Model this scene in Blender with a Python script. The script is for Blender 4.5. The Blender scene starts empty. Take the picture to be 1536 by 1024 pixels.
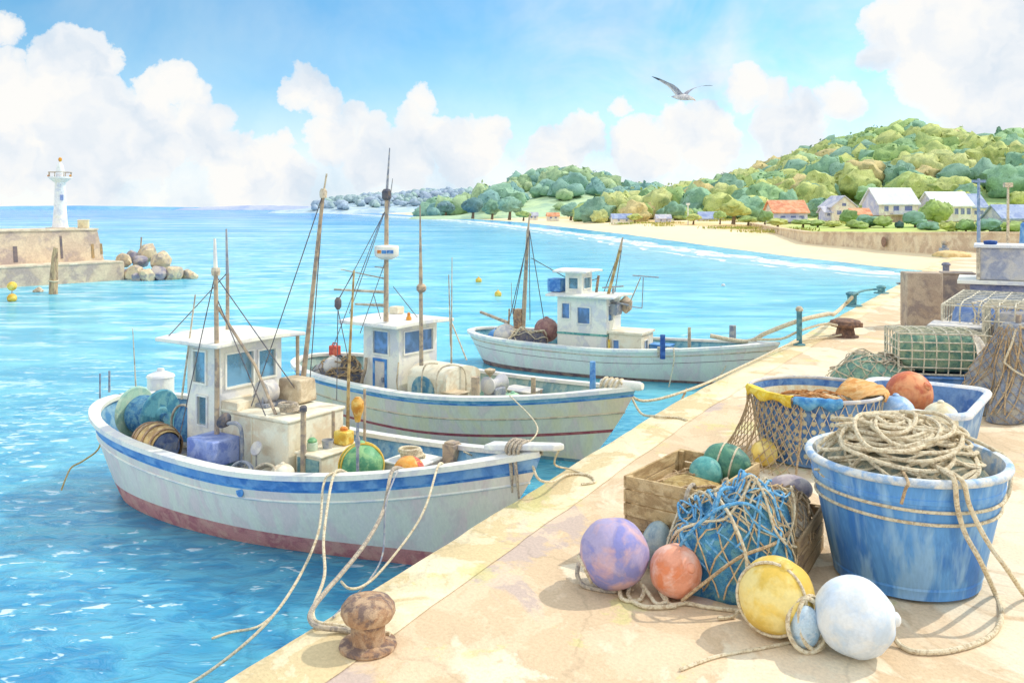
import bpy, bmesh, math, random
from mathutils import Vector, Matrix, noise as mnoise
random.seed(7)
R = math.radians
sc = bpy.context.scene
col = sc.collection
F, HOR, CX = 1330.0, 313.0, 768.0      # focal length and horizon of the 1536 px wide photograph
H = 3.0                                 # eye height above the quay (quay top is z = 0, sea is z = -1)
SEA = -1.0

def P(u, v, z=0.0):
    """the point of the place seen at picture position (u, v) that lies at height z"""
    y = F * (H - z) / (v - HOR)
    return Vector(((u - CX) * y / F, y, z))

def PY(u, v, y):
    """the point seen at (u, v) at distance y"""
    return Vector(((u - CX) * y / F, y, H - (v - HOR) * y / F))

# ------------------------------------------------------------------ materials
def lin(c):
    return tuple(((x / 255.0) / 12.92 if x / 255.0 <= 0.04045 else ((x / 255.0 + 0.055) / 1.055) ** 2.4) for x in c)

def N(nt, typ, **kw):
    n = nt.nodes.new(typ)
    for k, v in kw.items():
        setattr(n, k, v)
    return n

def ramp(nt, stops, interp='LINEAR'):
    n = nt.nodes.new('ShaderNodeValToRGB')
    n.color_ramp.interpolation = interp
    e = n.color_ramp.elements
    while len(e) < len(stops):
        e.new(0.5)
    for i, (p, c) in enumerate(stops):
        e[i].position = p
        e[i].color = (c[0], c[1], c[2], 1) if not isinstance(c, (int, float)) else (c, c, c, 1)
    return n

def mixc(nt, fac, a, b, mode='MIX'):
    n = nt.nodes.new('ShaderNodeMix')
    n.data_type = 'RGBA'
    n.blend_type = mode
    n.clamp_factor = True
    for sock, val in ((n.inputs['Factor'], fac), (n.inputs['A'], a), (n.inputs['B'], b)):
        if isinstance(val, bpy.types.NodeSocket):
            nt.links.new(val, sock)
        elif isinstance(val, (int, float)):
            sock.default_value = val if sock.type == 'VALUE' else (val, val, val, 1)
        else:
            sock.default_value = (*val[:3], 1)
    return [o for o in n.outputs if o.type == 'RGBA'][0]

def mth(nt, op, a, b=None, clamp=False):
    n = nt.nodes.new('ShaderNodeMath')
    n.operation = op
    n.use_clamp = clamp
    for i, v in enumerate((a, b)):
        if v is None:
            continue
        if isinstance(v, bpy.types.NodeSocket):
            nt.links.new(v, n.inputs[i])
        else:
            n.inputs[i].default_value = v
    return n.outputs[0]

def noise_tex(nt, vec, scale, detail=4, rough=0.55, dist=0.0):
    n = nt.nodes.new('ShaderNodeTexNoise')
    n.inputs['Scale'].default_value = scale
    n.inputs['Detail'].default_value = detail
    n.inputs['Roughness'].default_value = rough
    n.inputs['Distortion'].default_value = dist
    nt.links.new(vec, n.inputs['Vector'])
    return n.outputs['Fac']

def shift(c, l=1.0, warm=0.0):
    return tuple(max(0.004, min(0.86, x * l * (1 + warm * k))) for x, k in zip(c, (1, 0.15, -1)))

MATS = {}
def wc(name, c, c2=None, c3=None, scale=4.0, rough=0.72, bump=0.15, grain=0.10, attr=None, spec=0.25, stretch=(1, 1, 1), metal=0.0):
    """weathered paint / wood / fabric: the base colour drifts between three related tones in soft-edged stains"""
    if name in MATS:
        return MATS[name]
    a = tuple(min(0.86, x) for x in lin(c))
    b = tuple(min(0.86, x) for x in lin(c2)) if c2 else shift(a, 0.80, -0.10)
    d = tuple(min(0.86, x) for x in lin(c3)) if c3 else shift(a, 1.12, 0.12)
    m = bpy.data.materials.new(name)
    m.use_nodes = True
    nt = m.node_tree
    bs = nt.nodes['Principled BSDF']
    tc = N(nt, 'ShaderNodeTexCoord')
    oi = N(nt, 'ShaderNodeObjectInfo')
    mp = N(nt, 'ShaderNodeMapping')
    mp.inputs['Scale'].default_value = stretch
    nt.links.new(tc.outputs['Object'], mp.inputs['Vector'])
    off = N(nt, 'ShaderNodeVectorMath', operation='ADD')
    nt.links.new(mp.outputs['Vector'], off.inputs[0])
    sh = mth(nt, 'MULTIPLY', oi.outputs['Random'], 37.0)
    cb = N(nt, 'ShaderNodeCombineXYZ')
    nt.links.new(sh, cb.inputs[0]); nt.links.new(sh, cb.inputs[1])
    nt.links.new(cb.outputs[0], off.inputs[1])
    vec = off.outputs[0]
    n1 = noise_tex(nt, vec, scale, 5, 0.6, 0.6)
    mid = shift(tuple((p + q) / 2 for p, q in zip(a, b)), 0.93)
    r1 = ramp(nt, [(0.0, a), (0.46, a), (0.52, mid), (0.56, b), (1.0, b)])
    nt.links.new(n1, r1.inputs[0])
    off2 = N(nt, 'ShaderNodeVectorMath', operation='ADD')
    nt.links.new(vec, off2.inputs[0]); off2.inputs[1].default_value = (13.7, 5.1, 8.3)
    n2 = noise_tex(nt, off2.outputs[0], scale * 1.9, 4, 0.55, 0.4)
    r2 = ramp(nt, [(0.47, 0.0), (0.60, 0.8)])
    nt.links.new(n2, r2.inputs[0])
    c1 = mixc(nt, r2.outputs[0], r1.outputs[0], d)
    n3 = noise_tex(nt, vec, scale * 16, 3, 0.6)
    r3 = ramp(nt, [(0.25, 1 - grain * 2), (0.75, 1.0 + grain * 0.6)])
    nt.links.new(n3, r3.inputs[0])
    c2o = mixc(nt, 1.0, c1, r3.outputs[0], 'MULTIPLY')
    if attr:
        at = N(nt, 'ShaderNodeVertexColor', layer_name=attr)
        c2o = mixc(nt, 1.0, c2o, at.outputs['Color'], 'MULTIPLY')
    nt.links.new(c2o, bs.inputs['Base Color'])
    bs.inputs['Roughness'].default_value = rough
    bs.inputs['Specular IOR Level'].default_value = spec
    bs.inputs['Metallic'].default_value = metal
    if bump:
        bp = N(nt, 'ShaderNodeBump')
        bp.inputs['Strength'].default_value = bump
        bp.inputs['Distance'].default_value = 0.02
        nt.links.new(n3, bp.inputs['Height'])
        nt.links.new(bp.outputs[0], bs.inputs['Normal'])
    MATS[name] = m
    return m

def glass(name, c, alpha):
    if name in MATS:
        return MATS[name]
    m = bpy.data.materials.new(name); m.use_nodes = True
    nt = m.node_tree
    bs = nt.nodes['Principled BSDF']; out = nt.nodes['Material Output']
    tc = N(nt, 'ShaderNodeTexCoord')
    n1 = noise_tex(nt, tc.outputs['Object'], 4.0, 3, 0.5, 0.5)
    r1 = ramp(nt, [(0.42, lin(c)), (0.58, shift(lin(c), 1.7, -0.1))])
    nt.links.new(n1, r1.inputs[0]); nt.links.new(r1.outputs[0], bs.inputs['Base Color'])
    bs.inputs['Roughness'].default_value = 0.06
    tr = N(nt, 'ShaderNodeBsdfTransparent'); tr.inputs[0].default_value = (0.80, 0.93, 0.97, 1)
    mx = N(nt, 'ShaderNodeMixShader'); mx.inputs[0].default_value = alpha
    nt.links.new(tr.outputs[0], mx.inputs[1]); nt.links.new(bs.outputs[0], mx.inputs[2])
    nt.links.new(mx.outputs[0], out.inputs['Surface'])
    MATS[name] = m
    return m

# the palette
WHITE = wc('white_paint', (238, 234, 222), (214, 214, 216), (246, 240, 222), 2.2, 0.5, 0.06, 0.05)
CREAM = wc('cream_paint', (236, 226, 200), (222, 205, 176), (244, 236, 216), 2.2, 0.55, 0.06, 0.05)
GREYW = wc('grey_white', (210, 205, 198), (184, 182, 186), (222, 214, 198), 3.0, 0.6, 0.08, 0.07)
BLUE = wc('blue_paint', (84, 146, 208), (64, 118, 188), (128, 178, 220), 3.0, 0.5, 0.05, 0.06)
DKBLUE = wc('dark_blue_paint', (58, 92, 160), (46, 78, 140), (86, 122, 182), 3.0)
RED = wc('red_antifouling', (214, 144, 138), (194, 118, 122), (222, 166, 150), 3.5)
TEALIN = wc('teal_paint', (112, 168, 186), (84, 146, 172), (150, 192, 196), 3.0)
WOOD = wc('weathered_wood', (186, 156, 120), (152, 126, 104), (206, 178, 138), 5.0, 0.8, 0.3, 0.12, stretch=(1, 1, 0.4))
POLE = wc('grey_brown_spar', (186, 166, 142), (152, 138, 128), (206, 182, 148), 6.0, 0.7, 0.1, 0.1)
PALE = wc('pale_spar', (206, 192, 164), (170, 156, 138), (226, 214, 190), 6.0)
STEEL = wc('grey_steel', (156, 160, 170), (126, 134, 152), (184, 180, 172), 6.0, 0.5)
DARK = wc('dark_rigging', (104, 102, 108), (84, 88, 102), (130, 116, 106), 8.0)
ROPE = wc('hemp_rope', (232, 216, 182), (200, 178, 144), (240, 228, 200), 26.0, 0.9, 0.4, 0.12)
ROPEG = wc('grey_rope', (192, 178, 158), (156, 146, 138), (212, 196, 170), 26.0, 0.9, 0.4, 0.14)
ROPEB = wc('brown_rope', (196, 166, 126), (164, 136, 106), (214, 188, 148), 26.0, 0.9, 0.4, 0.14)
RUST = wc('rusty_iron', (178, 140, 108), (134, 112, 102), (208, 176, 142), 7.0, 0.75, 0.4, 0.16)
DECK = wc('deck_grey', (168, 160, 152), (136, 134, 142), (192, 180, 160), 3.0)
TAN = wc('tan_canvas', (206, 186, 154), (178, 158, 134), (222, 206, 176), 4.0)
GREENF = wc('green_plastic', (112, 172, 122), (82, 142, 106), (156, 196, 136), 5.0, 0.4)
TEALF = wc('teal_plastic', (96, 168, 162), (74, 146, 148), (136, 192, 176), 5.0, 0.45)
YELLOW = wc('yellow_plastic', (232, 192, 78), (214, 164, 60), (244, 216, 120), 4.0, 0.4)
ORANGE = wc('orange_plastic', (230, 156, 66), (214, 124, 60), (242, 186, 104), 4.0, 0.4)
REDPL = wc('red_plastic', (214, 92, 72), (186, 74, 64), (228, 126, 96), 5.0, 0.45)
GLASS = glass('cabin_glass', (128, 164, 184), 0.42)
GLASSD = glass('blue_glass', (112, 142, 180), 0.62)

# ------------------------------------------------------------------ mesh builder
class MB:
    def __init__(s):
        s.v, s.f, s.m = [], [], []
    def add(s, vs, fs, mi=0):
        o = len(s.v)
        s.v.extend([tuple(v) for v in vs])
        for f in fs:
            s.f.append(tuple(i + o for i in f)); s.m.append(mi)
        return s
    def box(s, c, d, rz=0.0, mi=0, taper=1.0, rot=None):
        M = rot if rot is not None else Matrix.Rotation(rz, 3, 'Z')
        c = Vector(c)
        vs = []
        for z in (-1, 1):
            t = taper if z > 0 else 1.0
            for x, y in ((-1, -1), (1, -1), (1, 1), (-1, 1)):
                vs.append(c + M @ Vector((x * d[0] / 2 * t, y * d[1] / 2 * t, z * d[2] / 2)))
        return s.add(vs, [(3, 2, 1, 0), (4, 5, 6, 7), (0, 1, 5, 4), (1, 2, 6, 5), (2, 3, 7, 6), (3, 0, 4, 7)], mi)
    def tube(s, pts, r, n=6, closed=False, mi=0, caps=True):
        pts = [Vector(p) for p in pts]
        m = len(pts)
        rr = r if isinstance(r, (list, tuple)) else [r] * m
        vs, fs = [], []
        prev = None
        for i, p in enumerate(pts):
            if closed:
                t = pts[(i + 1) % m] - pts[i - 1]
            else:
                t = pts[min(i + 1, m - 1)] - pts[max(i - 1, 0)]
            if t.length < 1e-9:
                t = Vector((0, 0, 1))
            t.normalize()
            if prev is None:
                a = t.cross(Vector((0, 0, 1)))
                if a.length < 1e-3:
                    a = t.cross(Vector((1, 0, 0)))
            else:
                a = prev - t * prev.dot(t)
                if a.length < 1e-6:
                    a = t.cross(Vector((0.3, 0.5, 0.8)))
            a.normalize(); prev = a
            b = t.cross(a)
            for k in range(n):
                q = 2 * math.pi * k / n
                vs.append(p + (a * math.cos(q) + b * math.sin(q)) * rr[i])
        for i in range(m if closed else m - 1):
            j = (i + 1) % m
            for k in range(n):
                l = (k + 1) % n
                fs.append((i * n + k, j * n + k, j * n + l, i * n + l)[::-1])
        if caps and not closed:
            fs.append(tuple(range(n)))
            fs.append(tuple((m - 1) * n + k for k in range(n))[::-1])
        return s.add(vs, fs, mi)
    def lathe(s, prof, n=24, c=(0, 0, 0), M=None, mi=0, cap0=True, cap1=True, mis=None):
        c = Vector(c)
        vs, fs, ms = [], [], []
        for r, z in prof:
            for k in range(n):
                q = 2 * math.pi * k / n
                p = Vector((r * math.cos(q), r * math.sin(q), z))
                vs.append(c + (M @ p if M is not None else p))
        for i in range(len(prof) - 1):
            for k in range(n):
                l = (k + 1) % n
                fs.append((i * n + k, i * n + l, (i + 1) * n + l, (i + 1) * n + k)); ms.append(mis[i] if mis else mi)
        if cap0:
            fs.append(tuple(range(n))[::-1]); ms.append(mi)
        if cap1:
            fs.append(tuple((len(prof) - 1) * n + k for k in range(n))); ms.append(mis[-1] if mis else mi)
        o = len(s.v)
        s.v.extend([tuple(v) for v in vs])
        for f, q in zip(fs, ms):
            s.f.append(tuple(i + o for i in f)); s.m.append(q)
        return s
    def ball(s, c, r, seg=24, rings=14, mi=0, M=None, wob=0.0, seed=0):
        if isinstance(r, (int, float)):
            r = (r, r, r)
        c = Vector(c)
        vs, fs = [], []
        for i in range(rings + 1):
            th = math.pi * i / rings
            for k in range(seg):
                q = 2 * math.pi * k / seg
                d = Vector((math.sin(th) * math.cos(q), math.sin(th) * math.sin(q), math.cos(th)))
                w = 1 + wob * mnoise.noise(d * 2.2 + Vector((seed * 3.1, seed, 0))) if wob else 1
                p = Vector((d.x * r[0], d.y * r[1], d.z * r[2])) * w
                vs.append(c + (M @ p if M is not None else p))
        for i in range(rings):
            for k in range(seg):
                l = (k + 1) % seg
                a, b, d_, e = i * seg + k, (i + 1) * seg + k, (i + 1) * seg + l, i * seg + l
                if i == 0:
                    fs.append((a, b, d_))
                elif i == rings - 1:
                    fs.append((a, b, e))
                else:
                    fs.append((a, b, d_, e))
        return s.add(vs, fs, mi)
    def build(s, name, mats, parent=None, loc=(0, 0, 0), rz=0.0, smooth=35, bevel=0.0, origin=None, colors=None):
        vs = s.v
        if origin is not None:
            o = Vector(origin)
            vs = [(a - o.x, b - o.y, c - o.z) for a, b, c in vs]
            loc = o
        me = bpy.data.meshes.new(name)
        me.from_pydata(vs, [], s.f)
        if not isinstance(mats, (list, tuple)):
            mats = [mats]
        for m in mats:
            me.materials.append(m)
        if len(mats) > 1:
            me.polygons.foreach_set('material_index', s.m)
        me.validate(); me.update()
        if smooth:
            me.shade_smooth()
            me.set_sharp_from_angle(angle=R(smooth))
        if colors is not None:
            ca = me.color_attributes.new('Col', 'FLOAT_COLOR', 'POINT')
            ca.data.foreach_set('color', [x for c in colors for x in (c[0], c[1], c[2], 1.0)])
        ob = bpy.data.objects.new(name, me)
        col.objects.link(ob)
        ob.location = loc; ob.rotation_euler = (0, 0, rz)
        if parent is not None:
            ob.parent = parent
        if bevel:
            b = ob.modifiers.new('bevel', 'BEVEL')
            b.width = bevel; b.segments = 2; b.limit_method = 'ANGLE'; b.angle_limit = R(40)
        return ob

def spline(pts, n=8, closed=False):
    pts = [Vector(p) for p in pts]
    m = len(pts)
    out = []
    rng = range(m if closed else m - 1)
    for i in rng:
        p0 = pts[i - 1] if (closed or i > 0) else pts[0]
        p1 = pts[i]; p2 = pts[(i + 1) % m]
        p3 = pts[(i + 2) % m] if (closed or i + 2 < m) else pts[-1]
        for k in range(n):
            t = k / n
            out.append(0.5 * ((2 * p1) + (p2 - p0) * t + (2 * p0 - 5 * p1 + 4 * p2 - p3) * t * t + (3 * p1 - p0 - 3 * p2 + p3) * t ** 3))
    if not closed:
        out.append(pts[-1])
    return out

def sag(p, q, d, n=10):
    p, q = Vector(p), Vector(q)
    return [p.lerp(q, i / n) - Vector((0, 0, d * 4 * (i / n) * (1 - i / n))) for i in range(n + 1)]

def tag(o, label=None, cat=None, group=None, kind=None):
    if label: o['label'] = label
    if cat: o['category'] = cat
    if group: o['group'] = group
    if kind: o['kind'] = kind
    return o

def thing(name, label, cat, loc=(0, 0, 0), rz=0.0, group=None):
    o = bpy.data.objects.new(name, None)
    o.empty_display_size = 0.2
    col.objects.link(o)
    o.location = loc; o.rotation_euler = (0, 0, rz)
    return tag(o, label, cat, group)

def rope(name, label, pts, r=0.012, m=None, n=6, sp=8, group=None, cat='rope', closed=False):
    p = spline(pts, sp, closed)
    o = MB().tube(p, r, n, closed=closed).build(name, m or ROPE, origin=p[0])
    return tag(o, label, cat, group)

def walls(mb, x0, x1, y0, y1, z0, z1, holes, th=0.05):
    """four walls of a cabin with window openings; holes[side] = list of (a0, a1, zb, zt)"""
    def panel(side, a0, a1):
        hs = holes.get(side, [])
        xs = sorted(set([a0, a1] + [h[0] for h in hs] + [h[1] for h in hs]))
        zs = sorted(set([z0, z1] + [h[2] for h in hs] + [h[3] for h in hs]))
        for i in range(len(xs) - 1):
            for j in range(len(zs) - 1):
                mx, mz = (xs[i] + xs[i + 1]) / 2, (zs[j] + zs[j + 1]) / 2
                if any(h[0] < mx < h[1] and h[2] < mz < h[3] for h in hs):
                    continue
                w, h_ = xs[i + 1] - xs[i], zs[j + 1] - zs[j]
                if side in 'sp':
                    y = y0 + th / 2 if side == 's' else y1 - th / 2
                    mb.box((mx, y, mz), (w, th, h_))
                else:
                    x = x1 - th / 2 if side == 'b' else x0 + th / 2
                    mb.box((x, mx, mz), (th, w, h_))
    panel('s', x0, x1); panel('p', x0, x1)
    panel('b', y0 + th, y1 - th); panel('a', y0 + th, y1 - th)

def windows(root, x0, x1, y0, y1, holes, th=0.05, frame=None, pane=None, fw=0.025):
    for side, hs in holes.items():
        for (a0, a1, zb, zt) in hs:
            fm, gm = MB(), MB()
            e = 0.008
            for (q0, q1, r0, r1) in ((a0 - fw, a0, zb - fw, zt + fw), (a1, a1 + fw, zb - fw, zt + fw), (a0, a1, zb - fw, zb), (a0, a1, zt, zt + fw)):
                qc, rc, w, h_ = (q0 + q1) / 2, (r0 + r1) / 2, q1 - q0, r1 - r0
                if side == 's': fm.box((qc, y0 - e, rc), (w, 0.03, h_))
                elif side == 'p': fm.box((qc, y1 + e, rc), (w, 0.03, h_))
                elif side == 'b': fm.box((x1 + e, qc, rc), (0.03, w, h_))
                else: fm.box((x0 - e, qc, rc), (0.03, w, h_))
            qc, rc, w, h_ = (a0 + a1) / 2, (zb + zt) / 2, a1 - a0 + 0.004, zt - zb + 0.004
            if side == 's': gm.box((qc, y0 + th / 2, rc), (w, 0.012, h_))
            elif side == 'p': gm.box((qc, y1 - th / 2, rc), (w, 0.012, h_))
            elif side == 'b': gm.box((x1 - th / 2, qc, rc), (0.012, w, h_))
            else: gm.box((x0 + th / 2, qc, rc), (0.012, w, h_))
            f = fm.build('window', frame or WHITE, root)
            gm.build('pane', pane or GLASS, f)
# ------------------------------------------------------------------ boats
class Boat:
    def __init__(s, name, label, ox, oy, dx, dy, L, B, sheer, deck, zk=-0.45, stern_over=0.7, bow_over=1.0):
        s.yaw = math.atan2(dy, dx)
        s.root = thing(name, label, 'fishing boat', (ox, oy, SEA), s.yaw, 'fishing boats moored bow-on to the quay')
        s.L, s.B, s.sheer, s.deck, s.zk, s.so, s.bo = L, B, sheer, deck, zk, stern_over, bow_over
        s.M = Matrix.Translation((ox, oy, SEA)) @ Matrix.Rotation(s.yaw, 4, 'Z')
        s.Mi = s.M.inverted()
        s.S = [0.5 - 0.5 * math.cos(math.pi * i / 44) for i in range(45)]
    def l(s, u, v, z):                 # picture position at world height z -> boat coordinates
        return s.Mi @ P(u, v, z)
    def ly(s, u, v, y):
        return s.Mi @ PY(u, v, y)
    def w(s, x, y, z):
        return s.M @ Vector((x, y, z))
    def half(s, t):
        c = 0.42
        if t < c:
            q = (c - t) / c
            return max(0.0, 1 - q ** 3.0) ** 0.5
        q = (t - c) / (1 - c)
        return max(0.0, 1 - q ** 2.3)
    def pt(s, t, z, side=1, inset=0.0):
        zs = s.sheer(t)
        r = max(0.0, min(1.0, (z - s.zk) / (zs - s.zk)))
        rb = max(0.0, min(1.0, (z - s.zk) / (s.sheer(1) - s.zk)))
        xs = s.so * (1 - r) ** 1.1
        xb = s.L - s.bo * (1 - rb) ** 1.25
        p = 0.26 + 0.55 * max(0, (t - 0.35) / 0.65) ** 1.5
        h = s.B / 2 * s.half(t) * r ** p
        x = xs + t * (xb - xs)
        if inset:
            h = max(0.0, h - inset)
            x += inset * max(0, 1 - t * 8) - inset * 1.2 * max(0, (t - 0.86) / 0.14)
        return Vector((x, side * h, z))
    def hull(s, mats, drops, redtop, bulw, deckm, capm, strakes=(), lines=()):
        """drops = [(depth below the gunwale, material index), ...]; redtop = (height of the boot top at stern, bow)"""
        S = s.S
        rows = []
        for d, mi in drops:
            rows.append((lambda t, d=d: s.sheer(t) - d * (0.92 + 0.16 * t), mi))
        nd = len(rows)
        last = rows[-1][0]
        rt = lambda t: redtop[0] + (redtop[1] - redtop[0]) * t
        for k in range(1, 5):
            rows.append((lambda t, k=k: last(t) + (rt(t) - last(t)) * k / 4, drops[-1][1] if k < 4 else 1))
        for k in range(1, 5):
            rows.append((lambda t, k=k: rt(t) + (s.zk - rt(t)) * k / 4, 1))
        mb = MB()
        idx = []
        for fn, mi in rows:
            ring = []
            for t in reversed(S):
                ring.append(s.pt(t, fn(t), -1))
            for t in S:
                ring.append(s.pt(t, fn(t), 1))
            idx.append(ring)
        n = len(idx[0])
        vs = [p for r_ in idx for p in r_]
        mb.v = [tuple(p) for p in vs]
        for i in range(len(rows) - 1):
            for k in range(n - 1):
                mb.f.append((i * n + k, (i + 1) * n + k, (i + 1) * n + k + 1, i * n + k + 1)); mb.m.append(rows[i][1])
        mb.build('hull', mats, s.root, smooth=50)
        # raised rubbing strakes that follow the sheer
        for d, r, m in strakes:
            b = MB()
            for sd in (-1, 1):
                b.tube([s.pt(t, s.sheer(t) - d * (0.92 + 0.16 * t), sd) for t in S[3:]], r, 6)
            b.build('rubbing_strake', m, s.root)
        # gunwale cap
        b = MB()
        for sd in (-1, 1):
            q = []
            for t in S:
                o = s.pt(t, s.sheer(t), sd); o2 = o.copy(); o2.y += sd * 0.035; o2.x -= 0.035 * max(0, 1 - t * 8)
                inn = s.pt(t, s.sheer(t), sd, 0.11)
                q.append((o2 - Vector((0, 0, .03)), o2 + Vector((0, 0, .03)), inn + Vector((0, 0, .035)), inn - Vector((0, 0, .02))))
            vs, fs = [], []
            for a in q: vs += a
            for i in range(len(q) - 1):
                for k in range(4):
                    l_ = (k + 1) % 4
                    f = (i * 4 + k, i * 4 + l_, (i + 1) * 4 + l_, (i + 1) * 4 + k)
                    fs.append(f if sd < 0 else f[::-1])
            b.add(vs, fs)
        b.build('gunwale', capm, s.root)
        # inside of the bulwark and the deck
        b = MB(); d = MB()
        vs, fs, dv, df = [], [], [], []
        for t in S:
            zd = s.deck(t)
            for sd in (-1, 1):
                vs.append(s.pt(t, s.sheer(t) - 0.004, sd, 0.07)); vs.append(s.pt(t, zd, sd, 0.05))
            dv += [s.pt(t, zd, -1, 0.05), s.pt(t, zd, 1, 0.05)]
        for i in range(len(S) - 1):
            a, c = i * 4, (i + 1) * 4
            fs += [(a, a + 1, c + 1, c), (a + 2, c + 2, c + 3, a + 3)]
            df.append((i * 2, i * 2 + 2, i * 2 + 3, i * 2 + 1)[::-1])
        b.add(vs, fs).build('bulwark', bulw, s.root)
        d.add(dv, df).build('deck', deckm, s.root, smooth=0)
    # parts given by points of the place
    def tube(s, name, pts, r, m, n=8, parent=None):
        return MB().tube([s.Mi @ Vector(p) for p in pts], r, n).build(name, m, parent or s.root)
    def spar(s, name, pts, r0, r1, m, n=8, parent=None):
        k = len(pts)
        return MB().tube([Vector(p) for p in pts], [.78 * (r0 + (r1 - r0) * i / (k - 1)) for i in range(k)], n).build(name, m, parent or s.root)

def roof_slab(b, x0, x1, y0, y1, z, h, m, camber=0.04, name='roof'):
    mb = MB(); n = 8
    vs, fs = [], []
    for i, x in enumerate((x0, x1)):
        for k in range(n + 1):
            y = y0 + (y1 - y0) * k / n
            c = camber * (1 - (2 * k / n - 1) ** 2)
            vs += [(x, y, z + c * .5), (x, y, z + h + c)]
    w = 2 * (n + 1)
    for k in range(n):
        a = 2 * k
        fs += [(a + 1, w + a + 1, w + a + 3, a + 3), (a, a + 2, w + a + 2, w + a), (a, a + 1, a + 3, a + 2), (w + a, w + a + 2, w + a + 3, w + a + 1)]
    fs += [(0, w, w + 1, 1), (2 * n, 2 * n + 1, w + 2 * n + 1, w + 2 * n)]
    return mb.add(vs, fs).build(name, m, b.root, smooth=30, bevel=0.012)

HULLW = wc('hull_white', (255, 229, 216), (250, 218, 210), (255, 234, 214), 1.5, 0.42, 0.04, 0.05, stretch=(1.5, 1.5, .35))
HULLC = wc('hull_cream', (254, 222, 194), (242, 212, 196), (255, 220, 176), 1.4, 0.42, 0.04, 0.05, stretch=(1.5, 1.5, .35))
BAND = wc('blue_band', (108, 156, 214), (80, 130, 198), (144, 184, 222), 2.0, 0.45, 0.04, 0.06)
BANDT = wc('pale_teal_band', (128, 178, 200), (100, 156, 190), (164, 196, 206), 2.0)
BROWNL = wc('brown_boot_top', (148, 112, 106), (122, 92, 98), (172, 138, 122), 3.0)
REDL = wc('red_line', (182, 92, 92), (164, 80, 86), (196, 112, 104), 4.0)
CLOTHW = wc('white_canvas', (226, 222, 214), (196, 196, 206), (240, 234, 218), 4.0)

# ---- the near boat
b1 = Boat('fishing_boat', 'white fishing boat with broad blue band and red bottom, nearest of the three boats',
          -5.9, 13.3, 0.836, -0.548, 7.42, 2.3,
          lambda t: 0.95 + (0.24 * ((0.5 - t) / 0.5) ** 2 if t < 0.5 else 0.50 * ((t - 0.5) / 0.5) ** 1.9), lambda t: 0.66 + 0.9 * max(0, t - .60), bow_over=1.35)
b1.hull([HULLW, RED, BAND, BLUE, WHITE], [(0.0, 4), (0.03, 2), (0.15, 3), (0.185, 0), (0.29, 3), (0.32, 0)], (0.26, 0.20), wc('inner_blue', (120, 172, 206), (88, 146, 194), (160, 196, 212), 3), DECK, WHITE,
        strakes=((0.30, 0.016, WHITE),))
r1 = b1.root
# bowsprit plank
mb = MB()
mb.add([(6.75, -.10, 1.40), (7.62, -.07, 1.52), (7.70, 0, 1.53), (7.62, .07, 1.52), (6.75, .10, 1.40),
        (6.75, -.10, 1.47), (7.62, -.07, 1.585), (7.70, 0, 1.595), (7.62, .07, 1.585), (6.75, .10, 1.47)],
       [(0, 1, 6, 5), (1, 2, 7, 6), (2, 3, 8, 7), (3, 4, 9, 8), (4, 0, 5, 9), (5, 6, 7, 8, 9), (4, 3, 2, 1, 0)])
mb.build('bowsprit', WHITE, r1, smooth=0, bevel=0.02)
# wheelhouse and trunk
hol = {'s': [(2.38, 2.62, 1.74, 2.14), (2.46, 2.64, 1.2, 1.56)], 'b': [(-.37, .06, 1.70, 2.12), (.16, .44, 1.74, 2.10)], 'p': [(2.4, 2.8, 1.74, 2.12)], 'a': [(-.3, .4, 1.74, 2.12)]}
mb = MB(); walls(mb, 2.24, 2.9, -.46, .56, .66, 2.23, hol)
mb.build('wheelhouse', WHITE, r1, smooth=0)
windows(r1, 2.24, 2.9, -.46, .56, hol)
MB().box((2.57, 0.05, 1.42), (.5, .84, .04)).box((2.74, -.1, 1.55), (.16, .4, .22)).build('helm_console', STEEL, r1, smooth=0, bevel=.01)
roof_slab(b1, 1.8, 3.06, -.64, .86, 2.24, .05, WHITE)
MB().tube([(2.96, .8, .7), (2.96, .8, 2.25)], .025, 8).build('canopy_post', POLE, r1)
mb = MB(); mb.box((3.5, .05, 1.03), (1.2, .96, .74)).box((3.5, .05, 1.425), (1.24, 1.0, .05))
mb.build('trunk_cabin', CREAM, r1, smooth=0, bevel=0.02)
MB().box((3.46, -.437, 1.05), (.015, .01, .7)).box((3.05, .05, 1.50), (.3, .98, .1)).build('trunk_coaming', CREAM, r1, smooth=0, bevel=.008)
# hauler on the trunk
h = MB().box((3.42, .36, 1.62), (.44, .32, .3), taper=.9).build('hauler_housing', TAN, r1, bevel=.03)
MB().lathe([(.10, -.1), (.15, -.09), (.15, .09), (.10, .1)], 20, (3.22, .02, 1.62), Matrix.Rotation(R(90), 3, 'X')).build('hauler_drum', GREYW, r1)
MB().box((3.2, .1, 1.475), (.4, .5, .04)).tube([(3.05, -.1, 1.46), (3.12, -.02, 1.72), (3.25, .16, 1.6)], .015).tube([(3.3, -.12, 1.46), (3.22, -.02, 1.66)], .015).build('hauler_frame', STEEL, r1)
# tank on its stand
tp = b1.l(241, 598, 0.02)
tk = MB().lathe([(.0, .02), (.24, .02), (.25, .0), (.25, .05), (.2, .055), (.2, .36), (.215, .37), (.2, .40), (.06, .46), (.05, .5), (0, .5)], 28, (tp.x, tp.y, 1.0), cap0=False, cap1=False).build('water_tank', WHITE, r1)
for k in range(4):
    a = R(45 + 90 * k)
    MB().tube([(tp.x + .18 * math.cos(a), tp.y + .18 * math.sin(a), 1.02), (tp.x + .2 * math.cos(a), tp.y + .2 * math.sin(a), .66)], .018).build('tank_leg', POLE, tk)
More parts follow.
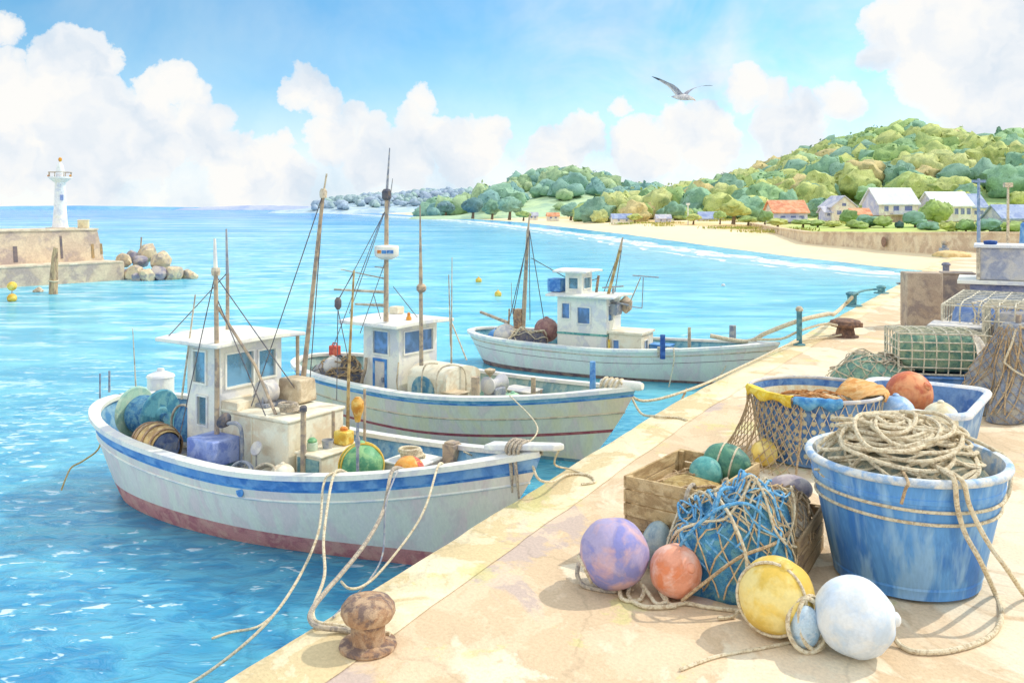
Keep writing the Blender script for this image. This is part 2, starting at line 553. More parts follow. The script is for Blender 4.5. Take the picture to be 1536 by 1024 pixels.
# net drum near the stern: three flanges on an axle athwart
MX = Matrix.Rotation(R(90), 3, 'X')
MD = Matrix.Rotation(R(8), 3, 'Z') @ Matrix.Rotation(R(90), 3, 'Y')
dc = Vector((.92, -.10, 1.04))
dr = MB().lathe([(.06, -.34), (.06, .30)], 12, dc, MD).lathe([(.22, -.28), (.27, -.2), (.28, 0), (.27, .14), (.22, .2)], 24, dc, MD).build('net_drum', wc('wound_blue_net', (92, 150, 188), (68, 122, 168), (130, 178, 192), 9, .9, .5, .2), r1)
for k, (yy, mt) in enumerate(((.2, wc('teal_flange', (96, 160, 176), (72, 136, 164), (130, 184, 186), 4)), (-.30, wc('pale_green_flange', (180, 212, 184), (156, 196, 180), (206, 222, 194), 4)))):
    MB().lathe([(.0, -.02), (.34, -.02), (.36, 0), (.34, .02), (.12, .02), (.1, .04), (0, .04)], 32, dc + MD @ Vector((0, 0, yy)) + Vector((0, 0, .03)), MD, cap0=False, cap1=False).build('drum_flange', mt, dr)
dr2 = MB().lathe([(.17, -.24), (.26, -.2), (.26, .2), (.17, .24)], 24, (1.72, .1, 1.0), Matrix.Rotation(R(78), 3, 'X')).build('cable_drum', wc('blue_drum', (84, 140, 186), (62, 112, 166), (116, 168, 194), 5), r1)
for yy in (-.22, .0, .22):
    MB().tube([(1.72 + .29 * math.cos(R(q)), .1 + yy, 1.0 + .29 * math.sin(R(q))) for q in range(0, 360, 15)], .018, 6, closed=True).build('hoop', PALE, dr2)
# vent pipe, round mirror, deck posts
vp = MB().tube(spline([(3.42, -.55, .66), (3.42, -.55, 1.2), (3.37, -.58, 1.34), (3.24, -.62, 1.34)], 6), .024, 10).build('vent_pipe', STEEL, r1)
MB().lathe([(.05, 0), (.1, .06), (.105, .08), (.09, .07)], 20, (3.24, -.62, 1.34), Matrix.Rotation(R(-70), 3, 'Y') @ Matrix.Rotation(R(20), 3, 'Z')).build('vent_mouth', DARK, vp)
mr = MB().tube([(3.72, -.58, .66), (3.72, -.58, 1.0)], .012).build('mirror_post', STEEL, r1)
MB().lathe([(0, -.012), (.085, -.012), (.09, 0), (.085, .012), (0, .012)], 24, (3.72, -.58, 1.09), Matrix.Rotation(R(65), 3, 'X'), cap0=False, cap1=False).build('mirror', GREYW, mr)
def post(b, u, vb, vt, zb, r, m, name='deck_post', cap=None):
    p = P(u, vb, zb); q = PY(u, vt, p.y)
    a, c = b.Mi @ p, b.Mi @ q
    o = MB().tube([a, c], [r, r * .92], 10).build(name, m, b.root)
    if cap:
        MB().lathe([(r * 1.25, 0), (r * 1.25, .05), (r * .8, .07)], 12, c - Vector((0, 0, .03))).build('post_cap', cap, o)
    return o
post(b1, 455, 725, 613, -.3, .036, POLE, cap=DARK)
post(b1, 500, 690, 616, -.15, .024, POLE)
post(b1, 547, 690, 583, -.3, .02, POLE)
post(b1, 164, 588, 556, 0.03, .018, STEEL, 'stern_stanchion'); post(b1, 150, 597, 560, 0.03, .014, STEEL, 'stern_stanchion')
mb = MB(); bp_ = b1.Mi @ P(678, 715, -.2); mb.box((bp_.x, bp_.y, .95), (.17, .17, .5)).box((bp_.x, bp_.y, 1.21), (.14, .14, .03))
mb.build('bitt', POLE, r1, bevel=.012)
# console forward of the trunk
cs = MB().box((4.36, .02, .85), (.42, .72, .38)).box((4.36, .02, 1.05), (.46, .76, .03)).build('deck_console', CREAM, r1, bevel=.012, smooth=0)
MB().box((4.36, -.345, .85), (.36, .01, .31)).build('console_door', wc('console_teal', (118, 158, 160), (92, 134, 148), (150, 180, 170), 4), cs, smooth=0)
MB().box((5.45, .3, .90), (.5, .5, .2)).box((5.45, .3, 1.01), (.54, .54, .03)).build('hatch', WHITE, r1, bevel=.015, smooth=0)
# masts, boom, stays
mst = b1.spar('mast', [(2.96, -.56, .66), (2.95, -.55, 2.0), (2.9, -.53, 3.22)], .045, .034, POLE)
MB().tube([(2.9, -.53, 3.2), (2.88, -.53, 3.62)], [.03, .018]).build('mast_tip', WHITE, mst)
MB().lathe([(.05, -.05), (.06, 0), (.05, .05)], 10, (2.9, -.53, 3.2)).build('mast_band', PALE, mst)
m2 = b1.spar('mast', [(2.2, .22, 2.28), (2.2, .22, 3.1)], .034, .03, POLE)
MB().tube([(2.2, .22, 3.05), (2.2, .2, 3.72)], [.024, .012]).build('mast_tip', STEEL, m2)
tb, bb = b1.ly(485, 290, 11.4), Vector((3.25, .62, 1.62))
bm_ = b1.spar('boom', [bb, bb.lerp(tb, .3), tb], .05, .032, POLE)
MB().tube([tb, tb + Vector((.06, 0, .25))], .012).lathe([(.045, -.06), (.05, .02), (.03, .06)], 10, tb).build('boom_tip', PALE, bm_)
for nm, a, c in (('stay', tb, (3.3, -.3, 1.5)), ('stay', tb - Vector((0, 0, .05)), (3.2, .8, 1.62)), ('stay', (2.9, -.53, 3.2), (2.55, -.85, .96)), ('stay', (2.9, -.53, 3.15), (3.6, .3, 1.5)),
                 ('stay', (2.9, -.53, 2.9), (3.7, -.42, 1.45)), ('stay', (2.2, .2, 3.1), (1.9, -.5, 2.3))):
    MB().tube([a, c], .007 if nm == 'stay' else .01, 5).build(nm, DARK, r1)
MB().tube([(2.9, -.5, 2.75), (3.25, -.2, 2.0), (3.75, -.3, 1.45)], .02, 6).build('derrick_strut', POLE, r1)
a = b1.l(297, 600, .0); b1.spar('whip_antenna', [(2.2, -.52, 1.5), b1.ly(293, 442, 11.6)], .018, .012, PALE)
a = b1.l(204, 585, .06); b1.spar('whip_antenna', [a, b1.ly(199, 492, (b1.M @ a).y)], .018, .008, PALE)
a = b1.l(521, 672, -.12); p = b1.M @ a
pl = b1.spar('fishing_pole', [(a.x, a.y, .9), b1.ly(523, 560, p.y), b1.ly(531, 405, p.y)], .034, .016, wc('bamboo', (190, 160, 104), (160, 130, 88), (212, 186, 130), 6))
MB().tube([b1.ly(531, 408, p.y), b1.ly(507, 450, p.y), b1.ly(505, 600, p.y)], .006, 5).build('line', DARK, pl)
MB().lathe([(.02, -.08), (.045, -.04), (.045, .04), (.02, .08)], 10, b1.ly(507, 455, p.y)).build('block', DARK, pl)
MB().tube([b1.ly(506, 460, p.y), b1.ly(524, 545, p.y)], .006, 5).build('line', DARK, pl)
# scuppers and drips
MB().lathe([(.0, 0), (.06, 0), (.06, .012), (0, .012)], 16, b1.pt(.56, .73, -1) + Vector((0, 0.004, 0)), Matrix.Rotation(R(90), 3, 'X'), cap0=False, cap1=False).build('scupper', BLUE, r1)

# ---- the middle boat
b2 = Boat('fishing_boat', 'cream fishing boat with thin red line and radar mast, middle of the three boats',
          -4.13, 18.0, 0.795, -0.607, 7.55, 2.5,
          lambda t: 0.92 + (0.10 * ((0.5 - t) / 0.5) ** 2 if t < 0.5 else 0.36 * ((t - 0.5) / 0.5) ** 1.8), lambda t: 0.55 + 0.7 * max(0, t - .56), stern_over=.8, bow_over=1.25)
b2.hull([HULLC, wc('teal_shadow_bottom', (112, 150, 160), (84, 128, 146), (146, 168, 164), 2), BANDT, REDL, WHITE], [(0.0, 4), (0.03, 2), (0.12, 0), (0.40, 0), (0.62, 3), (0.67, 0)], (0.10, 0.05),
        wc('inner_green', (150, 182, 176), (118, 160, 168), (184, 198, 182), 3), DECK, WHITE, strakes=((0.36, 0.014, TAN), (0.10, .012, BLUE)))
r2 = b2.root
MB().lathe([(.0, 0), (.06, 0), (.075, .04), (.07, .66), (.05, .72), (0, .72)], 18, (6.95, 0, 1.30), Matrix.Rotation(R(88), 3, 'Y'), cap0=False, cap1=False).build('bow_roller', WHITE, r2)
x0, x1, y0, y1 = 2.22, 3.12, -.57, .42
hol = {'s': [(2.48, 2.86, 1.40, 1.80)], 'b': [(-.44, .30, 1.42, 1.80)], 'p': [(2.4, 2.8, 1.42, 1.80)], 'a': [(-.4, .2, 1.42, 1.80)]}
mb = MB(); walls(mb, x0, x1, y0, y1, .55, 1.90, hol); mb.build('wheelhouse', WHITE, r2, smooth=0)
windows(r2, x0, x1, y0, y1, hol, pane=GLASSD)
MB().box((2.66, -.08, 1.1), (.7, .8, .04)).box((2.96, -.1, 1.3), (.15, .5, .25)).build('helm_console', STEEL, r2, smooth=0)
d_ = MB()
for bx_ in ((2.50, .05), (2.80, .05)):
    d_.box((bx_[0], y0 - .008, .94), (.05, .02, .74))
d_.box((2.65, y0 - .008, 1.285), (.25, .02, .05)).box((2.65, y0 - .008, .595), (.25, .02, .05))
dd = d_.build('door', BLUE, r2, smooth=0)
MB().box((2.65, y0 - .004, .94), (.25, .01, .64)).build('door_panel', GREYW, dd, smooth=0)
MB().box((2.745, y0 - .03, .94), (.03, .04, .08)).build('handle', STEEL, dd)
roof_slab(b2, 1.86, 3.34, -.86, .66, 1.91, .06, WHITE)
MB().lathe([(.05, 0), (.05, .05), (.03, .08), (.03, .13), (0, .15)], 12, (3.1, -.3, 2.0)).build('roof_lamp', ORANGE, r2)
MB().box((2.2, .3, 2.07), (.22, .2, .14)).build('roof_box', CREAM, r2, bevel=.02)
# domed engine casing
mb = MB()
prof = []
for k in range(13):
    q = math.pi * k / 12
    prof.append((-.08 + .46 * -math.cos(q), .55 + (.62 if 0 < k < 12 else 0) + .30 * math.sin(q)))
prof = [(-.54, .55), (-.54, 1.15)] + [(-.08 - .46 * math.cos(math.pi * k / 10), 1.15 + .22 * math.sin(math.pi * k / 10)) for k in range(11)] + [(.38, .55)]
prof = [(y, .55 + (z - .55) * .88) for y, z in prof]
vs = [(3.3, y, z) for y, z in prof] + [(4.2, y, z) for y, z in prof]
n_ = len(prof)
fs = [(k, k + 1, n_ + k + 1, n_ + k)[::-1] for k in range(n_ - 1)] + [tuple(range(n_))[::-1], tuple(range(n_, 2 * n_))]
ec = mb.add(vs, fs).build('engine_casing', CREAM, r2, smooth=40, bevel=.012)
mb = MB()
pr = [(3.42 + .26 - .26 * math.cos(math.pi * k / 10), .85 + .26 * math.sin(math.pi * k / 10)) for k in range(11)]
pr = [(3.42, .6)] + pr + [(3.94, .6)]
vs = [(x, -.545, z) for x, z in pr] + [(x, -.565, z) for x, z in pr]; n_ = len(pr)
mb.add(vs, [tuple(range(n_, 2 * n_)), tuple(range(n_))[::-1]] + [(k, k + 1, n_ + k + 1, n_ + k)[::-1] for k in range(n_ - 1)]).build('casing_door', wc('teal_glazing', (122, 170, 184), (84, 138, 168), (170, 190, 184), 5, .35), ec)
MB().tube(spline([(3.7, -.6, .58), (3.7, -.6, 1.1), (3.72, -.5, 1.31), (3.8, -.3, 1.30)], 5), .014).build('casing_pipe', PALE, ec)
MB().tube(spline([(4.05, -.6, .58), (4.05, -.6, 1.15), (4.1, -.4, 1.31), (4.24, -.1, 1.2), (4.26, -.1, .6)], 5), .014).build('casing_pipe', PALE, ec)
MB().tube(spline([(3.16, -.62, 1.3), (3.18, -.66, 1.15), (3.14, -.64, .9), (3.22, -.62, .62)], 5), .013).build('hose', TAN, r2)
MB().tube(spline([(2.34, -.62, 1.3), (2.36, -.66, 1.1), (2.28, -.66, .9), (2.18, -.64, .62)], 5), .03).build('hose', POLE, r2)
# masts with radar and yards
def mast2(u, vb, vt, y, r0, r1_, m=POLE):
    a = b2.ly(u[0], vb, y); c = b2.ly(u[1], vt, y)
    return b2.spar('mast', [a, c], r0, r1_, m), a, c
mm, a, c = mast2((579, 580), 482, 292, 15.7, .06, .045)
MB().tube([c, b2.ly(584.5, 222, 15.7)], [.028, .01]).tube([c + Vector((.03, 0, -.35)), b2.ly(589, 268, 15.7)], [.016, .008]).build('mast_tip', STEEL, mm)
MB().lathe([(.05, -.1), (.085, -.06), (.085, .06), (.05, .1)], 10, c).build('mast_band', DARK, mm)
ra = b2.ly(580, 378, 15.7) - Vector((0, 0, .08))
rd = MB().lathe([(.0, -.06), (.1, -.05), (.2, .0), (.215, .03), (.215, .17), (.2, .19), (.05, .205), (0, .205)], 32, ra, cap0=False, cap1=False).build('radar', WHITE, r2)
for k, (an, mt, wd) in enumerate(((-2.05, ORANGE, .05), (-1.62, BLUE, .05), (-1.12, BLUE, .09))):
    # three small panels on the side of the radar drum that faces the quay
    A = an - b2.yaw + R(-2)
    MB().box((ra.x + .216 * math.cos(A), ra.y + .216 * math.sin(A), ra.z + .09), (.012, wd + .03, .06), rz=A).build('radar_panel', mt, rd, bevel=.004)
for (ua, va), (ub, vb_), r_ in (((511, 404), (578, 418), .012), ((501, 434), (577, 438), .028), ((533, 456), (577, 458), .03), ((562, 400), (578, 402), .012)):
    MB().tube([b2.ly(ua, va, 15.9), b2.ly(ub, vb_, 15.7)], [r_ * .6, r_], 8).build('yard', PALE if r_ > .02 else POLE, mm)
for (ua, va), (ub, vb_) in (((577, 318), (507, 452)), ((577, 318), (524, 470)), ((578, 392), (540, 500)), ((560, 440), (571, 478)), ((590, 430), (626, 476)), ((575, 320), (500, 520))):
    MB().tube([b2.ly(ua, va, 15.7), b2.ly(ub, vb_, 15.3)], .007, 5).build('stay', DARK, r2)
m3, a, c = mast2((632, 631), 548, 400, 15.0, .045, .04)
MB().tube([c, b2.ly(630, 308, 15.0)], [.03, .01]).build('mast_tip', POLE, m3)
MB().lathe([(.05, -.07), (.085, -.03), (.085, .03), (.05, .07)], 12, b2.ly(632, 432, 15.0)).build('mast_band', POLE, m3)
b2.spar('whip_antenna', [b2.ly(677, 545, 15.2), b2.ly(678, 386, 15.2)], .022, .008, PALE)
b2.spar('whip_antenna', [b2.ly(676, 520, 15.2), b2.ly(673, 412, 15.2)], .018, .010, PALE)
MB().tube([b2.ly(678, 485, 15.2), b2.ly(700, 540, 14.9)], .014).build('antenna_brace', PALE, r2)
for k, (u, vb, vt, r_) in enumerate(((713, 612, 565, .075), (749, 600, 564, .045), (800, 604, 566, .045), (812, 607, 584, .02))):
    post(b2, u, vb, vt, -.25, r_, POLE, 'bitt')
po = post(b2, 889, 588, 542, .12, .05, BLUE, 'bow_post')
mb = MB(); q = b2.l(735, 575, -.1)
mb.tube([(q.x, q.y, .55), (q.x, q.y, 1.05)], .02).lathe([(.03, -.06), (.1, .02), (.1, .05), (0, .08)], 14, (q.x, q.y, 1.1)).build('deck_lamp', TAN, r2)

# ---- the far boat
b3 = Boat('fishing_boat', 'white fishing boat with brown waterline and two tier wheelhouse, farthest of three boats',
          -1.05, 23.6, 0.876, -0.482, 8.0, 2.4,
          lambda t: 0.72 + (0.08 * ((0.5 - t) / 0.5) ** 2 if t < 0.5 else 0.28 * ((t - 0.5) / 0.5) ** 1.6), lambda t: 0.42, stern_over=.7)
b3.hull([HULLW, BROWNL, WHITE, BROWNL], [(0.0, 2), (0.04, 0), (0.30, 3), (0.315, 0)], (0.12, 0.04), TEALIN, DECK, WHITE, strakes=((0.14, .012, TAN),))
r3 = b3.root
x0, x1, y0, y1 = 2.75, 4.05, -.5, .42
hol = {'s': [(2.88, 3.08, 1.32, 1.68), (3.30, 3.62, 1.22, 1.6)], 'b': [(-.42, -.14, 1.30, 1.66), (-.02, .34, 1.38, 1.68)], 'p': [(3.0, 3.7, 1.3, 1.66)]}
mb = MB(); walls(mb, x0, x1, y0, y1, .42, 1.84, hol); mb.build('wheelhouse', WHITE, r3, smooth=0)
windows(r3, x0, x1, y0, y1, hol, pane=GLASSD)
MB().box(((x0 + x1) / 2, y0 - .006, .96), (x1 - x0 + .02, .016, .05)).box((x1 + .006, (y0 + y1) / 2, .96), (.016, y1 - y0 + .02, .05)).build('cabin_stripe', TEALF, r3, smooth=0)
roof_slab(b3, 2.5, 4.3, -.68, .6, 1.85, .05, WHITE)
hol = {'s': [(3.02, 3.26, 2.04, 2.3)], 'b': [(-.3, .12, 2.04, 2.3)]}
mb = MB(); walls(mb, 2.92, 3.36, -.4, .22, 1.9, 2.42, hol, .04); mb.build('flybridge', WHITE, r3, smooth=0); windows(r3, 2.92, 3.36, -.4, .22, hol, .04)
roof_slab(b3, 2.66, 3.56, -.6, .44, 2.43, .05, WHITE)
MB().box((2.6, -.2, 2.1), (.36, .4, .32)).build('roof_locker', BLUE, r3, bevel=.015)
hol = {'b': [(-.2, -.02, .62, .86)], 's': [(4.2, 4.34, .6, .86)]}
mb = MB(); walls(mb, 4.08, 4.9, -.42, .4, .42, 1.02, hol, .04); mb.box((4.49, -.01, 1.045), (.9, .9, .05)); mb.build('trunk_cabin', CREAM, r3, smooth=0); windows(r3, 4.08, 4.9, -.42, .4, hol, .04, pane=GLASSD)
MB().box((4.12, -.5, .72), (.05, .04, .3)).build('trunk_post', YELLOW, r3)
def sp3(name, u0, v0, u1, v1, y0_, y1_, r0, r1_, m=POLE, parent=None):
    return b3.spar(name, [b3.ly(u0, v0, y0_), b3.ly(u1, v1, y1_)], r0, r1_, m, parent=parent)
m_ = sp3('mast', 783, 520, 792, 345, 22.6, 22.4, .085, .05); sp3('mast_tip', 792, 346, 794.5, 320, 22.4, 22.4, .04, .012, POLE, m_)
MB().box(b3.ly(779, 478, 22.6), (.2, .16, .5)).build('mast_step', RUST, m_)
bo = sp3('boom', 905, 470, 930, 374, 21.6, 21.3, .055, .045, wc('bamboo', (190, 160, 104))); sp3('boom_tip', 930, 375, 934, 356, 21.3, 21.3, .05, .02, POLE, bo)
sp3('derrick_post', 890, 471, 898, 413, 21.9, 21.9, .05, .04, RUST)
ta = sp3('antenna_mast', 938, 470, 961, 416, 21.4, 21.4, .02, .015); MB().tube([b3.ly(949, 413, 21.4), b3.ly(988, 416, 21.4)], .016).tube([b3.ly(965, 416, 21.4), b3.ly(963, 462, 21.4)], .012).tube([b3.ly(963, 462, 21.4), b3.ly(940, 459, 21.4)], .012).build('antenna_bar', STEEL, ta)
for (ua, va), (ub, vb) in (((794, 345), (770, 470)), ((794, 345), (816, 480)), ((794, 350), (795, 480)), ((797, 387), (873, 430)), ((933, 370), (922, 440)), ((930, 375), (905, 440)), ((792, 360), (765, 475)), ((897, 418), (872, 424))):
    MB().tube([b3.ly(ua, va, 22.4), b3.ly(ub, vb, 22.2)], .011, 5).build('stay', DARK, r3)
sp3('stern_boom', 721, 468, 762, 484, 23.3, 22.6, .05, .06)
sp3('gantry_post', 763, 492, 764, 463, 22.9, 22.9, .03, .03); sp3('gantry_post', 772, 495, 770, 462, 22.9, 22.9, .03, .03)
sp3('whip_antenna', 768, 470, 767, 424, 23, 23, .012, .008)
mb = MB(); p = b3.ly(918, 463, 21.5)
mb.box(p, (.4, .3, .26)).tube([p + Vector((-.3, -.2, .25)), p + Vector((.4, .1, .1))], .025).tube([p + Vector((0, 0, .1)), p + Vector((.02, .05, .5))], .03).tube([p + Vector((-.25, 0, .5)), p + Vector((.3, 0, .56))], .02).lathe([(0, -.1), (.1, -.08), (.1, .08), (0, .1)], 14, p + Vector((-.22, -.1, .1)), MX)
mb.build('searchlight_rig', STEEL, r3)
MB().lathe([(0.02, 0), (.14, .1), (.16, .3), (.03, .42), (0, .42)], 14, b3.ly(939, 470, 21.6)).build('roof_horn', POLE, r3)
for (u, vb, vt, r_, m) in ((994, 538, 502, .06, DKBLUE), (1034, 530, 491, .04, PALE), (1099, 513, 488, .085, STEEL), (1078, 514, 505, .025, STEEL), (988, 536, 520, .035, PALE)):
    post(b3, u, vb, vt, -.35 if vb > 520 else -.2, r_, m, 'bitt')
# ------------------------------------------------------------------ camera, sun, sky
cam = bpy.data.cameras.new('camera'); co = bpy.data.objects.new('camera', cam); col.objects.link(co)
co.location = (0, 0, H); co.rotation_euler = (R(90), 0, 0)
cam.sensor_width = 36; cam.lens = 36 * F / 1536.0
cam.shift_y = -(512 - HOR) / 1536.0
cam.clip_start = 0.1; cam.clip_end = 20000
sc.camera = co
sc.view_settings.view_transform = 'Standard'; sc.view_settings.look = 'None'; sc.view_settings.exposure = 0
TO_SUN = Vector((0.80, 0.34, 0.92)).normalized()
sl = bpy.data.lights.new('sun', 'SUN'); sl.energy = 2.7; sl.angle = R(0.6); sl.color = (1.0, 0.93, 0.82)
so = bpy.data.objects.new('sun', sl); col.objects.link(so)
so.rotation_euler = TO_SUN.to_track_quat('Z', 'Y').to_euler(); so.location = (40, 20, 50)
w = bpy.data.worlds.new('World'); sc.world = w; w.use_nodes = True
nt = w.node_tree; nt.nodes.clear()
tc = N(nt, 'ShaderNodeTexCoord')
dirv = N(nt, 'ShaderNodeVectorMath', operation='NORMALIZE'); nt.links.new(tc.outputs['Generated'], dirv.inputs[0])
sx = N(nt, 'ShaderNodeSeparateXYZ'); nt.links.new(dirv.outputs[0], sx.inputs[0])
# the blue of the sky: the physical sky, sampled higher up than the view so that the low sky is blue as on a clear day
zz = mth(nt, 'ADD', mth(nt, 'MULTIPLY', mth(nt, 'MAXIMUM', sx.outputs[2], 0.0), 2.6), 0.10)
cv = N(nt, 'ShaderNodeCombineXYZ'); nt.links.new(sx.outputs[0], cv.inputs[0]); nt.links.new(sx.outputs[1], cv.inputs[1]); nt.links.new(zz, cv.inputs[2])
nv = N(nt, 'ShaderNodeVectorMath', operation='NORMALIZE'); nt.links.new(cv.outputs[0], nv.inputs[0])
sky = N(nt, 'ShaderNodeTexSky', sky_type='NISHITA'); sky.sun_disc = False
sky.sun_elevation = math.asin(TO_SUN.z); sky.sun_rotation = math.atan2(TO_SUN.x, TO_SUN.y)
nt.links.new(nv.outputs[0], sky.inputs['Vector'])
hs = N(nt, 'ShaderNodeHueSaturation'); hs.inputs['Saturation'].default_value = 1.12; hs.inputs['Hue'].default_value = 0.488; nt.links.new(sky.outputs[0], hs.inputs['Color'])
el0 = mth(nt, 'ARCSINE', sx.outputs[2]); wsh = noise_tex(nt, dirv.outputs[0], 7.0, 5, 0.6, 0.6)
skyt = ramp(nt, [(0.10, (1.75, 2.0, 1.74)), (0.24, (1.05, 1.66, 1.72)), (1.0, (1.3, 1.8, 1.8))]); nt.links.new(mth(nt, 'ADD', el0, mth(nt, 'MULTIPLY', mth(nt, 'SUBTRACT', wsh, .5), .22)), skyt.inputs[0])
bsky = N(nt, 'ShaderNodeBackground'); bsky.inputs['Strength'].default_value = 0.15; nt.links.new(mixc(nt, 1.0, hs.outputs[0], skyt.outputs[0], 'MULTIPLY'), bsky.inputs['Color'])
# cumulus heaps: each is a cluster of round heads at a bearing and a height, their edges broken up by noise
az = mth(nt, 'ARCTAN2', sx.outputs[0], sx.outputs[1]); el = mth(nt, 'ARCSINE', sx.outputs[2])
ae = N(nt, 'ShaderNodeCombineXYZ'); nt.links.new(az, ae.inputs[0]); nt.links.new(el, ae.inputs[1])
wob = N(nt, 'ShaderNodeTexNoise'); wob.inputs['Scale'].default_value = 26; wob.inputs['Detail'].default_value = 6; wob.inputs['Roughness'].default_value = 0.6
nt.links.new(ae.outputs[0], wob.inputs['Vector'])
wsub = N(nt, 'ShaderNodeVectorMath', operation='SUBTRACT'); nt.links.new(wob.outputs['Color'], wsub.inputs[0]); wsub.inputs[1].default_value = (.5, .5, .5)
wsc = N(nt, 'ShaderNodeVectorMath', operation='SCALE'); nt.links.new(wsub.outputs[0], wsc.inputs[0]); wsc.inputs['Scale'].default_value = 0.05
aw = N(nt, 'ShaderNodeVectorMath', operation='ADD'); nt.links.new(ae.outputs[0], aw.inputs[0]); nt.links.new(wsc.outputs[0], aw.inputs[1])
flat = N(nt, 'ShaderNodeVectorMath', operation='MULTIPLY'); nt.links.new(aw.outputs[0], flat.inputs[0]); flat.inputs[1].default_value = (1, 1, 0)
CLOUDS = [(118, 82, 42), (85, 95, 38), (160, 98, 32), (100, 140, 60), (60, 190, 70), (150, 170, 60), (262, 125, 34), (290, 145, 26), (236, 142, 30), (322, 178, 30), (296, 195, 46), (210, 205, 66), (120, 225, 80),
          (464, 125, 30), (446, 140, 28), (488, 152, 30), (535, 168, 26), (556, 188, 28), (500, 205, 44), (368, 212, 18), (424, 218, 22), (396, 246, 40), (326, 225, 40), (430, 268, 42), (360, 272, 42),
          (630, 150, 24), (622, 185, 32), (655, 205, 38), (736, 200, 32), (700, 226, 54), (610, 228, 50), (560, 235, 50),
          (1122, 132, 34), (1158, 140, 26), (1205, 168, 34), (1180, 195, 52), (1060, 205, 54), (965, 225, 54), (868, 205, 40), (828, 230, 46), (1262, 150, 30),
          (1340, 40, 44), (1400, 35, 70), (1480, 40, 90), (1318, 82, 28), (1440, 110, 70), (1510, 150, 90), (1390, 105, 50), (4, 120, 44), (0, 200, 80), (6, 50, 22), (930, 160, 20), (1010, 190, 34)]
acc = None
for (u, v, r) in CLOUDS:
    d = Vector(((u - CX) / F, 1.0, (HOR - v) / F)).normalized()
    c = (math.atan2(d.x, d.y), math.asin(d.z), 0)
    dn = N(nt, 'ShaderNodeVectorMath', operation='DISTANCE'); nt.links.new(flat.outputs[0], dn.inputs[0]); dn.inputs[1].default_value = c
    q = N(nt, 'ShaderNodeMath', operation='MULTIPLY_ADD'); nt.links.new(dn.outputs['Value'], q.inputs[0]); q.inputs[1].default_value = -F / r; q.inputs[2].default_value = 1.0
    sc_ = mth(nt, 'MULTIPLY', q.outputs[0], r / 40.0)
    acc = sc_ if acc is None else mth(nt, 'MAXIMUM', acc, sc_)
edge = ramp(nt, [(0.0, 0.0), (0.05, 0.45), (0.13, 0.86), (0.4, 1.0)]); nt.links.new(acc, edge.inputs[0])
# unseen broken cloud added behind and above the view, brightened to fill shaded hulls
n2 = noise_tex(nt, dirv.outputs[0], 2.6, 6, 0.6, 0.3)
r2_ = ramp(nt, [(0.40, 0.0), (0.54, 0.95)]); nt.links.new(n2, r2_.inputs[0])
high = ramp(nt, [(0.27, 0.0), (0.40, 1.0)]); nt.links.new(el, high.inputs[0])
back = ramp(nt, [(0.62, 0.0), (0.80, 1.0)]); nt.links.new(mth(nt, 'ABSOLUTE', az), back.inputs[0])
gen = mth(nt, 'MULTIPLY', r2_.outputs[0], mth(nt, 'MAXIMUM', high.outputs[0], back.outputs[0]))
# bright haze towards the horizon and thin washes of high cloud
hz = ramp(nt, [(0.0, 0.97), (0.045, 0.86), (0.085, 0.42), (0.14, 0.10), (0.22, 0.0)]); nt.links.new(el, hz.inputs[0])
n4 = noise_tex(nt, ae.outputs[0], 5.0, 5, 0.6, 0.5)
veil = ramp(nt, [(0.36, 0.0), (0.64, 0.8)]); nt.links.new(n4, veil.inputs[0])
right = ramp(nt, [(0.48, 0.25), (0.60, 1.0)]); nt.links.new(mth(nt, 'ADD', mth(nt, 'MULTIPLY', az, 0.6), 0.5), right.inputs[0])
veil2 = mth(nt, 'MULTIPLY', veil.outputs[0], right.outputs[0])
m1 = mth(nt, 'MAXIMUM', edge.outputs[0], gen); m2_ = mth(nt, 'MAXIMUM', hz.outputs[0], veil2)
inv = mth(nt, 'SUBTRACT', 1.0, mth(nt, 'MULTIPLY', mth(nt, 'SUBTRACT', 1.0, m1), mth(nt, 'SUBTRACT', 1.0, m2_)), True)
n3 = noise_tex(nt, flat.outputs[0], 11.0, 4, 0.55, 0.2)
shade = ramp(nt, [(0.44, lin((254, 253, 250))), (0.53, lin((242, 246, 250))), (0.66, lin((220, 232, 244)))]); nt.links.new(n3, shade.inputs[0])
bcl = N(nt, 'ShaderNodeBackground'); nt.links.new(shade.outputs[0], bcl.inputs['Color']); nt.links.new(mth(nt, 'ADD', 1.0, mth(nt, 'MULTIPLY', gen, 0.75)), bcl.inputs['Strength'])
mxs = N(nt, 'ShaderNodeMixShader'); nt.links.new(inv, mxs.inputs[0]); nt.links.new(bsky.outputs[0], mxs.inputs[1]); nt.links.new(bcl.outputs[0], mxs.inputs[2])
wo = N(nt, 'ShaderNodeOutputWorld'); nt.links.new(mxs.outputs[0], wo.inputs['Surface'])

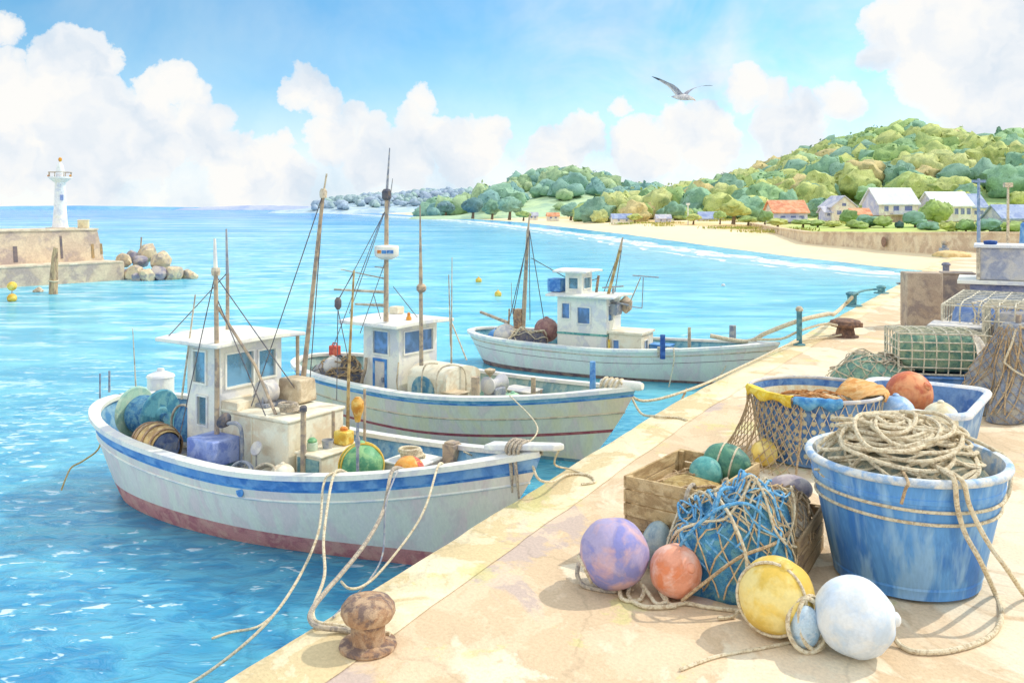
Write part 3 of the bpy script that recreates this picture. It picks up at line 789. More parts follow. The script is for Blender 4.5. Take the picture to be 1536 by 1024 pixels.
# ------------------------------------------------------------------ the sea
def sea_material():
    m = bpy.data.materials.new('sea_water'); m.use_nodes = True
    nt = m.node_tree; bs = nt.nodes['Principled BSDF']; out = nt.nodes['Material Output']
    tc = N(nt, 'ShaderNodeTexCoord'); sx = N(nt, 'ShaderNodeSeparateXYZ'); nt.links.new(tc.outputs['Object'], sx.inputs[0])
    # ripples get longer crests than they are wide
    def st(sc_):
        mp = N(nt, 'ShaderNodeMapping'); mp.inputs['Scale'].default_value = sc_; nt.links.new(tc.outputs['Object'], mp.inputs['Vector']); return mp.outputs[0]
    near = st((1.0, 1.9, 1)); far = st((0.22, 0.62, 1)); vfar = st((0.02, 0.09, 1))
    dy = sx.outputs[1]
    f1 = ramp(nt, [(0.10, 0.0), (0.30, 1.0)]); nt.links.new(mth(nt, 'MULTIPLY', dy, 0.01), f1.inputs[0])     # 10 m .. 30 m
    f2 = ramp(nt, [(0.10, 0.0), (0.40, 1.0)]); nt.links.new(mth(nt, 'MULTIPLY', dy, 0.002), f2.inputs[0])     # 50 m .. 200 m
    def layered(s, det, dist, ns=1.0):
        a = noise_tex(nt, near, s * ns, det, 0.55, dist); b = noise_tex(nt, far, s, det, 0.55, dist); c = noise_tex(nt, vfar, s, det, 0.55, dist)
        x = mixc(nt, f1.outputs[0], a, b); return mixc(nt, f2.outputs[0], x, c)
    big = layered(0.55, 3, 0.6); med = layered(1.25, 4, 0.9, 1.7); fine = layered(2.1, 3, 0.7, 1.5)
    # body colour: turquoise in the shallow bay, deeper blue out to sea
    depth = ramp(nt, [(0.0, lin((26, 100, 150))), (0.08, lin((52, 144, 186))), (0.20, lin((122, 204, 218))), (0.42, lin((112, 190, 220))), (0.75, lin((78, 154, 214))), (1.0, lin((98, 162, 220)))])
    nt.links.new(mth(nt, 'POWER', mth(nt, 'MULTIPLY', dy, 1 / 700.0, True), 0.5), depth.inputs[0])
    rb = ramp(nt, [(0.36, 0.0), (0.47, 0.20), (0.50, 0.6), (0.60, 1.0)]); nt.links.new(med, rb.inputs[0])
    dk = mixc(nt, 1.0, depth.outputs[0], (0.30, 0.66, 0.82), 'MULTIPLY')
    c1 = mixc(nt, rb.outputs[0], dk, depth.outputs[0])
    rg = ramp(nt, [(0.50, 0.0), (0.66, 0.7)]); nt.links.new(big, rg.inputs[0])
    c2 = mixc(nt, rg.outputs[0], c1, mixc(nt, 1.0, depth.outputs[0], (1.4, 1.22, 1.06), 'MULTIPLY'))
    # pale glints and small breaking crests; they thicken towards the open water on the left
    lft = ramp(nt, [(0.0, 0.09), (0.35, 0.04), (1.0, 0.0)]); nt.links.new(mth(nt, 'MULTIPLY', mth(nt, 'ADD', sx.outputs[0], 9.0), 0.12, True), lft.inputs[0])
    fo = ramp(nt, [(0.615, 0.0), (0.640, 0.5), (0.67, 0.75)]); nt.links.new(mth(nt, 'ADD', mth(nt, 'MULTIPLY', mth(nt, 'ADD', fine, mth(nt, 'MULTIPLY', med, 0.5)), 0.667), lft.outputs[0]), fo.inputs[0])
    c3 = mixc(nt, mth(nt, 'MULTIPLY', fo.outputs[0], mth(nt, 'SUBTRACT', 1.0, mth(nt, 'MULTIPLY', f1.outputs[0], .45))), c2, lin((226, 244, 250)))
    nt.links.new(c3, bs.inputs['Base Color'])
    bs.inputs['Roughness'].default_value = 0.5; bs.inputs['Specular IOR Level'].default_value = 0.0
    bs.subsurface_method = 'BURLEY'; bs.inputs['Subsurface Weight'].default_value = 0.75; bs.inputs['Subsurface Radius'].default_value = (0.35, 0.9, 1.1); bs.inputs['Subsurface Scale'].default_value = 0.9
    gl = N(nt, 'ShaderNodeBsdfGlossy'); gl.inputs['Roughness'].default_value = 0.05; gl.inputs['Color'].default_value = (0.92, 0.97, 1, 1)
    bp = N(nt, 'ShaderNodeBump'); bp.inputs['Strength'].default_value = 0.55; bp.inputs['Distance'].default_value = 0.12
    nt.links.new(mth(nt, 'ADD', mth(nt, 'MULTIPLY', med, 0.8), mth(nt, 'MULTIPLY', fine, 0.35)), bp.inputs['Height'])
    nt.links.new(bp.outputs[0], gl.inputs['Normal']); nt.links.new(bp.outputs[0], bs.inputs['Normal'])
    fr = N(nt, 'ShaderNodeFresnel'); fr.inputs['IOR'].default_value = 1.33; nt.links.new(bp.outputs[0], fr.inputs['Normal'])
    k = mth(nt, 'MINIMUM', mth(nt, 'ADD', mth(nt, 'MULTIPLY', fr.outputs[0], 0.9), 0.03), 0.34)
    mx = N(nt, 'ShaderNodeMixShader'); nt.links.new(k, mx.inputs[0]); nt.links.new(bs.outputs[0], mx.inputs[1]); nt.links.new(gl.outputs[0], mx.inputs[2])
    nt.links.new(mx.outputs[0], out.inputs['Surface'])
    return m
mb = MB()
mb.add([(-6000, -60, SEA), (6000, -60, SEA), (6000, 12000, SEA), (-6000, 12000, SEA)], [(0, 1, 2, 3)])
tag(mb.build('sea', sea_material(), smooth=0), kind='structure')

# ------------------------------------------------------------------ the quay
EDGE = [(-11.9, -13.2), (-1.85, 5.6), (2.34, 13.43), (8.9, 24.4), (15.6, 35.6), (24.0, 50.0), (33.0, 64.0)]
def edge_x(y):
    for (xa, ya), (xb, yb) in zip(EDGE, EDGE[1:]):
        if y <= yb: return xa + (xb - xa) * (y - ya) / (yb - ya)
    return EDGE[-1][0]
def quay_material(name, cs, edge=False):
    if name in MATS: return MATS[name]
    m = bpy.data.materials.new(name); m.use_nodes = True
    nt = m.node_tree; bs = nt.nodes['Principled BSDF']
    tc = N(nt, 'ShaderNodeTexCoord')
    mp = N(nt, 'ShaderNodeMapping'); mp.inputs['Rotation'].default_value = (0, 0, R(28)); mp.inputs['Scale'].default_value = (1.0, 0.8, 1); nt.links.new(tc.outputs['Object'], mp.inputs['Vector'])
    v = mp.outputs[0]
    c = [lin(x) for x in cs]
    n1 = noise_tex(nt, v, 0.55, 6, 0.62, 0.8)
    sd = N(nt, 'ShaderNodeSeparateXYZ'); nt.links.new(v, sd.inputs[0])
    band = ramp(nt, [(0.0, 0.0), (0.14, 0.13), (0.40, 0.13), (0.75, 0.0)]); nt.links.new(mth(nt, 'MULTIPLY', mth(nt, 'ADD', sd.outputs[0], 4.0), 0.36, True), band.inputs[0])  # shade patches along the coping, put into the concrete colour as a darker band
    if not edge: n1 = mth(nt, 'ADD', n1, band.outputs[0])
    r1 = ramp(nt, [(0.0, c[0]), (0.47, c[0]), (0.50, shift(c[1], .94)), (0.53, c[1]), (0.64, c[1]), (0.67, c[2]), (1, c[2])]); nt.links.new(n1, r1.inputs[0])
    o = N(nt, 'ShaderNodeVectorMath', operation='ADD'); nt.links.new(v, o.inputs[0]); o.inputs[1].default_value = (31, 7, 3)
    n2 = noise_tex(nt, o.outputs[0], 1.7, 6, 0.65, 0.5)
    r2 = ramp(nt, [(0.50, 0.0), (0.53, 0.45), (0.70, 0.75)]); nt.links.new(n2, r2.inputs[0])
    a = mixc(nt, r2.outputs[0], r1.outputs[0], c[3])
    o2 = N(nt, 'ShaderNodeVectorMath', operation='ADD'); nt.links.new(v, o2.inputs[0]); o2.inputs[1].default_value = (3, 57, 3)
    n3 = noise_tex(nt, o2.outputs[0], 1.1, 6, 0.7, 0.3)
    r3 = ramp(nt, [(0.58, 0.0), (0.62, 0.5), (0.8, 0.75)]); nt.links.new(n3, r3.inputs[0])
    b = mixc(nt, r3.outputs[0], a, lin((206, 202, 132)))          # moss
    n4 = noise_tex(nt, v, 38, 4, 0.7)
    r4 = ramp(nt, [(0.3, 0.86), (0.6, 1.04)]); nt.links.new(n4, r4.inputs[0])
    d = mixc(nt, 1.0, b, r4.outputs[0], 'MULTIPLY')
    # hairline cracks
    vo = N(nt, 'ShaderNodeTexVoronoi', feature='DISTANCE_TO_EDGE'); vo.inputs['Scale'].default_value = 0.42
    wv = N(nt, 'ShaderNodeVectorMath', operation='ADD'); nt.links.new(v, wv.inputs[0])
    nz = N(nt, 'ShaderNodeTexNoise'); nz.inputs['Scale'].default_value = 2.2; nz.inputs['Detail'].default_value = 5; nt.links.new(v, nz.inputs['Vector'])
    ws = N(nt, 'ShaderNodeVectorMath', operation='SCALE'); nt.links.new(nz.outputs['Color'], ws.inputs[0]); ws.inputs['Scale'].default_value = 0.5; nt.links.new(ws.outputs[0], wv.inputs[1])
    nt.links.new(wv.outputs[0], vo.inputs['Vector'])
    rc = ramp(nt, [(0.0, 0.86), (0.008, 1.0)]); nt.links.new(vo.outputs['Distance'], rc.inputs[0])
    e = mixc(nt, 1.0, d, rc.outputs[0], 'MULTIPLY')
    nt.links.new(e, bs.inputs['Base Color']); bs.inputs['Roughness'].default_value = 0.9; bs.inputs['Specular IOR Level'].default_value = 0.15
    bp = N(nt, 'ShaderNodeBump'); bp.inputs['Strength'].default_value = 0.35; bp.inputs['Distance'].default_value = 0.02
    nt.links.new(mth(nt, 'ADD', n4, mth(nt, 'MULTIPLY', n2, 2.0)), bp.inputs['Height']); nt.links.new(bp.outputs[0], bs.inputs['Normal'])
    MATS[name] = m; return m
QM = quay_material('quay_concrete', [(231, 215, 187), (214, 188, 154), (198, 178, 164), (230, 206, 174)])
CM = quay_material('coping_concrete', [(232, 216, 178), (218, 196, 152), (206, 184, 160), (238, 226, 194)], True)
# subdivided edge with small chips
ed = []
for (xa, ya), (xb, yb) in zip(EDGE, EDGE[1:]):
    n = max(2, int(math.hypot(xb - xa, yb - ya) / 0.22))
    for k in range(n):
        t = k / n; x, y = xa + (xb - xa) * t, ya + (yb - ya) * t
        j = 0.025 * mnoise.noise(Vector((x * 1.7, y * 1.7, 0))) + 0.016 * mnoise.noise(Vector((x * 7, y * 7, 4)))
        ed.append((x + j, y))
mb = MB(); vs, fs = [], []
for x, y in ed:
    vs += [(x + .50, y - .26, 0), (x + 60, y - 26, 0)]
for k in range(len(ed) - 1):
    a = 2 * k; fs.append((a, a + 1, a + 3, a + 2))
mb.add(vs, fs)
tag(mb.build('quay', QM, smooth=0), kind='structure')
mb = MB(); vs, fs = [], []
for i, (x, y) in enumerate(ed):
    d = .012 * mnoise.noise(Vector((x * 3, y * 3, 9)))
    vs += [(x - .03, y + .015, -3), (x - .03, y + .015, -.035), (x + .02, y - .01, .006 + d * .4), (x + .52, y - .27, .006)]
for k in range(len(ed) - 1):
    for q in range(3):
        a = 4 * k + q; fs.append((a, a + 1, a + 5, a + 4))
mb.add(vs, fs)
tag(mb.build('quay_edge', CM, smooth=60), kind='structure')

# ------------------------------------------------------------------ beach and land
SH = [(44, 30.0), (53.7, 23.7), (60, 21.6), (73.9, 18.6), (95, 15.8), (126.7, 12.6), (190, 3.0), (266, -9.6), (443, -56), (700, -130), (1100, -260)]
def shore(y):
    if y <= SH[0][0]: return SH[0][1]
    for (ya, xa), (yb, xb) in zip(SH, SH[1:]):
        if y <= yb: return xa + (xb - xa) * (y - ya) / (yb - ya)
    return SH[-1][1]
def sand_z(d, y):
    k = min(1.0, max(0.0, d / (14 + y * .10)))
    z = -1.25 + 1.55 * (k * k * (3 - 2 * k)) ** .8 if d > 0 else -1.25 + d * .05
    return z + 0.45 * min(1, max(0, (d - 20) / 30))
def sand_material():
    m = bpy.data.materials.new('beach_sand'); m.use_nodes = True
    nt = m.node_tree; bs = nt.nodes['Principled BSDF']
    at = N(nt, 'ShaderNodeVertexColor', layer_name='Col'); sx = N(nt, 'ShaderNodeSeparateColor'); nt.links.new(at.outputs['Color'], sx.inputs[0])
    tc = N(nt, 'ShaderNodeTexCoord')
    mp = N(nt, 'ShaderNodeMapping'); mp.inputs['Scale'].default_value = (.10, .035, 1); nt.links.new(tc.outputs['Object'], mp.inputs['Vector'])
    n1 = noise_tex(nt, mp.outputs[0], 1.0, 6, 0.6, 0.4)
    k = mth(nt, 'ADD', sx.outputs[0], mth(nt, 'MULTIPLY', mth(nt, 'SUBTRACT', n1, .5), 0.14))
    r = ramp(nt, [(0.0, lin((196, 178, 140))), (0.055, lin((214, 190, 148))), (0.085, lin((236, 216, 178))), (0.30, lin((238, 220, 184))), (0.34, lin((224, 192, 140))), (0.40, lin((228, 196, 142))), (0.46, lin((236, 216, 178))), (0.62, lin((236, 220, 180))), (0.78, lin((214, 206, 140))), (0.92, lin((190, 196, 116)))])
    nt.links.new(k, r.inputs[0])
    n2 = noise_tex(nt, tc.outputs['Object'], 0.5, 5, 0.65)
    r2 = ramp(nt, [(0.3, .92), (0.7, 1.05)]); nt.links.new(n2, r2.inputs[0])
    gn = ramp(nt, [(0.35, lin((206, 204, 132))), (0.5, lin((186, 200, 116))), (0.62, lin((160, 188, 106)))]); nt.links.new(noise_tex(nt, tc.outputs['Object'], .14, 5, .6), gn.inputs[0])
    gk = mth(nt, 'ADD', sx.outputs[1], mth(nt, 'MULTIPLY', mth(nt, 'SUBTRACT', n2, .5), .7), True)
    sg = mixc(nt, mth(nt, 'MULTIPLY', gk, sx.outputs[1], True), r.outputs[0], gn.outputs[0])
    nt.links.new(mixc(nt, 1.0, sg, r2.outputs[0], 'MULTIPLY'), bs.inputs['Base Color'])
    bs.inputs['Roughness'].default_value = .95; bs.inputs['Specular IOR Level'].default_value = .1
    return m
WP = [(45, 38), (50, 36.5), (61.5, 32.4), (72, 30.6), (88, 29.2), (112, 33.2), (150, 40)]
def wall_x(y):
    if y <= WP[0][0]: return WP[0][1]
    for (ya, xa), (yb, xb) in zip(WP, WP[1:]):
        if y <= yb: return xa + (xb - xa) * (y - ya) / (yb - ya)
    return WP[-1][1]
ys = [40 * (1.03 ** i) for i in range(112)]
ds = [-8, -3, -1, 0, 1, 2, 3.5, 5, 7, 8.5, 10, 12, 13.5, 15, 17, 19, 21, 24, 27, 30, 34, 38, 44, 50, 60, 70, 110, 200, 400, 900]
mb = MB(); vs, cs_ = [], []
for y in ys:
    for d in ds:
        sc2 = 1 + y / 260.0
        dd = d * sc2
        x = shore(y) + dd + (0.5 * sc2 * mnoise.noise(Vector((y * .09, 3, 0))) if d < 30 else 0)
        gr = max(0.0, min(1.0, (x - wall_x(y) - .8) / 4)) if y < 150 else max(0.0, min(1.0, (d - 34) / 12.0))
        vs.append((x, y, sand_z(dd / sc2 ** .5, y) + (.10 * mnoise.noise(Vector((x * .12, y * .12, 1))) if d > 9 else 0)))
        cs_.append((min(1, max(0, d / 46)), gr, 0))
nd = len(ds)
fs = [(i * nd + k, i * nd + k + 1, (i + 1) * nd + k + 1, (i + 1) * nd + k) for i in range(len(ys) - 1) for k in range(nd - 1)]
mb.add(vs, fs)
tag(mb.build('beach', sand_material(), smooth=80, colors=cs_), kind='structure')
# the line of surf: thin foam lying on the water's edge
FOAM = wc('foam', (250, 252, 252), (226, 240, 246), (252, 252, 252), 0.5, 0.9, 0.0, 0.02)
mb = MB()
for off, wd, sd in ((-0.2, 0.95, 0), (-2.4, 0.26, 40)):
    vs, fs = [], []
    yy = [48 + i * .7 * (1 + i * .004) for i in range(620)]
    for i, y in enumerate(yy):
        s2 = 1 + y / 150.0
        n1 = mnoise.noise(Vector((y * .16, sd, 0))) + .5 * mnoise.noise(Vector((y * .5, sd, 2))); n2 = mnoise.noise(Vector((y * .22, sd, 7))) + .6 * mnoise.noise(Vector((y * .7, sd, 5)))
        x = shore(y) + off * s2 + .9 * n1 * s2
        wv = max(0.02, wd * s2 * (1 + 1.0 * n2) - (0.15 if sd else 0))
        vs += [(x - wv, y, SEA + .012), (x + wv, y, SEA + .014)]
    for i in range(len(yy) - 1):
        a = 2 * i; fs.append((a, a + 1, a + 3, a + 2))
    mb.add(vs, fs)
ft = FOAM.node_tree; bsn = ft.nodes['Principled BSDF']; ftc = N(ft, 'ShaderNodeTexCoord')
fmp = N(ft, 'ShaderNodeMapping'); fmp.inputs['Scale'].default_value = (.9, .25, 1); ft.links.new(ftc.outputs['Object'], fmp.inputs['Vector'])
fal = ramp(ft, [(0.36, 0.15), (0.56, 0.95)]); ft.links.new(noise_tex(ft, fmp.outputs[0], 1.0, 5, .6, .5), fal.inputs[0]); ft.links.new(fal.outputs[0], bsn.inputs['Alpha'])
tag(mb.build('surf', FOAM, smooth=0), kind='structure')
# the shallows: the sea turns pale over the sand as it nears the beach
mb = MB(); vs, fs, cs_ = [], [], []
yy = [46 * 1.02 ** i for i in range(120)]
for y in yy:
    s2 = 1 + y / 150.0
    for k, a_ in ((0.5, 1.0), (-2.5, .8), (-7, .35), (-14, 0.0)):
        vs.append((shore(y) + k * s2, y, SEA + .005)); cs_.append((a_, a_, a_))
for i in range(len(yy) - 1):
    for k in range(3):
        a_ = 4 * i + k; fs.append((a_, a_ + 4, a_ + 5, a_ + 1)[::-1])
shm = bpy.data.materials.new('shallow_water'); shm.use_nodes = True; st_ = shm.node_tree; bsn = st_.nodes['Principled BSDF']
va = N(st_, 'ShaderNodeVertexColor', layer_name='Col'); stc = N(st_, 'ShaderNodeTexCoord')
smp = N(st_, 'ShaderNodeMapping'); smp.inputs['Scale'].default_value = (.5, .22, 1); st_.links.new(stc.outputs['Object'], smp.inputs['Vector'])
sn = noise_tex(st_, smp.outputs[0], 1.0, 5, .6, .5)
sal = mth(st_, 'MULTIPLY', va.outputs['Color'], mth(st_, 'ADD', mth(st_, 'MULTIPLY', sn, .9), .25), True)
st_.links.new(sal, bsn.inputs['Alpha']); bsn.inputs['Base Color'].default_value = (*lin((176, 224, 228)), 1); bsn.inputs['Roughness'].default_value = .3
tag(mb.add(vs, fs).build('shallow_water', shm, smooth=0, colors=cs_), kind='structure')

# ------------------------------------------------------------------ wooded hills
def prof(pts, u):
    if u <= pts[0][0]: return pts[0][1]
    for (a, va), (b, vb) in zip(pts, pts[1:]):
        if u <= b:
            t = (u - a) / (b - a); t = t * t * (3 - 2 * t); return va + (vb - va) * t
    return pts[-1][1]
HILLS = {   # outline of the crest against the sky, distance of the foot and of the crest
    'main': ([(880, 322), (960, 306), (1000, 296), (1040, 288), (1110, 270), (1180, 244), (1250, 226), (1290, 214), (1340, 202), (1390, 210), (1430, 226), (1470, 226), (1510, 214), (1560, 212), (1680, 214), (1900, 230)], 195, 330, 6.5),
    'mid': ([(640, 322), (700, 312), (740, 292), (780, 276), (820, 264), (850, 260), (880, 266), (920, 282), (960, 292), (1000, 296), (1080, 292), (1200, 300)], 330, 470, 8.0),
    'back': ([(1280, 262), (1380, 220), (1430, 217), (1480, 222), (1560, 240), (1700, 260)], 420, 540, 9.0),
    'far': ([(450, 316), (480, 308), (520, 300), (560, 294), (600, 293), (650, 288), (690, 286), (740, 292), (800, 300), (900, 306)], 760, 950, 6.5)}
def hill_z(key, x, y):
    pts, y0, y1, cr = HILLS[key]
    u = CX + F * x / y1
    top = H + (HOR - prof(pts, u)) * y1 / F - cr * .45
    t = max(0.0, (y - y0) / (y1 - y0))
    if t <= 1: k = t ** .85 * (1.25 - .25 * t)
    else: k = max(0.0, 1 - (t - 1) * 1.5)
    z = 0.4 + (top - 0.4) * k
    return z + (top * .07) * mnoise.noise(Vector((x * .02, y * .02, 5))) * min(1, t * 3)
FLOOR = {'main': (186, 206, 132), 'mid': (184, 210, 172), 'back': (160, 198, 206), 'far': (180, 202, 214)}  # distance haze is mixed into these ground colours, bluer on the farther hills
for key, (pts, y0, y1, cr) in HILLS.items():
    ua, ub = pts[0][0], pts[-1][0]
    xa, xb = (ua - CX) * y1 / F, (ub - CX) * y1 / F
    nx, ny = 60, 18
    vs = []
    for j in range(ny + 1):
        y = y0 + (y1 + (y1 - y0) * .6 - y0) * j / ny
        for i in range(nx + 1):
            x = xa + (xb - xa) * i / nx
            x = x * (0.7 + .3 * y / y1) if key != 'main' else x * (0.72 + .28 * y / y1)
            vs.append((x, y, hill_z(key, x, y) if 0 < i < nx and j > 0 else -2.5))
    fs = [(j * (nx + 1) + i, j * (nx + 1) + i + 1, (j + 1) * (nx + 1) + i + 1, (j + 1) * (nx + 1) + i) for j in range(ny) for i in range(nx)]
    o = MB().add(vs, fs).build('hill', wc('hill_floor_' + key, FLOOR[key], scale=.05, bump=0), smooth=60)
    tag(o, kind='structure')
# crown templates: a lumpy core with tufts of leaves standing out from it
def ico(sub):
    bm = bmesh.new(); bmesh.ops.create_icosphere(bm, subdivisions=sub, radius=1.0)
    v = [x.co.copy() for x in bm.verts]; f = [tuple(q.index for q in x.verts) for x in bm.faces]; bm.free(); return v, f
ICO2, ICO3 = ico(2), ico(3)
def crown(rnd, c, r, colr, mb, cols, tufts=26, base=ICO2, amp=.38, leaf=.34):
    sd = rnd.random() * 100
    c = Vector(c)
    V = []
    for v in base[0]:
        k = 1 + amp * mnoise.noise(v * 1.7 + Vector((sd, 0, 0))) + amp * .55 * mnoise.noise(v * 3.6 + Vector((0, sd, 0))) + (amp * .3 * mnoise.noise(v * 8 + Vector((sd, sd, 0))) if base is ICO3 else 0)
        zz_ = v.z if v.z > 0 else v.z * .7
        V.append(c + Vector((v.x * r[0], v.y * r[1], zz_ * r[2])) * k)
        q = 1 + .22 * mnoise.noise(v * 2.6 + Vector((0, 0, sd))); cols.append(tuple(x * q for x in colr))
    mb.add(V, base[1])
    for _ in range(tufts):
        d = Vector((rnd.gauss(0, 1), rnd.gauss(0, 1), rnd.gauss(.25, .9))).normalized()
        k = 1 + amp * mnoise.noise(d * 1.7 + Vector((sd, 0, 0)))
        p = c + Vector((d.x * r[0], d.y * r[1], (d.z if d.z > 0 else d.z * .7) * r[2])) * k * rnd.uniform(.86, 1.0)
        t1 = Vector((rnd.gauss(0, 1), rnd.gauss(0, 1), rnd.gauss(0, 1))).normalized(); t2 = t1.cross(d)
        if t2.length < .1: continue
        t2.normalize(); s_ = r[2] * leaf * rnd.uniform(.5, 1.1)
        q = rnd.uniform(.75, 1.3)
        mb.add([p - t1 * s_, p + t2 * s_ * .7, p + t1 * s_ * .9, p - t2 * s_ * .6], [(0, 1, 2, 3)])
        cols += [tuple(x * q for x in colr)] * 4
    return mb
LEAF = wc('foliage', (236, 236, 226), (196, 206, 196), (250, 246, 220), .22, .85, 0.6, .2, attr='Col')
def translucent(m, k):
    t = m.node_tree; bsn = t.nodes['Principled BSDF']; out = t.nodes['Material Output']
    src = bsn.inputs['Base Color'].links[0].from_socket
    tl = N(t, 'ShaderNodeBsdfTranslucent'); t.links.new(src, tl.inputs['Color'])
    mx = N(t, 'ShaderNodeMixShader'); mx.inputs[0].default_value = k
    t.links.new(bsn.outputs[0], mx.inputs[1]); t.links.new(tl.outputs[0], mx.inputs[2]); t.links.new(mx.outputs[0], out.inputs['Surface'])
LEAFN = wc('near_foliage', (236, 236, 226), (196, 204, 186), (250, 246, 220), .9, .8, 0.0, .10, attr='Col')
translucent(LEAFN, .1)
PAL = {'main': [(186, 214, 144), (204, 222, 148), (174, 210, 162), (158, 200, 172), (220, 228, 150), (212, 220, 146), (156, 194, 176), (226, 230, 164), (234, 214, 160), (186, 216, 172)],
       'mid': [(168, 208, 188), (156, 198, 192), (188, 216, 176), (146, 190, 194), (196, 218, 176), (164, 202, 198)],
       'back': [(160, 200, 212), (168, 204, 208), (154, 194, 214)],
       'far': [(192, 208, 240), (186, 206, 238), (192, 214, 230), (190, 218, 222)]}  # farther woods are paler and bluer: aerial haze put into the leaf colour
WOODN = {'main': 1500, 'mid': 560, 'back': 150, 'far': 1100}
for key, n in WOODN.items():
    pts, y0, y1, cr = HILLS[key]
    rnd = random.Random(len(key) * 11 + 3)
    mb, cols = MB(), []
    ua, ub = pts[0][0], pts[-1][0]
    if key == 'main': ub = 1640
    if key == 'far': ua = 470
    placed = 0
    while placed < n:
        y = y0 + (y1 * 1.03 - y0) * math.sqrt(rnd.random()) if placed > 170 else y1 * rnd.uniform(.96, 1.03)
        u = rnd.uniform(ua, ub); x = (u - CX) / F * y
        z = hill_z(key, x, y)
        if z < 1.2 and key == 'main' and y < y0 + 8: continue
        s_ = cr * rnd.choice((.3, .4, .5, .62, .75)) * rnd.uniform(.85, 1.1) * (.7 if y < y0 + 18 else 1)
        k = rnd.random()
        # neighbouring trees tend to be of one kind, so the wood shows in patches
        g = mnoise.noise(Vector((x * .035, y * .035, 2))) * .5 + .5
        pal = PAL[key]
        c = lin(pal[int((g * 1.4 - .2 + rnd.uniform(-.22, .22)) * len(pal)) % len(pal)])
        crown(rnd, (x, y, z + s_ * .55), (s_ * rnd.uniform(.8, 1.2), s_ * rnd.uniform(.8, 1.2), s_ * rnd.uniform(.7, 1.1)), c, mb, cols, 54 if key in ('main', 'mid') else 10, ICO3 if (key == 'main' and y < 275) else ICO2, .46 if key in ('main', 'mid') else .3, leaf=.17)
        placed += 1
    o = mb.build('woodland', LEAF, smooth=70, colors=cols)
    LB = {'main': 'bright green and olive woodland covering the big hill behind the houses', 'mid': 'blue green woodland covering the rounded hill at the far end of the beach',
          'back': 'hazy blue wood on the ridge behind the big hill', 'far': 'pale hazy lilac wood along the most distant headland'}
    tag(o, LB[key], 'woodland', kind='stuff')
# low hazy land on the horizon
mb = MB()
def ridge(pts, y, dz):
    vs, fs = [], []
    for k, (u, v) in enumerate(pts):
        x = (u - CX) / F * y
        vs += [(x, y - 60, SEA - 1), (x, y, H + (HOR - v) * y / F), (x, y + 500, SEA - 1)]
    for k in range(len(pts) - 1):
        a = 3 * k; fs += [(a, a + 3, a + 4, a + 1), (a + 1, a + 4, a + 5, a + 2)]
    return vs, fs
pp = [(270 + i * 7, 317 - 9 * (1 - abs((i - 18) / 26.0) ** 1.5) - 2.0 * mnoise.noise(Vector((i * .45, 1, 0)))) for i in range(54)]
mb.add(*ridge([(u, min(v, 315)) for u, v in pp], 2600, 0))
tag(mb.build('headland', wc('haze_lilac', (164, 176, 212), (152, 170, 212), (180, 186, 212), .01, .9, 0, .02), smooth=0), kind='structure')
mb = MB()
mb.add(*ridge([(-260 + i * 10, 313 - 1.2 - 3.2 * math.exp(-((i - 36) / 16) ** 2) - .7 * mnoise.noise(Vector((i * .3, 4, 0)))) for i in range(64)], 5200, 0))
tag(mb.build('distant_land', wc('haze_blue', (118, 172, 222), (108, 162, 218), (134, 182, 224), .004, .9, 0, .02), smooth=0), kind='structure')
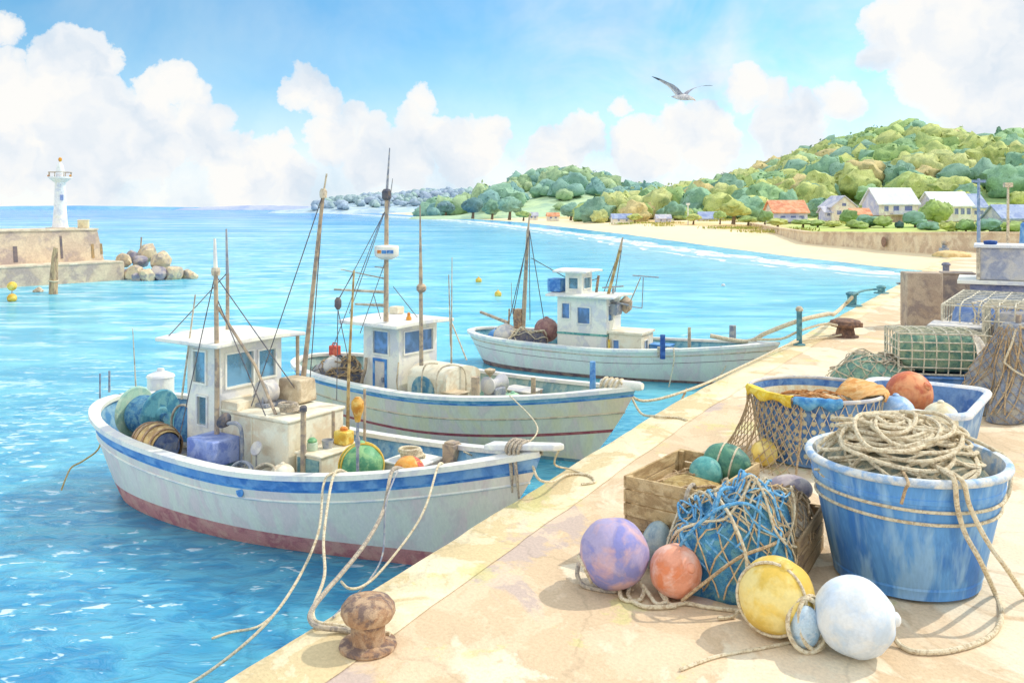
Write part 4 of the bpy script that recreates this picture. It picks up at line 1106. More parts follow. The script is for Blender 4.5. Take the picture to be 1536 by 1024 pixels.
# ------------------------------------------------------------------ houses behind the beach
ROOF_O = wc('orange_tiles', (232, 160, 120), (214, 136, 104), (242, 186, 148), .6)
ROOF_G = wc('grey_tiles', (196, 196, 208), (168, 172, 194), (216, 212, 214), .5)
ROOF_W = wc('pale_metal_roof', (240, 238, 236), (216, 222, 232), (248, 244, 238), .4)
ROOF_B = wc('blue_grey_roof', (158, 172, 206), (138, 154, 196), (180, 192, 214), .5)
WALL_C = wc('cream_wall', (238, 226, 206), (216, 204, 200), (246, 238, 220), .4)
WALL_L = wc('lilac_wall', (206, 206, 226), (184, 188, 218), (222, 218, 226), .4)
WALL_T = wc('tan_wall', (206, 184, 156), (184, 162, 142), (220, 202, 174), .5)
WIN = wc('window_shade', (120, 130, 170), (98, 112, 158), (150, 156, 184), .8, .3)
def gable(root, x0, x1, y0, y1, zb, ze, zr, wallm, roofm, along='x', ov=.35, sidem=None):
    """walls closed up to the ridge, and a two-sided roof with overhang; y0 is the side towards the harbour"""
    mb = MB()
    if along == 'x':
        ym = (y0 + y1) / 2
        v = [(x0, y0, zb), (x1, y0, zb), (x1, y1, zb), (x0, y1, zb), (x0, y0, ze), (x1, y0, ze), (x1, y1, ze), (x0, y1, ze), (x0, ym, zr), (x1, ym, zr)]
        f = [(0, 1, 5, 4), (2, 3, 7, 6), (1, 2, 6, 9, 5), (3, 0, 4, 8, 7)]
    else:
        xm = (x0 + x1) / 2
        v = [(x0, y0, zb), (x1, y0, zb), (x1, y1, zb), (x0, y1, zb), (x0, y0, ze), (x1, y0, ze), (x1, y1, ze), (x0, y1, ze), (xm, y0, zr), (xm, y1, zr)]
        f = [(0, 1, 5, 8, 4), (2, 3, 7, 9, 6), (1, 2, 6, 5), (3, 0, 4, 7)]
    mb.v = v; mb.f = f; mb.m = [0, 0, 0, 1] if along == 'x' else [0, 0, 0, 1]
    mb.build('wall', [wallm, sidem or wallm], root, smooth=0)
    rb = MB(); t = .18
    if along == 'x':
        ym = (y0 + y1) / 2; s_ = (zr - ze) / (ym - y0)
        q = [(y0 - ov, ze - ov * s_), (ym, zr), (y1 + ov, ze - ov * s_)]
        pr = [(y, z + .03) for y, z in q] + [(y, z + t + .05) for y, z in q[::-1]]
        vs = [(x0 - ov, y, z) for y, z in pr] + [(x1 + ov, y, z) for y, z in pr]
    else:
        xm = (x0 + x1) / 2; s_ = (zr - ze) / (xm - x0)
        q = [(x0 - ov, ze - ov * s_), (xm, zr), (x1 + ov, ze - ov * s_)]
        pr = [(x, z + .03) for x, z in q] + [(x, z + t + .05) for x, z in q[::-1]]
        vs = [(x, y0 - ov, z) for x, z in pr] + [(x, y1 + ov, z) for x, z in pr]
    n = len(pr)
    rb.add(vs, [(k, (k + 1) % n, n + (k + 1) % n, n + k) for k in range(n)] + [(0, 5, 4, 1), (1, 4, 3, 2), (n, n + 1, n + 4, n + 5), (n + 1, n + 2, n + 3, n + 4)])
    return rb.build('roof', roofm, root, smooth=0)
def win(root, x, z, w_, h_, y0):
    f = MB().box((x, y0 - .02, z), (w_ + .14, .06, h_ + .14)).build('window', WHITE, root, smooth=0)
    MB().box((x, y0 - .05, z), (w_, .04, h_)).build('pane', WIN, f, smooth=0)
def house(label, uc, vb, y, rz=0.0, name='house'):
    p = PY(uc, vb, y)
    return thing(name, label, 'house', p, rz), y / F
# orange roofed house
h, k = house('low house with orange roof standing alone at left of the village', 1186, 333, 150, R(4))
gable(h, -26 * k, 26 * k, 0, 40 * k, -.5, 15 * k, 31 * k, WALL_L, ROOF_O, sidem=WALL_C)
for x in (-12, 4, 17): win(h, x * k, 7 * k, 8 * k, 5 * k, 0)
MB().box((-2 * k, -.6, 3.2 * k), (30 * k, .9, 6 * k)).build('porch', WALL_L, h, smooth=0)
# grey gabled house
h, k = house('house with a grey gable facing the beach, beside the small orange shed', 1266, 328, 165, R(10))
gable(h, -20 * k, 20 * k, 0, 34 * k, -.4, 18 * k, 33 * k, WALL_C, ROOF_G, 'y')
MB().box((0, -.06, 21 * k), (6 * k, .1, 4 * k)).build('gable_vent', WIN, h, smooth=0)
gable(h, -30 * k, -19 * k, 2 * k, 20 * k, -.4, 10 * k, 17 * k, WALL_L, ROOF_G, 'x')
for x in (-8, 8): win(h, x * k, 9 * k, 7 * k, 6 * k, 0)
win(h, -24 * k, 6 * k, 5 * k, 4 * k, 2 * k)
# orange shed
h, k = house('small shed with orange roof between the grey gabled house and the tall white house', 1293, 329, 150, R(5), 'shed')
gable(h, -14 * k, 12 * k, 0, 16 * k, -.5, 8 * k, 15 * k, WALL_C, ROOF_O)
win(h, 0, 4 * k, 6 * k, 3 * k, 0)
# tall white house
h, k = house('tall white house with lilac gable end, biggest of the village houses', 1346, 333, 152, R(9))
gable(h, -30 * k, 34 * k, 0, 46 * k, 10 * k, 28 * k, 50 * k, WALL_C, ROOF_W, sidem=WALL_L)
MB().box((4 * k, 22 * k, 4 * k), (60 * k, 40 * k, 16 * k)).build('foundation', WALL_T, h, smooth=0)
for x, w_ in ((-18, 7), (-2, 9), (18, 12)): win(h, x * k, 20 * k, w_ * k, 8 * k, 0)
MB().box((8 * k, -.7, 12 * k), (40 * k, 1.2, 1.2 * k)).box((8 * k, -1.25, 15 * k), (40 * k, .08, 4 * k)).build('balcony', WALL_L, h, smooth=0)
# long white house with two roofs
h, k = house('long white house with a pale roof and a blue grey roof joined end to end', 1440, 334, 152, R(8))
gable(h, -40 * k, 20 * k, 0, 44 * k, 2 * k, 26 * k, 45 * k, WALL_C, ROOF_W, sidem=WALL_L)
gable(h, 22 * k, 48 * k, 6 * k, 44 * k, 2 * k, 24 * k, 42 * k, WALL_C, ROOF_B)
MB().box((2 * k, 24 * k, 0), (92 * k, 36 * k, 6 * k)).build('foundation', WALL_T, h, smooth=0)
for x in (-28, -6, 4, 14): win(h, x * k, 17 * k, 6 * k, 9 * k, 0)
for x in (30, 40): win(h, x * k, 15 * k, 5 * k, 6 * k, 6 * k)
# right hand house
h, k = house('blue grey roofed house cut off by the right edge of the picture', 1530, 345, 118, R(6))
gable(h, -28 * k, 40 * k, 0, 46 * k, -.4, 18 * k, 36 * k, WALL_L, ROOF_B)
for x in (-14, 6): win(h, x * k, 9 * k, 9 * k, 8 * k, 0)
FAR = [(1067, 333, 17, 5.5, 14, ROOF_B, WALL_L, 'low shed with lilac grey roof beside the yellow green tree and the white pole'),
       (996, 333, 11, 5, 10, ROOF_G, WALL_L, 'tiny grey roofed cottage just left of the white pole'),
       (934, 333, 15, 5, 11, ROOF_B, WALL_C, 'tiny cottage with bluish roof under the end of the green hill'),
       (884, 331, 10, 5, 10, ROOF_W, WALL_L, 'tiny white roofed hut in front of the rounded hill'),
       (830, 329, 9, 5, 9, ROOF_O, WALL_C, 'tiny hut with orange roof below the rounded hill'),
       (800, 328, 7, 4.5, 8.5, ROOF_G, WALL_C, 'farthest hut along the beach, grey roofed and nearest the far trees')]
for u, v, hw, e, r, rm, wm, lb in FAR:
    h, k = house(lb, u, v, 190 if u > 900 else 255, R(6), 'cottage')
    gable(h, -hw * k, hw * k, 0, hw * k, -.5, e * k, r * k, wm, rm, ov=.2)
    win(h, -hw * .4 * k, e * .5 * k, 3 * k, 2.2 * k, 0); win(h, hw * .4 * k, e * .5 * k, 3 * k, 2.2 * k, 0)

# ------------------------------------------------------------------ trees and bushes that stand apart
BARK = wc('bark', (132, 112, 92), scale=2)
def tree(u, vb, vt, rpx, y, colr, label, name='tree', cone=False, cat=None):
    k = y / F
    p = PY(u, vb, y); ht = (vb - vt) * k * 1.12; r = rpx * k * (1.3 if not cone else 1.0)
    root = thing(name, label, cat or ('bush' if name == 'bush' else 'tree'), p)
    rnd = random.Random(int(u * 7 + vb))
    MB().tube([(0, 0, -.3), (.05 * r, 0, ht * .3), (0, .05 * r, ht * .62)], [r * .13, r * .09, r * .04], 7).tube([(.04 * r, 0, ht * .28), (.4 * r, -.1 * r, ht * .55)], [r * .06, r * .025], 6).build('trunk', BARK, root)
    mb, cols = MB(), []
    c = lin(colr)
    if cone:
        for i in range(5):
            f = i / 4.0
            crown(rnd, (0, 0, ht * (.25 + .68 * f)), (r * (1 - .78 * f), r * (1 - .78 * f), ht * .17), c, mb, cols, 40, leaf=.4)
    else:
        crown(rnd, (0, 0, ht * .58), (r * .78, r * .78, ht * .40), c, mb, cols, 70, ICO3, leaf=.22)
        for i in range(5):
            a = rnd.uniform(0, 6.28); d = rnd.uniform(.3, .62) * r
            q = rnd.uniform(.85, 1.25)
            crown(rnd, (math.cos(a) * d, math.sin(a) * d, ht * rnd.uniform(.36, .76)), (r * rnd.uniform(.36, .5),) * 2 + (ht * rnd.uniform(.18, .28),), tuple(x * q for x in c), mb, cols, 34, leaf=.3)
    mb.build('crown', LEAFN, root, smooth=70, colors=cols)
YG, MG, BG, DG, TL = (214, 220, 140), (186, 208, 136), (146, 188, 168), (156, 188, 130), (156, 198, 188)
for a in [(1100, 334, 304, 20, 152, YG, 'yellow green tree between the lilac roofed shed and the orange roofed house'),
          (1080, 334, 318, 9, 140, MG, 'small green tree at the right end of the lilac roofed shed'),
          (1147, 338, 318, 10, 138, DG, 'small round dark green tree in front of the left end of the orange roofed house'),
          (1228, 333, 300, 16, 175, BG, 'blue green tree between the orange roofed house and the grey gabled house'),
          (1204, 340, 330, 14, 125, MG, 'low green bush in front of the right end of the orange roofed house', 'bush'),
          (1273, 340, 317, 11, 130, DG, 'dark green tree in front of the grey gabled house'),
          (1303, 345, 325, 18, 120, BG, 'broad blue green bush in front of the orange shed', 'bush'),
          (1325, 346, 326, 11, 118, MG, 'green bush at the foot of the left corner of the tall white house', 'bush'),
          (1349, 346, 333, 6, 116, (84, 118, 118), 'very small dark round bush under the tall white house', 'bush'),
          (1372, 346, 320, 16, 118, BG, 'blue green tree at the right corner of the tall white house'),
          (1403, 346, 305, 20, 122, MG, 'tall green tree hiding the left end of the long white house'),
          (1424, 352, 334, 12, 100, YG, 'yellow green bush in front of the long white house', 'bush'),
          (1448, 353, 332, 12, 98, DG, 'round dark green bush below the windows of the long white house', 'bush'),
          (1484, 355, 330, 15, 96, TL, 'teal green bush between the two tall poles on the right', 'bush'),
          (1250, 343, 333, 13, 122, YG, 'low yellow green bush on the bank below the grey gabled house', 'bush'),
          (1498, 232, 198, 14, 300, BG, 'pointed conifer standing up from the skyline at far right', 'conifer', True, 'tree'),
          (1476, 236, 212, 12, 305, DG, 'shorter pointed conifer on the skyline left of the taller one', 'conifer', True, 'tree'),
          (1012, 334, 306, 15, 205, BG, 'blue green tree beside the tiny grey cottage, left of the white pole'),
          (966, 333, 309, 13, 215, MG, 'green tree between the two tiny cottages under the hill'),
          (908, 332, 307, 14, 240, BG, 'bluish tree right of the tiny white roofed hut'),
          (856, 331, 308, 13, 260, TL, 'teal tree right of the tiny orange roofed hut'),
          (764, 329, 299, 16, 300, TL, 'teal tree with spreading crown left of the farthest hut'),
          (738, 328, 303, 13, 310, BG, 'blue green tree beside the spreading teal tree at the far beach'),
          (709, 327, 300, 15, 330, (120, 160, 172), 'pale blue tree with bare trunk on the far sand'),
          (668, 327, 304, 13, 350, (138, 172, 190), 'hazy blue tree farthest left on the far sand'),
          (785, 330, 318, 10, 245, MG, 'low green bush beside the farthest hut', 'bush'),
          (1040, 335, 322, 10, 165, YG, 'low yellow green bush at the foot of the white pole', 'bush'),
          (952, 333, 322, 10, 190, YG, 'low yellow green bush right of the cottage with bluish roof', 'bush'),
          (1166, 341, 329, 14, 122, YG, 'low yellow green bush before the middle of the orange roofed house', 'bush'),
          (1285, 347, 332, 14, 116, MG, 'low green bush left of the bush in front of the orange shed', 'bush'),
          (1393, 351, 334, 15, 106, BG, 'blue green bush at the foot of the tall green tree', 'bush'),
          (1464, 353, 336, 10, 100, YG, 'small yellow green bush beside the tall blue grey pole', 'bush'),
          (1522, 356, 334, 16, 94, MG, 'green bush in front of the house at the right edge', 'bush'),
          (1226, 343, 331, 12, 124, MG, 'low green bush left of the bush below the grey gabled house', 'bush'),
          (1122, 337, 325, 12, 145, MG, 'low green bush between the yellow green tree and the orange roofed house', 'bush')]:
    tree(*a)
# grass on the dunes
rnd = random.Random(5)
mb, cols = MB(), []
for _ in range(170):
    u, v = rnd.uniform(780, 1300), 0
    y = rnd.uniform(72, 190)
    x = (u - CX) / F * y; d = x - shore(y)
    if d < 17 or mnoise.noise(Vector((x * .06, y * .03, 8))) < .02: continue
    z = sand_z(d, y)
    c = lin(rnd.choice([(196, 192, 106), (176, 184, 98), (206, 196, 120)]))
    for _ in range(60):
        px, py = x + rnd.gauss(0, 1.3) , y + rnd.gauss(0, 1.5)
        h_ = rnd.uniform(.2, .5); a = rnd.uniform(0, 6.28); w_ = .12
        q = rnd.uniform(.8, 1.15)
        mb.add([(px - w_ * math.cos(a), py - w_ * math.sin(a), z - .05), (px + w_ * math.cos(a), py + w_ * math.sin(a), z - .05), (px + rnd.gauss(0, .15), py + rnd.gauss(0, .15), z + h_)], [(0, 1, 2)])
        cols += [tuple(t * q for t in c)] * 3
tag(mb.build('dune_grass', LEAFN, smooth=0, colors=cols), 'yellow green tufts of grass scattered over the back of the beach', 'grass', kind='stuff')

# sea wall behind the sand
SW = wc('sea_wall_concrete', (226, 200, 164), (206, 178, 148), (236, 216, 182), .6, .9, .3)
path = [(40, 150, .62), (33.2, 112, .66), (29.2, 88, .74), (30.6, 72, 1.1), (32.4, 61.5, 1.42), (36.5, 50, 1.55)]
mb = MB(); vs, fs = [], []
for x, y, z in path:
    vs += [(x - .15, y, -.8), (x, y, z - .14), (x - .08, y, z - .14), (x - .08, y, z), (x + .6, y, z), (x + .6, y, -.8)]
for k in range(len(path) - 1):
    for q in range(5):
        a = 6 * k + q; fs.append((a, a + 6, a + 7, a + 1)[::-1])
mb.add(vs, fs)
sw = thing('sea_wall', 'low tan concrete sea wall between the sand and the village bushes', 'wall', (0, 0, 0))
mb.build('wall_body', SW, sw, smooth=0)
MB().lathe([(.0, 0), (.42, 0), (.42, .06), (0, .06)], 20, (30.3, 72.2, .3), Matrix.Rotation(R(-90), 3, 'Y'), cap0=False, cap1=False).build('drain_mouth', wc('drain_dark', (150, 118, 100)), sw)

# poles
def pole(u, vb, vt, y, r, m, label, lamp=False):
    p = PY(u, vb, y); h_ = (vb - vt) * y / F
    o = thing('utility_pole', label, 'pole', p)
    MB().tube([(0, 0, -.4), (0, 0, h_)], [r, r * .7], 10).build('shaft', m, o)
    if lamp:
        MB().box((0, 0, h_ - .02), (r * 5, r * 3, r * 3)).build('lamp_head', m, o)
    else:
        MB().box((0, 0, h_ - .12), (r * 7, r * 1.2, r * 1.4)).build('cross_arm', m, o)
pole(1032, 334, 306, 165, .13, WHITE, 'short white pole on the far beach left of the lilac roofed shed', True)
pole(1468, 392, 268, 40, .085, wc('blue_grey_steel', (134, 156, 188), (112, 136, 176), (164, 180, 200), 3), 'tall blue grey pole behind the grey fish container')
pole(1512, 372, 277, 52, .09, PALE, 'tall pale pole near the right edge in front of the blue grey house', True)

# ------------------------------------------------------------------ breakwater, lighthouse, rocks
BWM = wc('breakwater_concrete', (204, 182, 158), (178, 160, 150), (220, 200, 170), .7, .9, .3, .1)
BWC = wc('breakwater_cap', (226, 208, 180), (204, 184, 160), (236, 222, 198), .7, .9, .2)
d = Vector((.615, .788, 0)); nrm = Vector((.788, -.615, 0)); B0 = Vector((-21.9, 49.7, 0))
bw = thing('breakwater', 'brown concrete breakwater with a stepped foot under the lighthouse', 'breakwater', (0, 0, 0))
def prism(secs, m, name, parent, a0=-30.0, a1=0.0, batter_end=0.0):
    n = len(secs); vs = []
    steps = 14
    for i in range(steps + 1):
        for off, z in secs:
            e = a1 - batter_end * max(0, z - .0) if i == steps else a0 + (a1 - a0) * i / steps
            p = B0 + d * e - nrm * off
            j = .04 * mnoise.noise(Vector((i * 1.3, off * 2, z)))
            vs.append((p.x + nrm.x * j, p.y + nrm.y * j, z))
    fs = [(i * n + k, i * n + (k + 1) % n, (i + 1) * n + (k + 1) % n, (i + 1) * n + k) for i in range(steps) for k in range(n)]
    fs += [tuple(range(n))[::-1], tuple(steps * n + k for k in range(n))]
    return MB().add(vs, fs).build(name, m, parent, smooth=20)
prism([(0, -3), (.05, -.02), (5.5, -.02), (5.5, -3)], BWM, 'footing', bw, a1=.2)
prism([(0.02, -.016), (0.02, .06), (1.9, .06), (1.9, -.016)], BWC, 'footing_top', bw, a1=.15)
prism([(1.8, .05), (2.05, 1.78), (5.2, 1.78), (5.4, .05)], BWM, 'wall_body', bw, a1=-.05, batter_end=.16)
prism([(1.98, 1.784), (1.98, 1.88), (5.25, 1.88), (5.25, 1.784)], BWC, 'wall_cap', bw, a1=-.3)
def onface(u, z, off):
    # point of the wall face (set back by off) seen in column u
    q = B0 - nrm * off; t = (u - CX) / F
    s_ = (t * q.y - q.x) / (d.x - t * d.y)
    return q + d * s_ + Vector((0, 0, z))
for u, z0, z1, wd in ((92, .25, 1.5, .12), (139, .2, 1.0, .16), (23, .15, 1.0, .22), (152, .4, 1.0, .14)):
    p = onface(u, (z0 + z1) / 2, 1.8 + .25 * ((z0 + z1) / 2) / 1.75 - .012)
    MB().box(p, (wd, .03, z1 - z0), rz=math.atan2(d.y, d.x), rot=Matrix.Rotation(math.atan2(d.y, d.x), 3, 'Z') @ Matrix.Rotation(R(-8.5), 3, 'X')).build('drain_stain', wc('drain_stain_%d' % int(u), (120, 110, 112) if u in (92, 23) else (168, 142, 102)), bw, smooth=0)
lp = B0 - nrm * 3.3 + d * -1.83 + Vector((0, 0, 1.88))
lh = thing('lighthouse', 'small white lighthouse with a round gallery and amber lamp on the breakwater', 'lighthouse', lp)
LW = wc('lighthouse_white', (232, 230, 230), (204, 208, 224), (244, 236, 224), .9, .6, .05)
MB().lathe([(.44, 0), (.44, .1), (.40, .2), (.34, 1.0), (.29, 2.0), (.27, 2.6), (.30, 2.68)], 24).build('tower', LW, lh)
MB().lathe([(.30, 2.6), (.56, 2.82), (.62, 2.84), (.62, 2.92), (.0, 2.92)], 24, cap1=False).build('gallery', LW, lh)
rl = MB().tube([(.60 * math.cos(R(a)), .60 * math.sin(R(a)), 3.18) for a in range(0, 360, 15)], .018, 6, closed=True)
for a in range(0, 360, 45): rl.tube([(.6 * math.cos(R(a)), .6 * math.sin(R(a)), 2.9), (.6 * math.cos(R(a)), .6 * math.sin(R(a)), 3.2)], .022, 6)
rl.build('railing', POLE, lh)
MB().lathe([(.18, 2.9), (.22, 3.1), (.22, 3.3), (.17, 3.55), (.07, 3.75), (.0, 3.8)], 20, cap1=False).build('lantern', LW, lh)
MB().ball((0, 0, 3.9), (.10, .10, .13), 14, 10).build('lamp', wc('amber_lamp', (226, 154, 50), (206, 124, 44), (240, 186, 84), 6, .3), lh)
for s_ in (-1, 1):
    MB().ball((.62 * s_, -.1, 2.98), .06, 10, 8).build('gallery_lamp', ORANGE, lh)
an = math.atan2(-lp.y, -lp.x) + .25
MB().box((.325 * math.cos(an), .325 * math.sin(an), 1.75), (.06, .16, .3), rz=an).build('window', wc('tower_window', (130, 150, 200)), lh, smooth=0)
MB().box((.0, 0, .02), (1.1, 1.1, .06)).build('plinth', BWC, lh, smooth=0)
bp0 = B0 - nrm * 3.2 + d * -.55 + Vector((0, 0, 1.88))
o = MB().box((0, 0, .22), (.56, .5, .44), rz=.3).box((0, 0, .46), (.6, .54, .05), rz=.3).build('concrete_block', wc('block_cream', (228, 212, 168), (204, 190, 158), (238, 226, 190), 2), loc=bp0, smooth=0, bevel=.02)
tag(o, 'cream concrete block on the breakwater just right of the lighthouse', 'block')
ROCK = wc('rock', (216, 194, 158), (172, 160, 154), (230, 212, 176), 1.6, .9, .5, .1)
ROCKD = wc('rock_dark', (162, 156, 164), (136, 132, 148), (190, 178, 164), 1.6, .9, .5, .1)
RK = [(187, 391, 11, 51.2, 0, 'tan boulder against the end of the breakwater, upper of two'), (199, 385, 10, 52.3, 1, 'grey boulder near the top of the pile beside the breakwater'), (222, 378, 14, 52.6, 0, 'large tan boulder on top of the pile'),
      (209, 392, 11, 51.6, 1, 'small grey boulder just below the top boulder'), (190, 404, 11, 50.4, 1, 'dark boulder at the waterline against the breakwater'), (203, 405, 13, 50.2, 0, 'tan boulder low on the left half of the pile'),
      (219, 402, 10, 50.6, 1, 'dark grey boulder in the middle of the pile'), (242, 392, 15, 51.6, 0, 'large tan boulder on the right shoulder of the pile'), (221, 413, 11, 49.4, 0, 'pale tan boulder at the waterline, front of the pile'),
      (236, 410, 13, 49.9, 1, 'dark boulder at the waterline below the right shoulder'), (260, 407, 14, 50.3, 0, 'round tan boulder near the right end of the pile'), (282, 407, 9, 51.0, 0, 'small tan boulder apart from the pile, second from its right end'),
      (291, 411, 6, 50.6, 0, 'smallest boulder, last at the right end of the pile'), (205, 415, 8, 49.3, 1, 'small dark boulder awash at the front left of the pile'), (250, 401, 9, 51.0, 1, 'dark boulder wedged between the right shoulder and the round boulder'),
      (214, 391, 9, 53.0, 1, 'grey boulder behind the large top boulder')]
ICOR = ico(3)
for i, (u, v, r, y, dk, lb) in enumerate(RK):
    k = y / F; rr = r * k
    p = PY(u, v, y)
    rnd = random.Random(i * 13 + 1)
    planes = [(Vector((rnd.gauss(0, 1), rnd.gauss(0, 1), rnd.gauss(0, 1))).normalized(), rnd.uniform(.72, .95)) for _ in range(16)]
    mb = MB(); vs = []
    for q in ICOR[0]:
        k2 = 1.12
        for n_, dd in planes:
            t = q.dot(n_)
            if t > 0: k2 = min(k2, dd / t)
        k2 += .03 * mnoise.noise(q * 3 + Vector((i, 0, 0)))
        vs.append((q.x * rr * k2 * 1.08, q.y * rr * k2, q.z * rr * k2))
    mb.add(vs, ICOR[1])
    if p.z - rr > SEA - .1 and v > 400: p.z = SEA + rr * .55
    tag(mb.build('boulder', ROCKD if dk else ROCK, loc=p, smooth=22), lb, 'rock', 'boulders piled at the end of the breakwater')
o = MB().tube([(0, 0, 0), (.09, 0, 1.3)], .05, 8).build('post', POLE, loc=PY(210, 388, 53.4)); tag(o, 'thin leaning post sticking up behind the boulders', 'post')
# post in the water and the floats by it
p = P(80, 441, SEA)
mb = MB(); mb.tube([(0, 0, -1), (0, 0, .3), (.02, 0, .9), (.03, 0, 1.75), (.05, .02, 2.2)], [.20, .19, .17, .10, .05], 10).tube([(.1, 0, -.5), (.12, .05, 1.6), (.12, .05, 2.15)], [.09, .08, .07], 8)
o = mb.build('mooring_pile', WOOD, loc=p); tag(o, 'pointed wooden mooring pile standing in the water by the breakwater', 'pile')
MB().tube([(.205 * math.cos(R(a)), .205 * math.sin(R(a)), .62 + .02 * math.sin(R(a * 2))) for a in range(0, 360, 20)], .03, 6, closed=True).build('rope_band', ROPE, o)
p = P(18, 452, SEA)
by = thing('marker_buoy', 'pair of yellow ball floats one above the other on the water near the left edge', 'buoy', p)
MB().tube([(0, 0, -.3), (0, 0, .75)], .025, 8).build('stem', STEEL, by)
for z in (.14, .66): MB().ball((0, 0, z), .2, 20, 12).build('float', YELLOW, by)
o = MB().ball((0, 0, .03), (.24, .2, .16), 16, 10, wob=.3).ball((.05, 0, .17), (.1, .1, .08), 10, 8).build('float', TAN, loc=P(57, 438, SEA), smooth=60); tag(o, 'small tan float lying in the water between the yellow floats and the wooden pile', 'float')
for u, v, r, lb in ((718, 423, .17, 'yellow buoy floating in the bay, farther of the pair'), (747, 444, .165, 'yellow buoy floating in the bay, nearer of the pair')):
    o = MB().ball((0, 0, .08), r, 18, 12).lathe([(.03, 0), (.03, .07), (0, .08)], 10, (0, 0, r + .06)).build('buoy', YELLOW, loc=P(u, v, SEA)); tag(o, lb, 'buoy', 'yellow buoys floating in the bay')
o = MB().ball((0, 0, .03), .1, 14, 10).build('float', WHITE, loc=P(1085, 429, SEA)); tag(o, 'tiny white float on the bay toward the beach', 'float')

# ------------------------------------------------------------------ the gull
GUL = wc('gull_feathers', (226, 222, 218), (196, 194, 198), (238, 232, 226), 8, .8, .1); GULG = wc('gull_grey', (178, 178, 188), (150, 152, 168), (200, 198, 198), 8, .8, .1); GULD = wc('gull_dark_tips', (84, 92, 108), scale=8)
gp = PY(1024, 146, 15.0); K = 15.0 / F
mb = MB()
# body: axis from tail (left) to head (right, a little down and towards the viewer)
ax = [(-16, 2), (-13, 1.5), (-9, 0.5), (-3, 0), (3, -.3), (8, -1.2), (11, -2.2), (13, -3.0), (14.6, -4.0), (15.6, -5.0)]
rad = [.3, 1.6, 2.8, 4.4, 4.8, 4.0, 3.0, 2.9, 1.5, .3]
pts = [Vector((a * K, -a * .5 * K, z * K)) for a, z in ax]
mb.tube(pts, [r * K for r in rad], 14)
mb.tube([Vector((15.2 * K, -7.6 * K, -4.2 * K)), Vector((17.4 * K, -9 * K, -6.6 * K))], [.9 * K, .25 * K], 6, mi=3)
mb.add([Vector((-11, 4, .8)) * K, Vector((-21, 7, 1.4)) * K, Vector((-21.5, 12, 2.2)) * K, Vector((-11, 7.5, 1.6)) * K], [(0, 1, 2, 3)])
def wing(side, pts_):
    # pts_: (x, z, chord); leading edge forward
    n = len(pts_); vs = []
    for i, (x, z, c) in enumerate(pts_):
        yo = (side * 6 * (i / (n - 1)))
        for j in range(5):
            t = j / 4.0
            vs.append(Vector((x - (t - .3) * c * .75, yo + (t - .3) * c * .9, z + .9 * math.sin(math.pi * t) * (1 - i / n) - t * c * .10)) * K)
    o = len(mb.v); mb.v.extend([tuple(v) for v in vs])
    for i in range(n - 1):
        for j in range(4):
            mb.f.append((o + i * 5 + j, o + i * 5 + j + 1, o + (i + 1) * 5 + j + 1, o + (i + 1) * 5 + j)); mb.m.append(2 if i >= n - 3 else (1 if j < 3 else 0))
wing(1, [(1, -1, 10), (-1, 3, 12), (-5, 8, 12), (-10, 14, 11), (-16, 19, 10), (-24, 23, 8), (-32, 27, 6), (-39, 30, 4), (-45, 32, 1)])
wing(-1, [(2, -1, 10), (4, 3, 11), (7, 7, 11), (12, 11, 10), (19, 14, 9), (26, 16, 7), (33, 17, 5), (39, 17, 3), (44, 16.4, 1)])
o = mb.build('seagull', [GUL, GULG, GULD, ORANGE], loc=gp, smooth=60)
tag(o, 'grey and white seagull gliding with raised wings above the bay', 'seagull')
# ------------------------------------------------------------------ loose things in the boats
def dk(b, x, y, dz=0.0):
    return b.w(x, y, b.deck(x / b.L) + dz)
MY = Matrix.Rotation(R(90), 3, 'Y')
brl = wc('barrel_wood', (220, 184, 122), (188, 152, 104), (234, 206, 150), 6, .7, .3, .12)
o = thing('barrel', 'ochre barrel lying on its side behind the wheelhouse of the near boat', 'barrel', dk(b1, 1.98, -.74, .27), b1.yaw - R(8))
prof_ = [(.20, -.28), (.25, -.16), (.265, 0), (.25, .16), (.20, .28)]
MB().lathe(prof_, 28, M=MY, cap0=True, cap1=False).build('staves', brl, o)
MB().lathe([(.185, .27), (.185, .255), (.06, .25), (.06, .30), (0, .30)], 24, M=MY, cap0=False, cap1=False).build('barrel_head', wc('barrel_head', (116, 132, 164), (92, 108, 146), (150, 154, 162), 5), o)
for z, r in ((-.2, .245), (-.07, .268), (.1, .266), (.24, .228)):
    MB().lathe([(r, z - .018), (r + .008, z - .018), (r + .008, z + .018), (r, z + .018)], 28, M=MY, cap0=False, cap1=False).build('hoop', RUST, o)
o = thing('storage_box', 'violet blue box with overhanging lid on the near boat, beside the wheelhouse', 'box', dk(b1, 3.02, -.66), b1.yaw)
VB = wc('violet_blue_plastic', (142, 160, 216), (116, 136, 202), (174, 186, 226), 4, .45)
MB().box((0, 0, .09), (.46, .38, .18)).build('base', wc('box_base_teal', (96, 134, 152), (76, 110, 134), (126, 156, 160), 4), o, bevel=.01)
MB().box((0, 0, .335), (.50, .42, .32)).build('lid', VB, o, bevel=.02)
rg = []
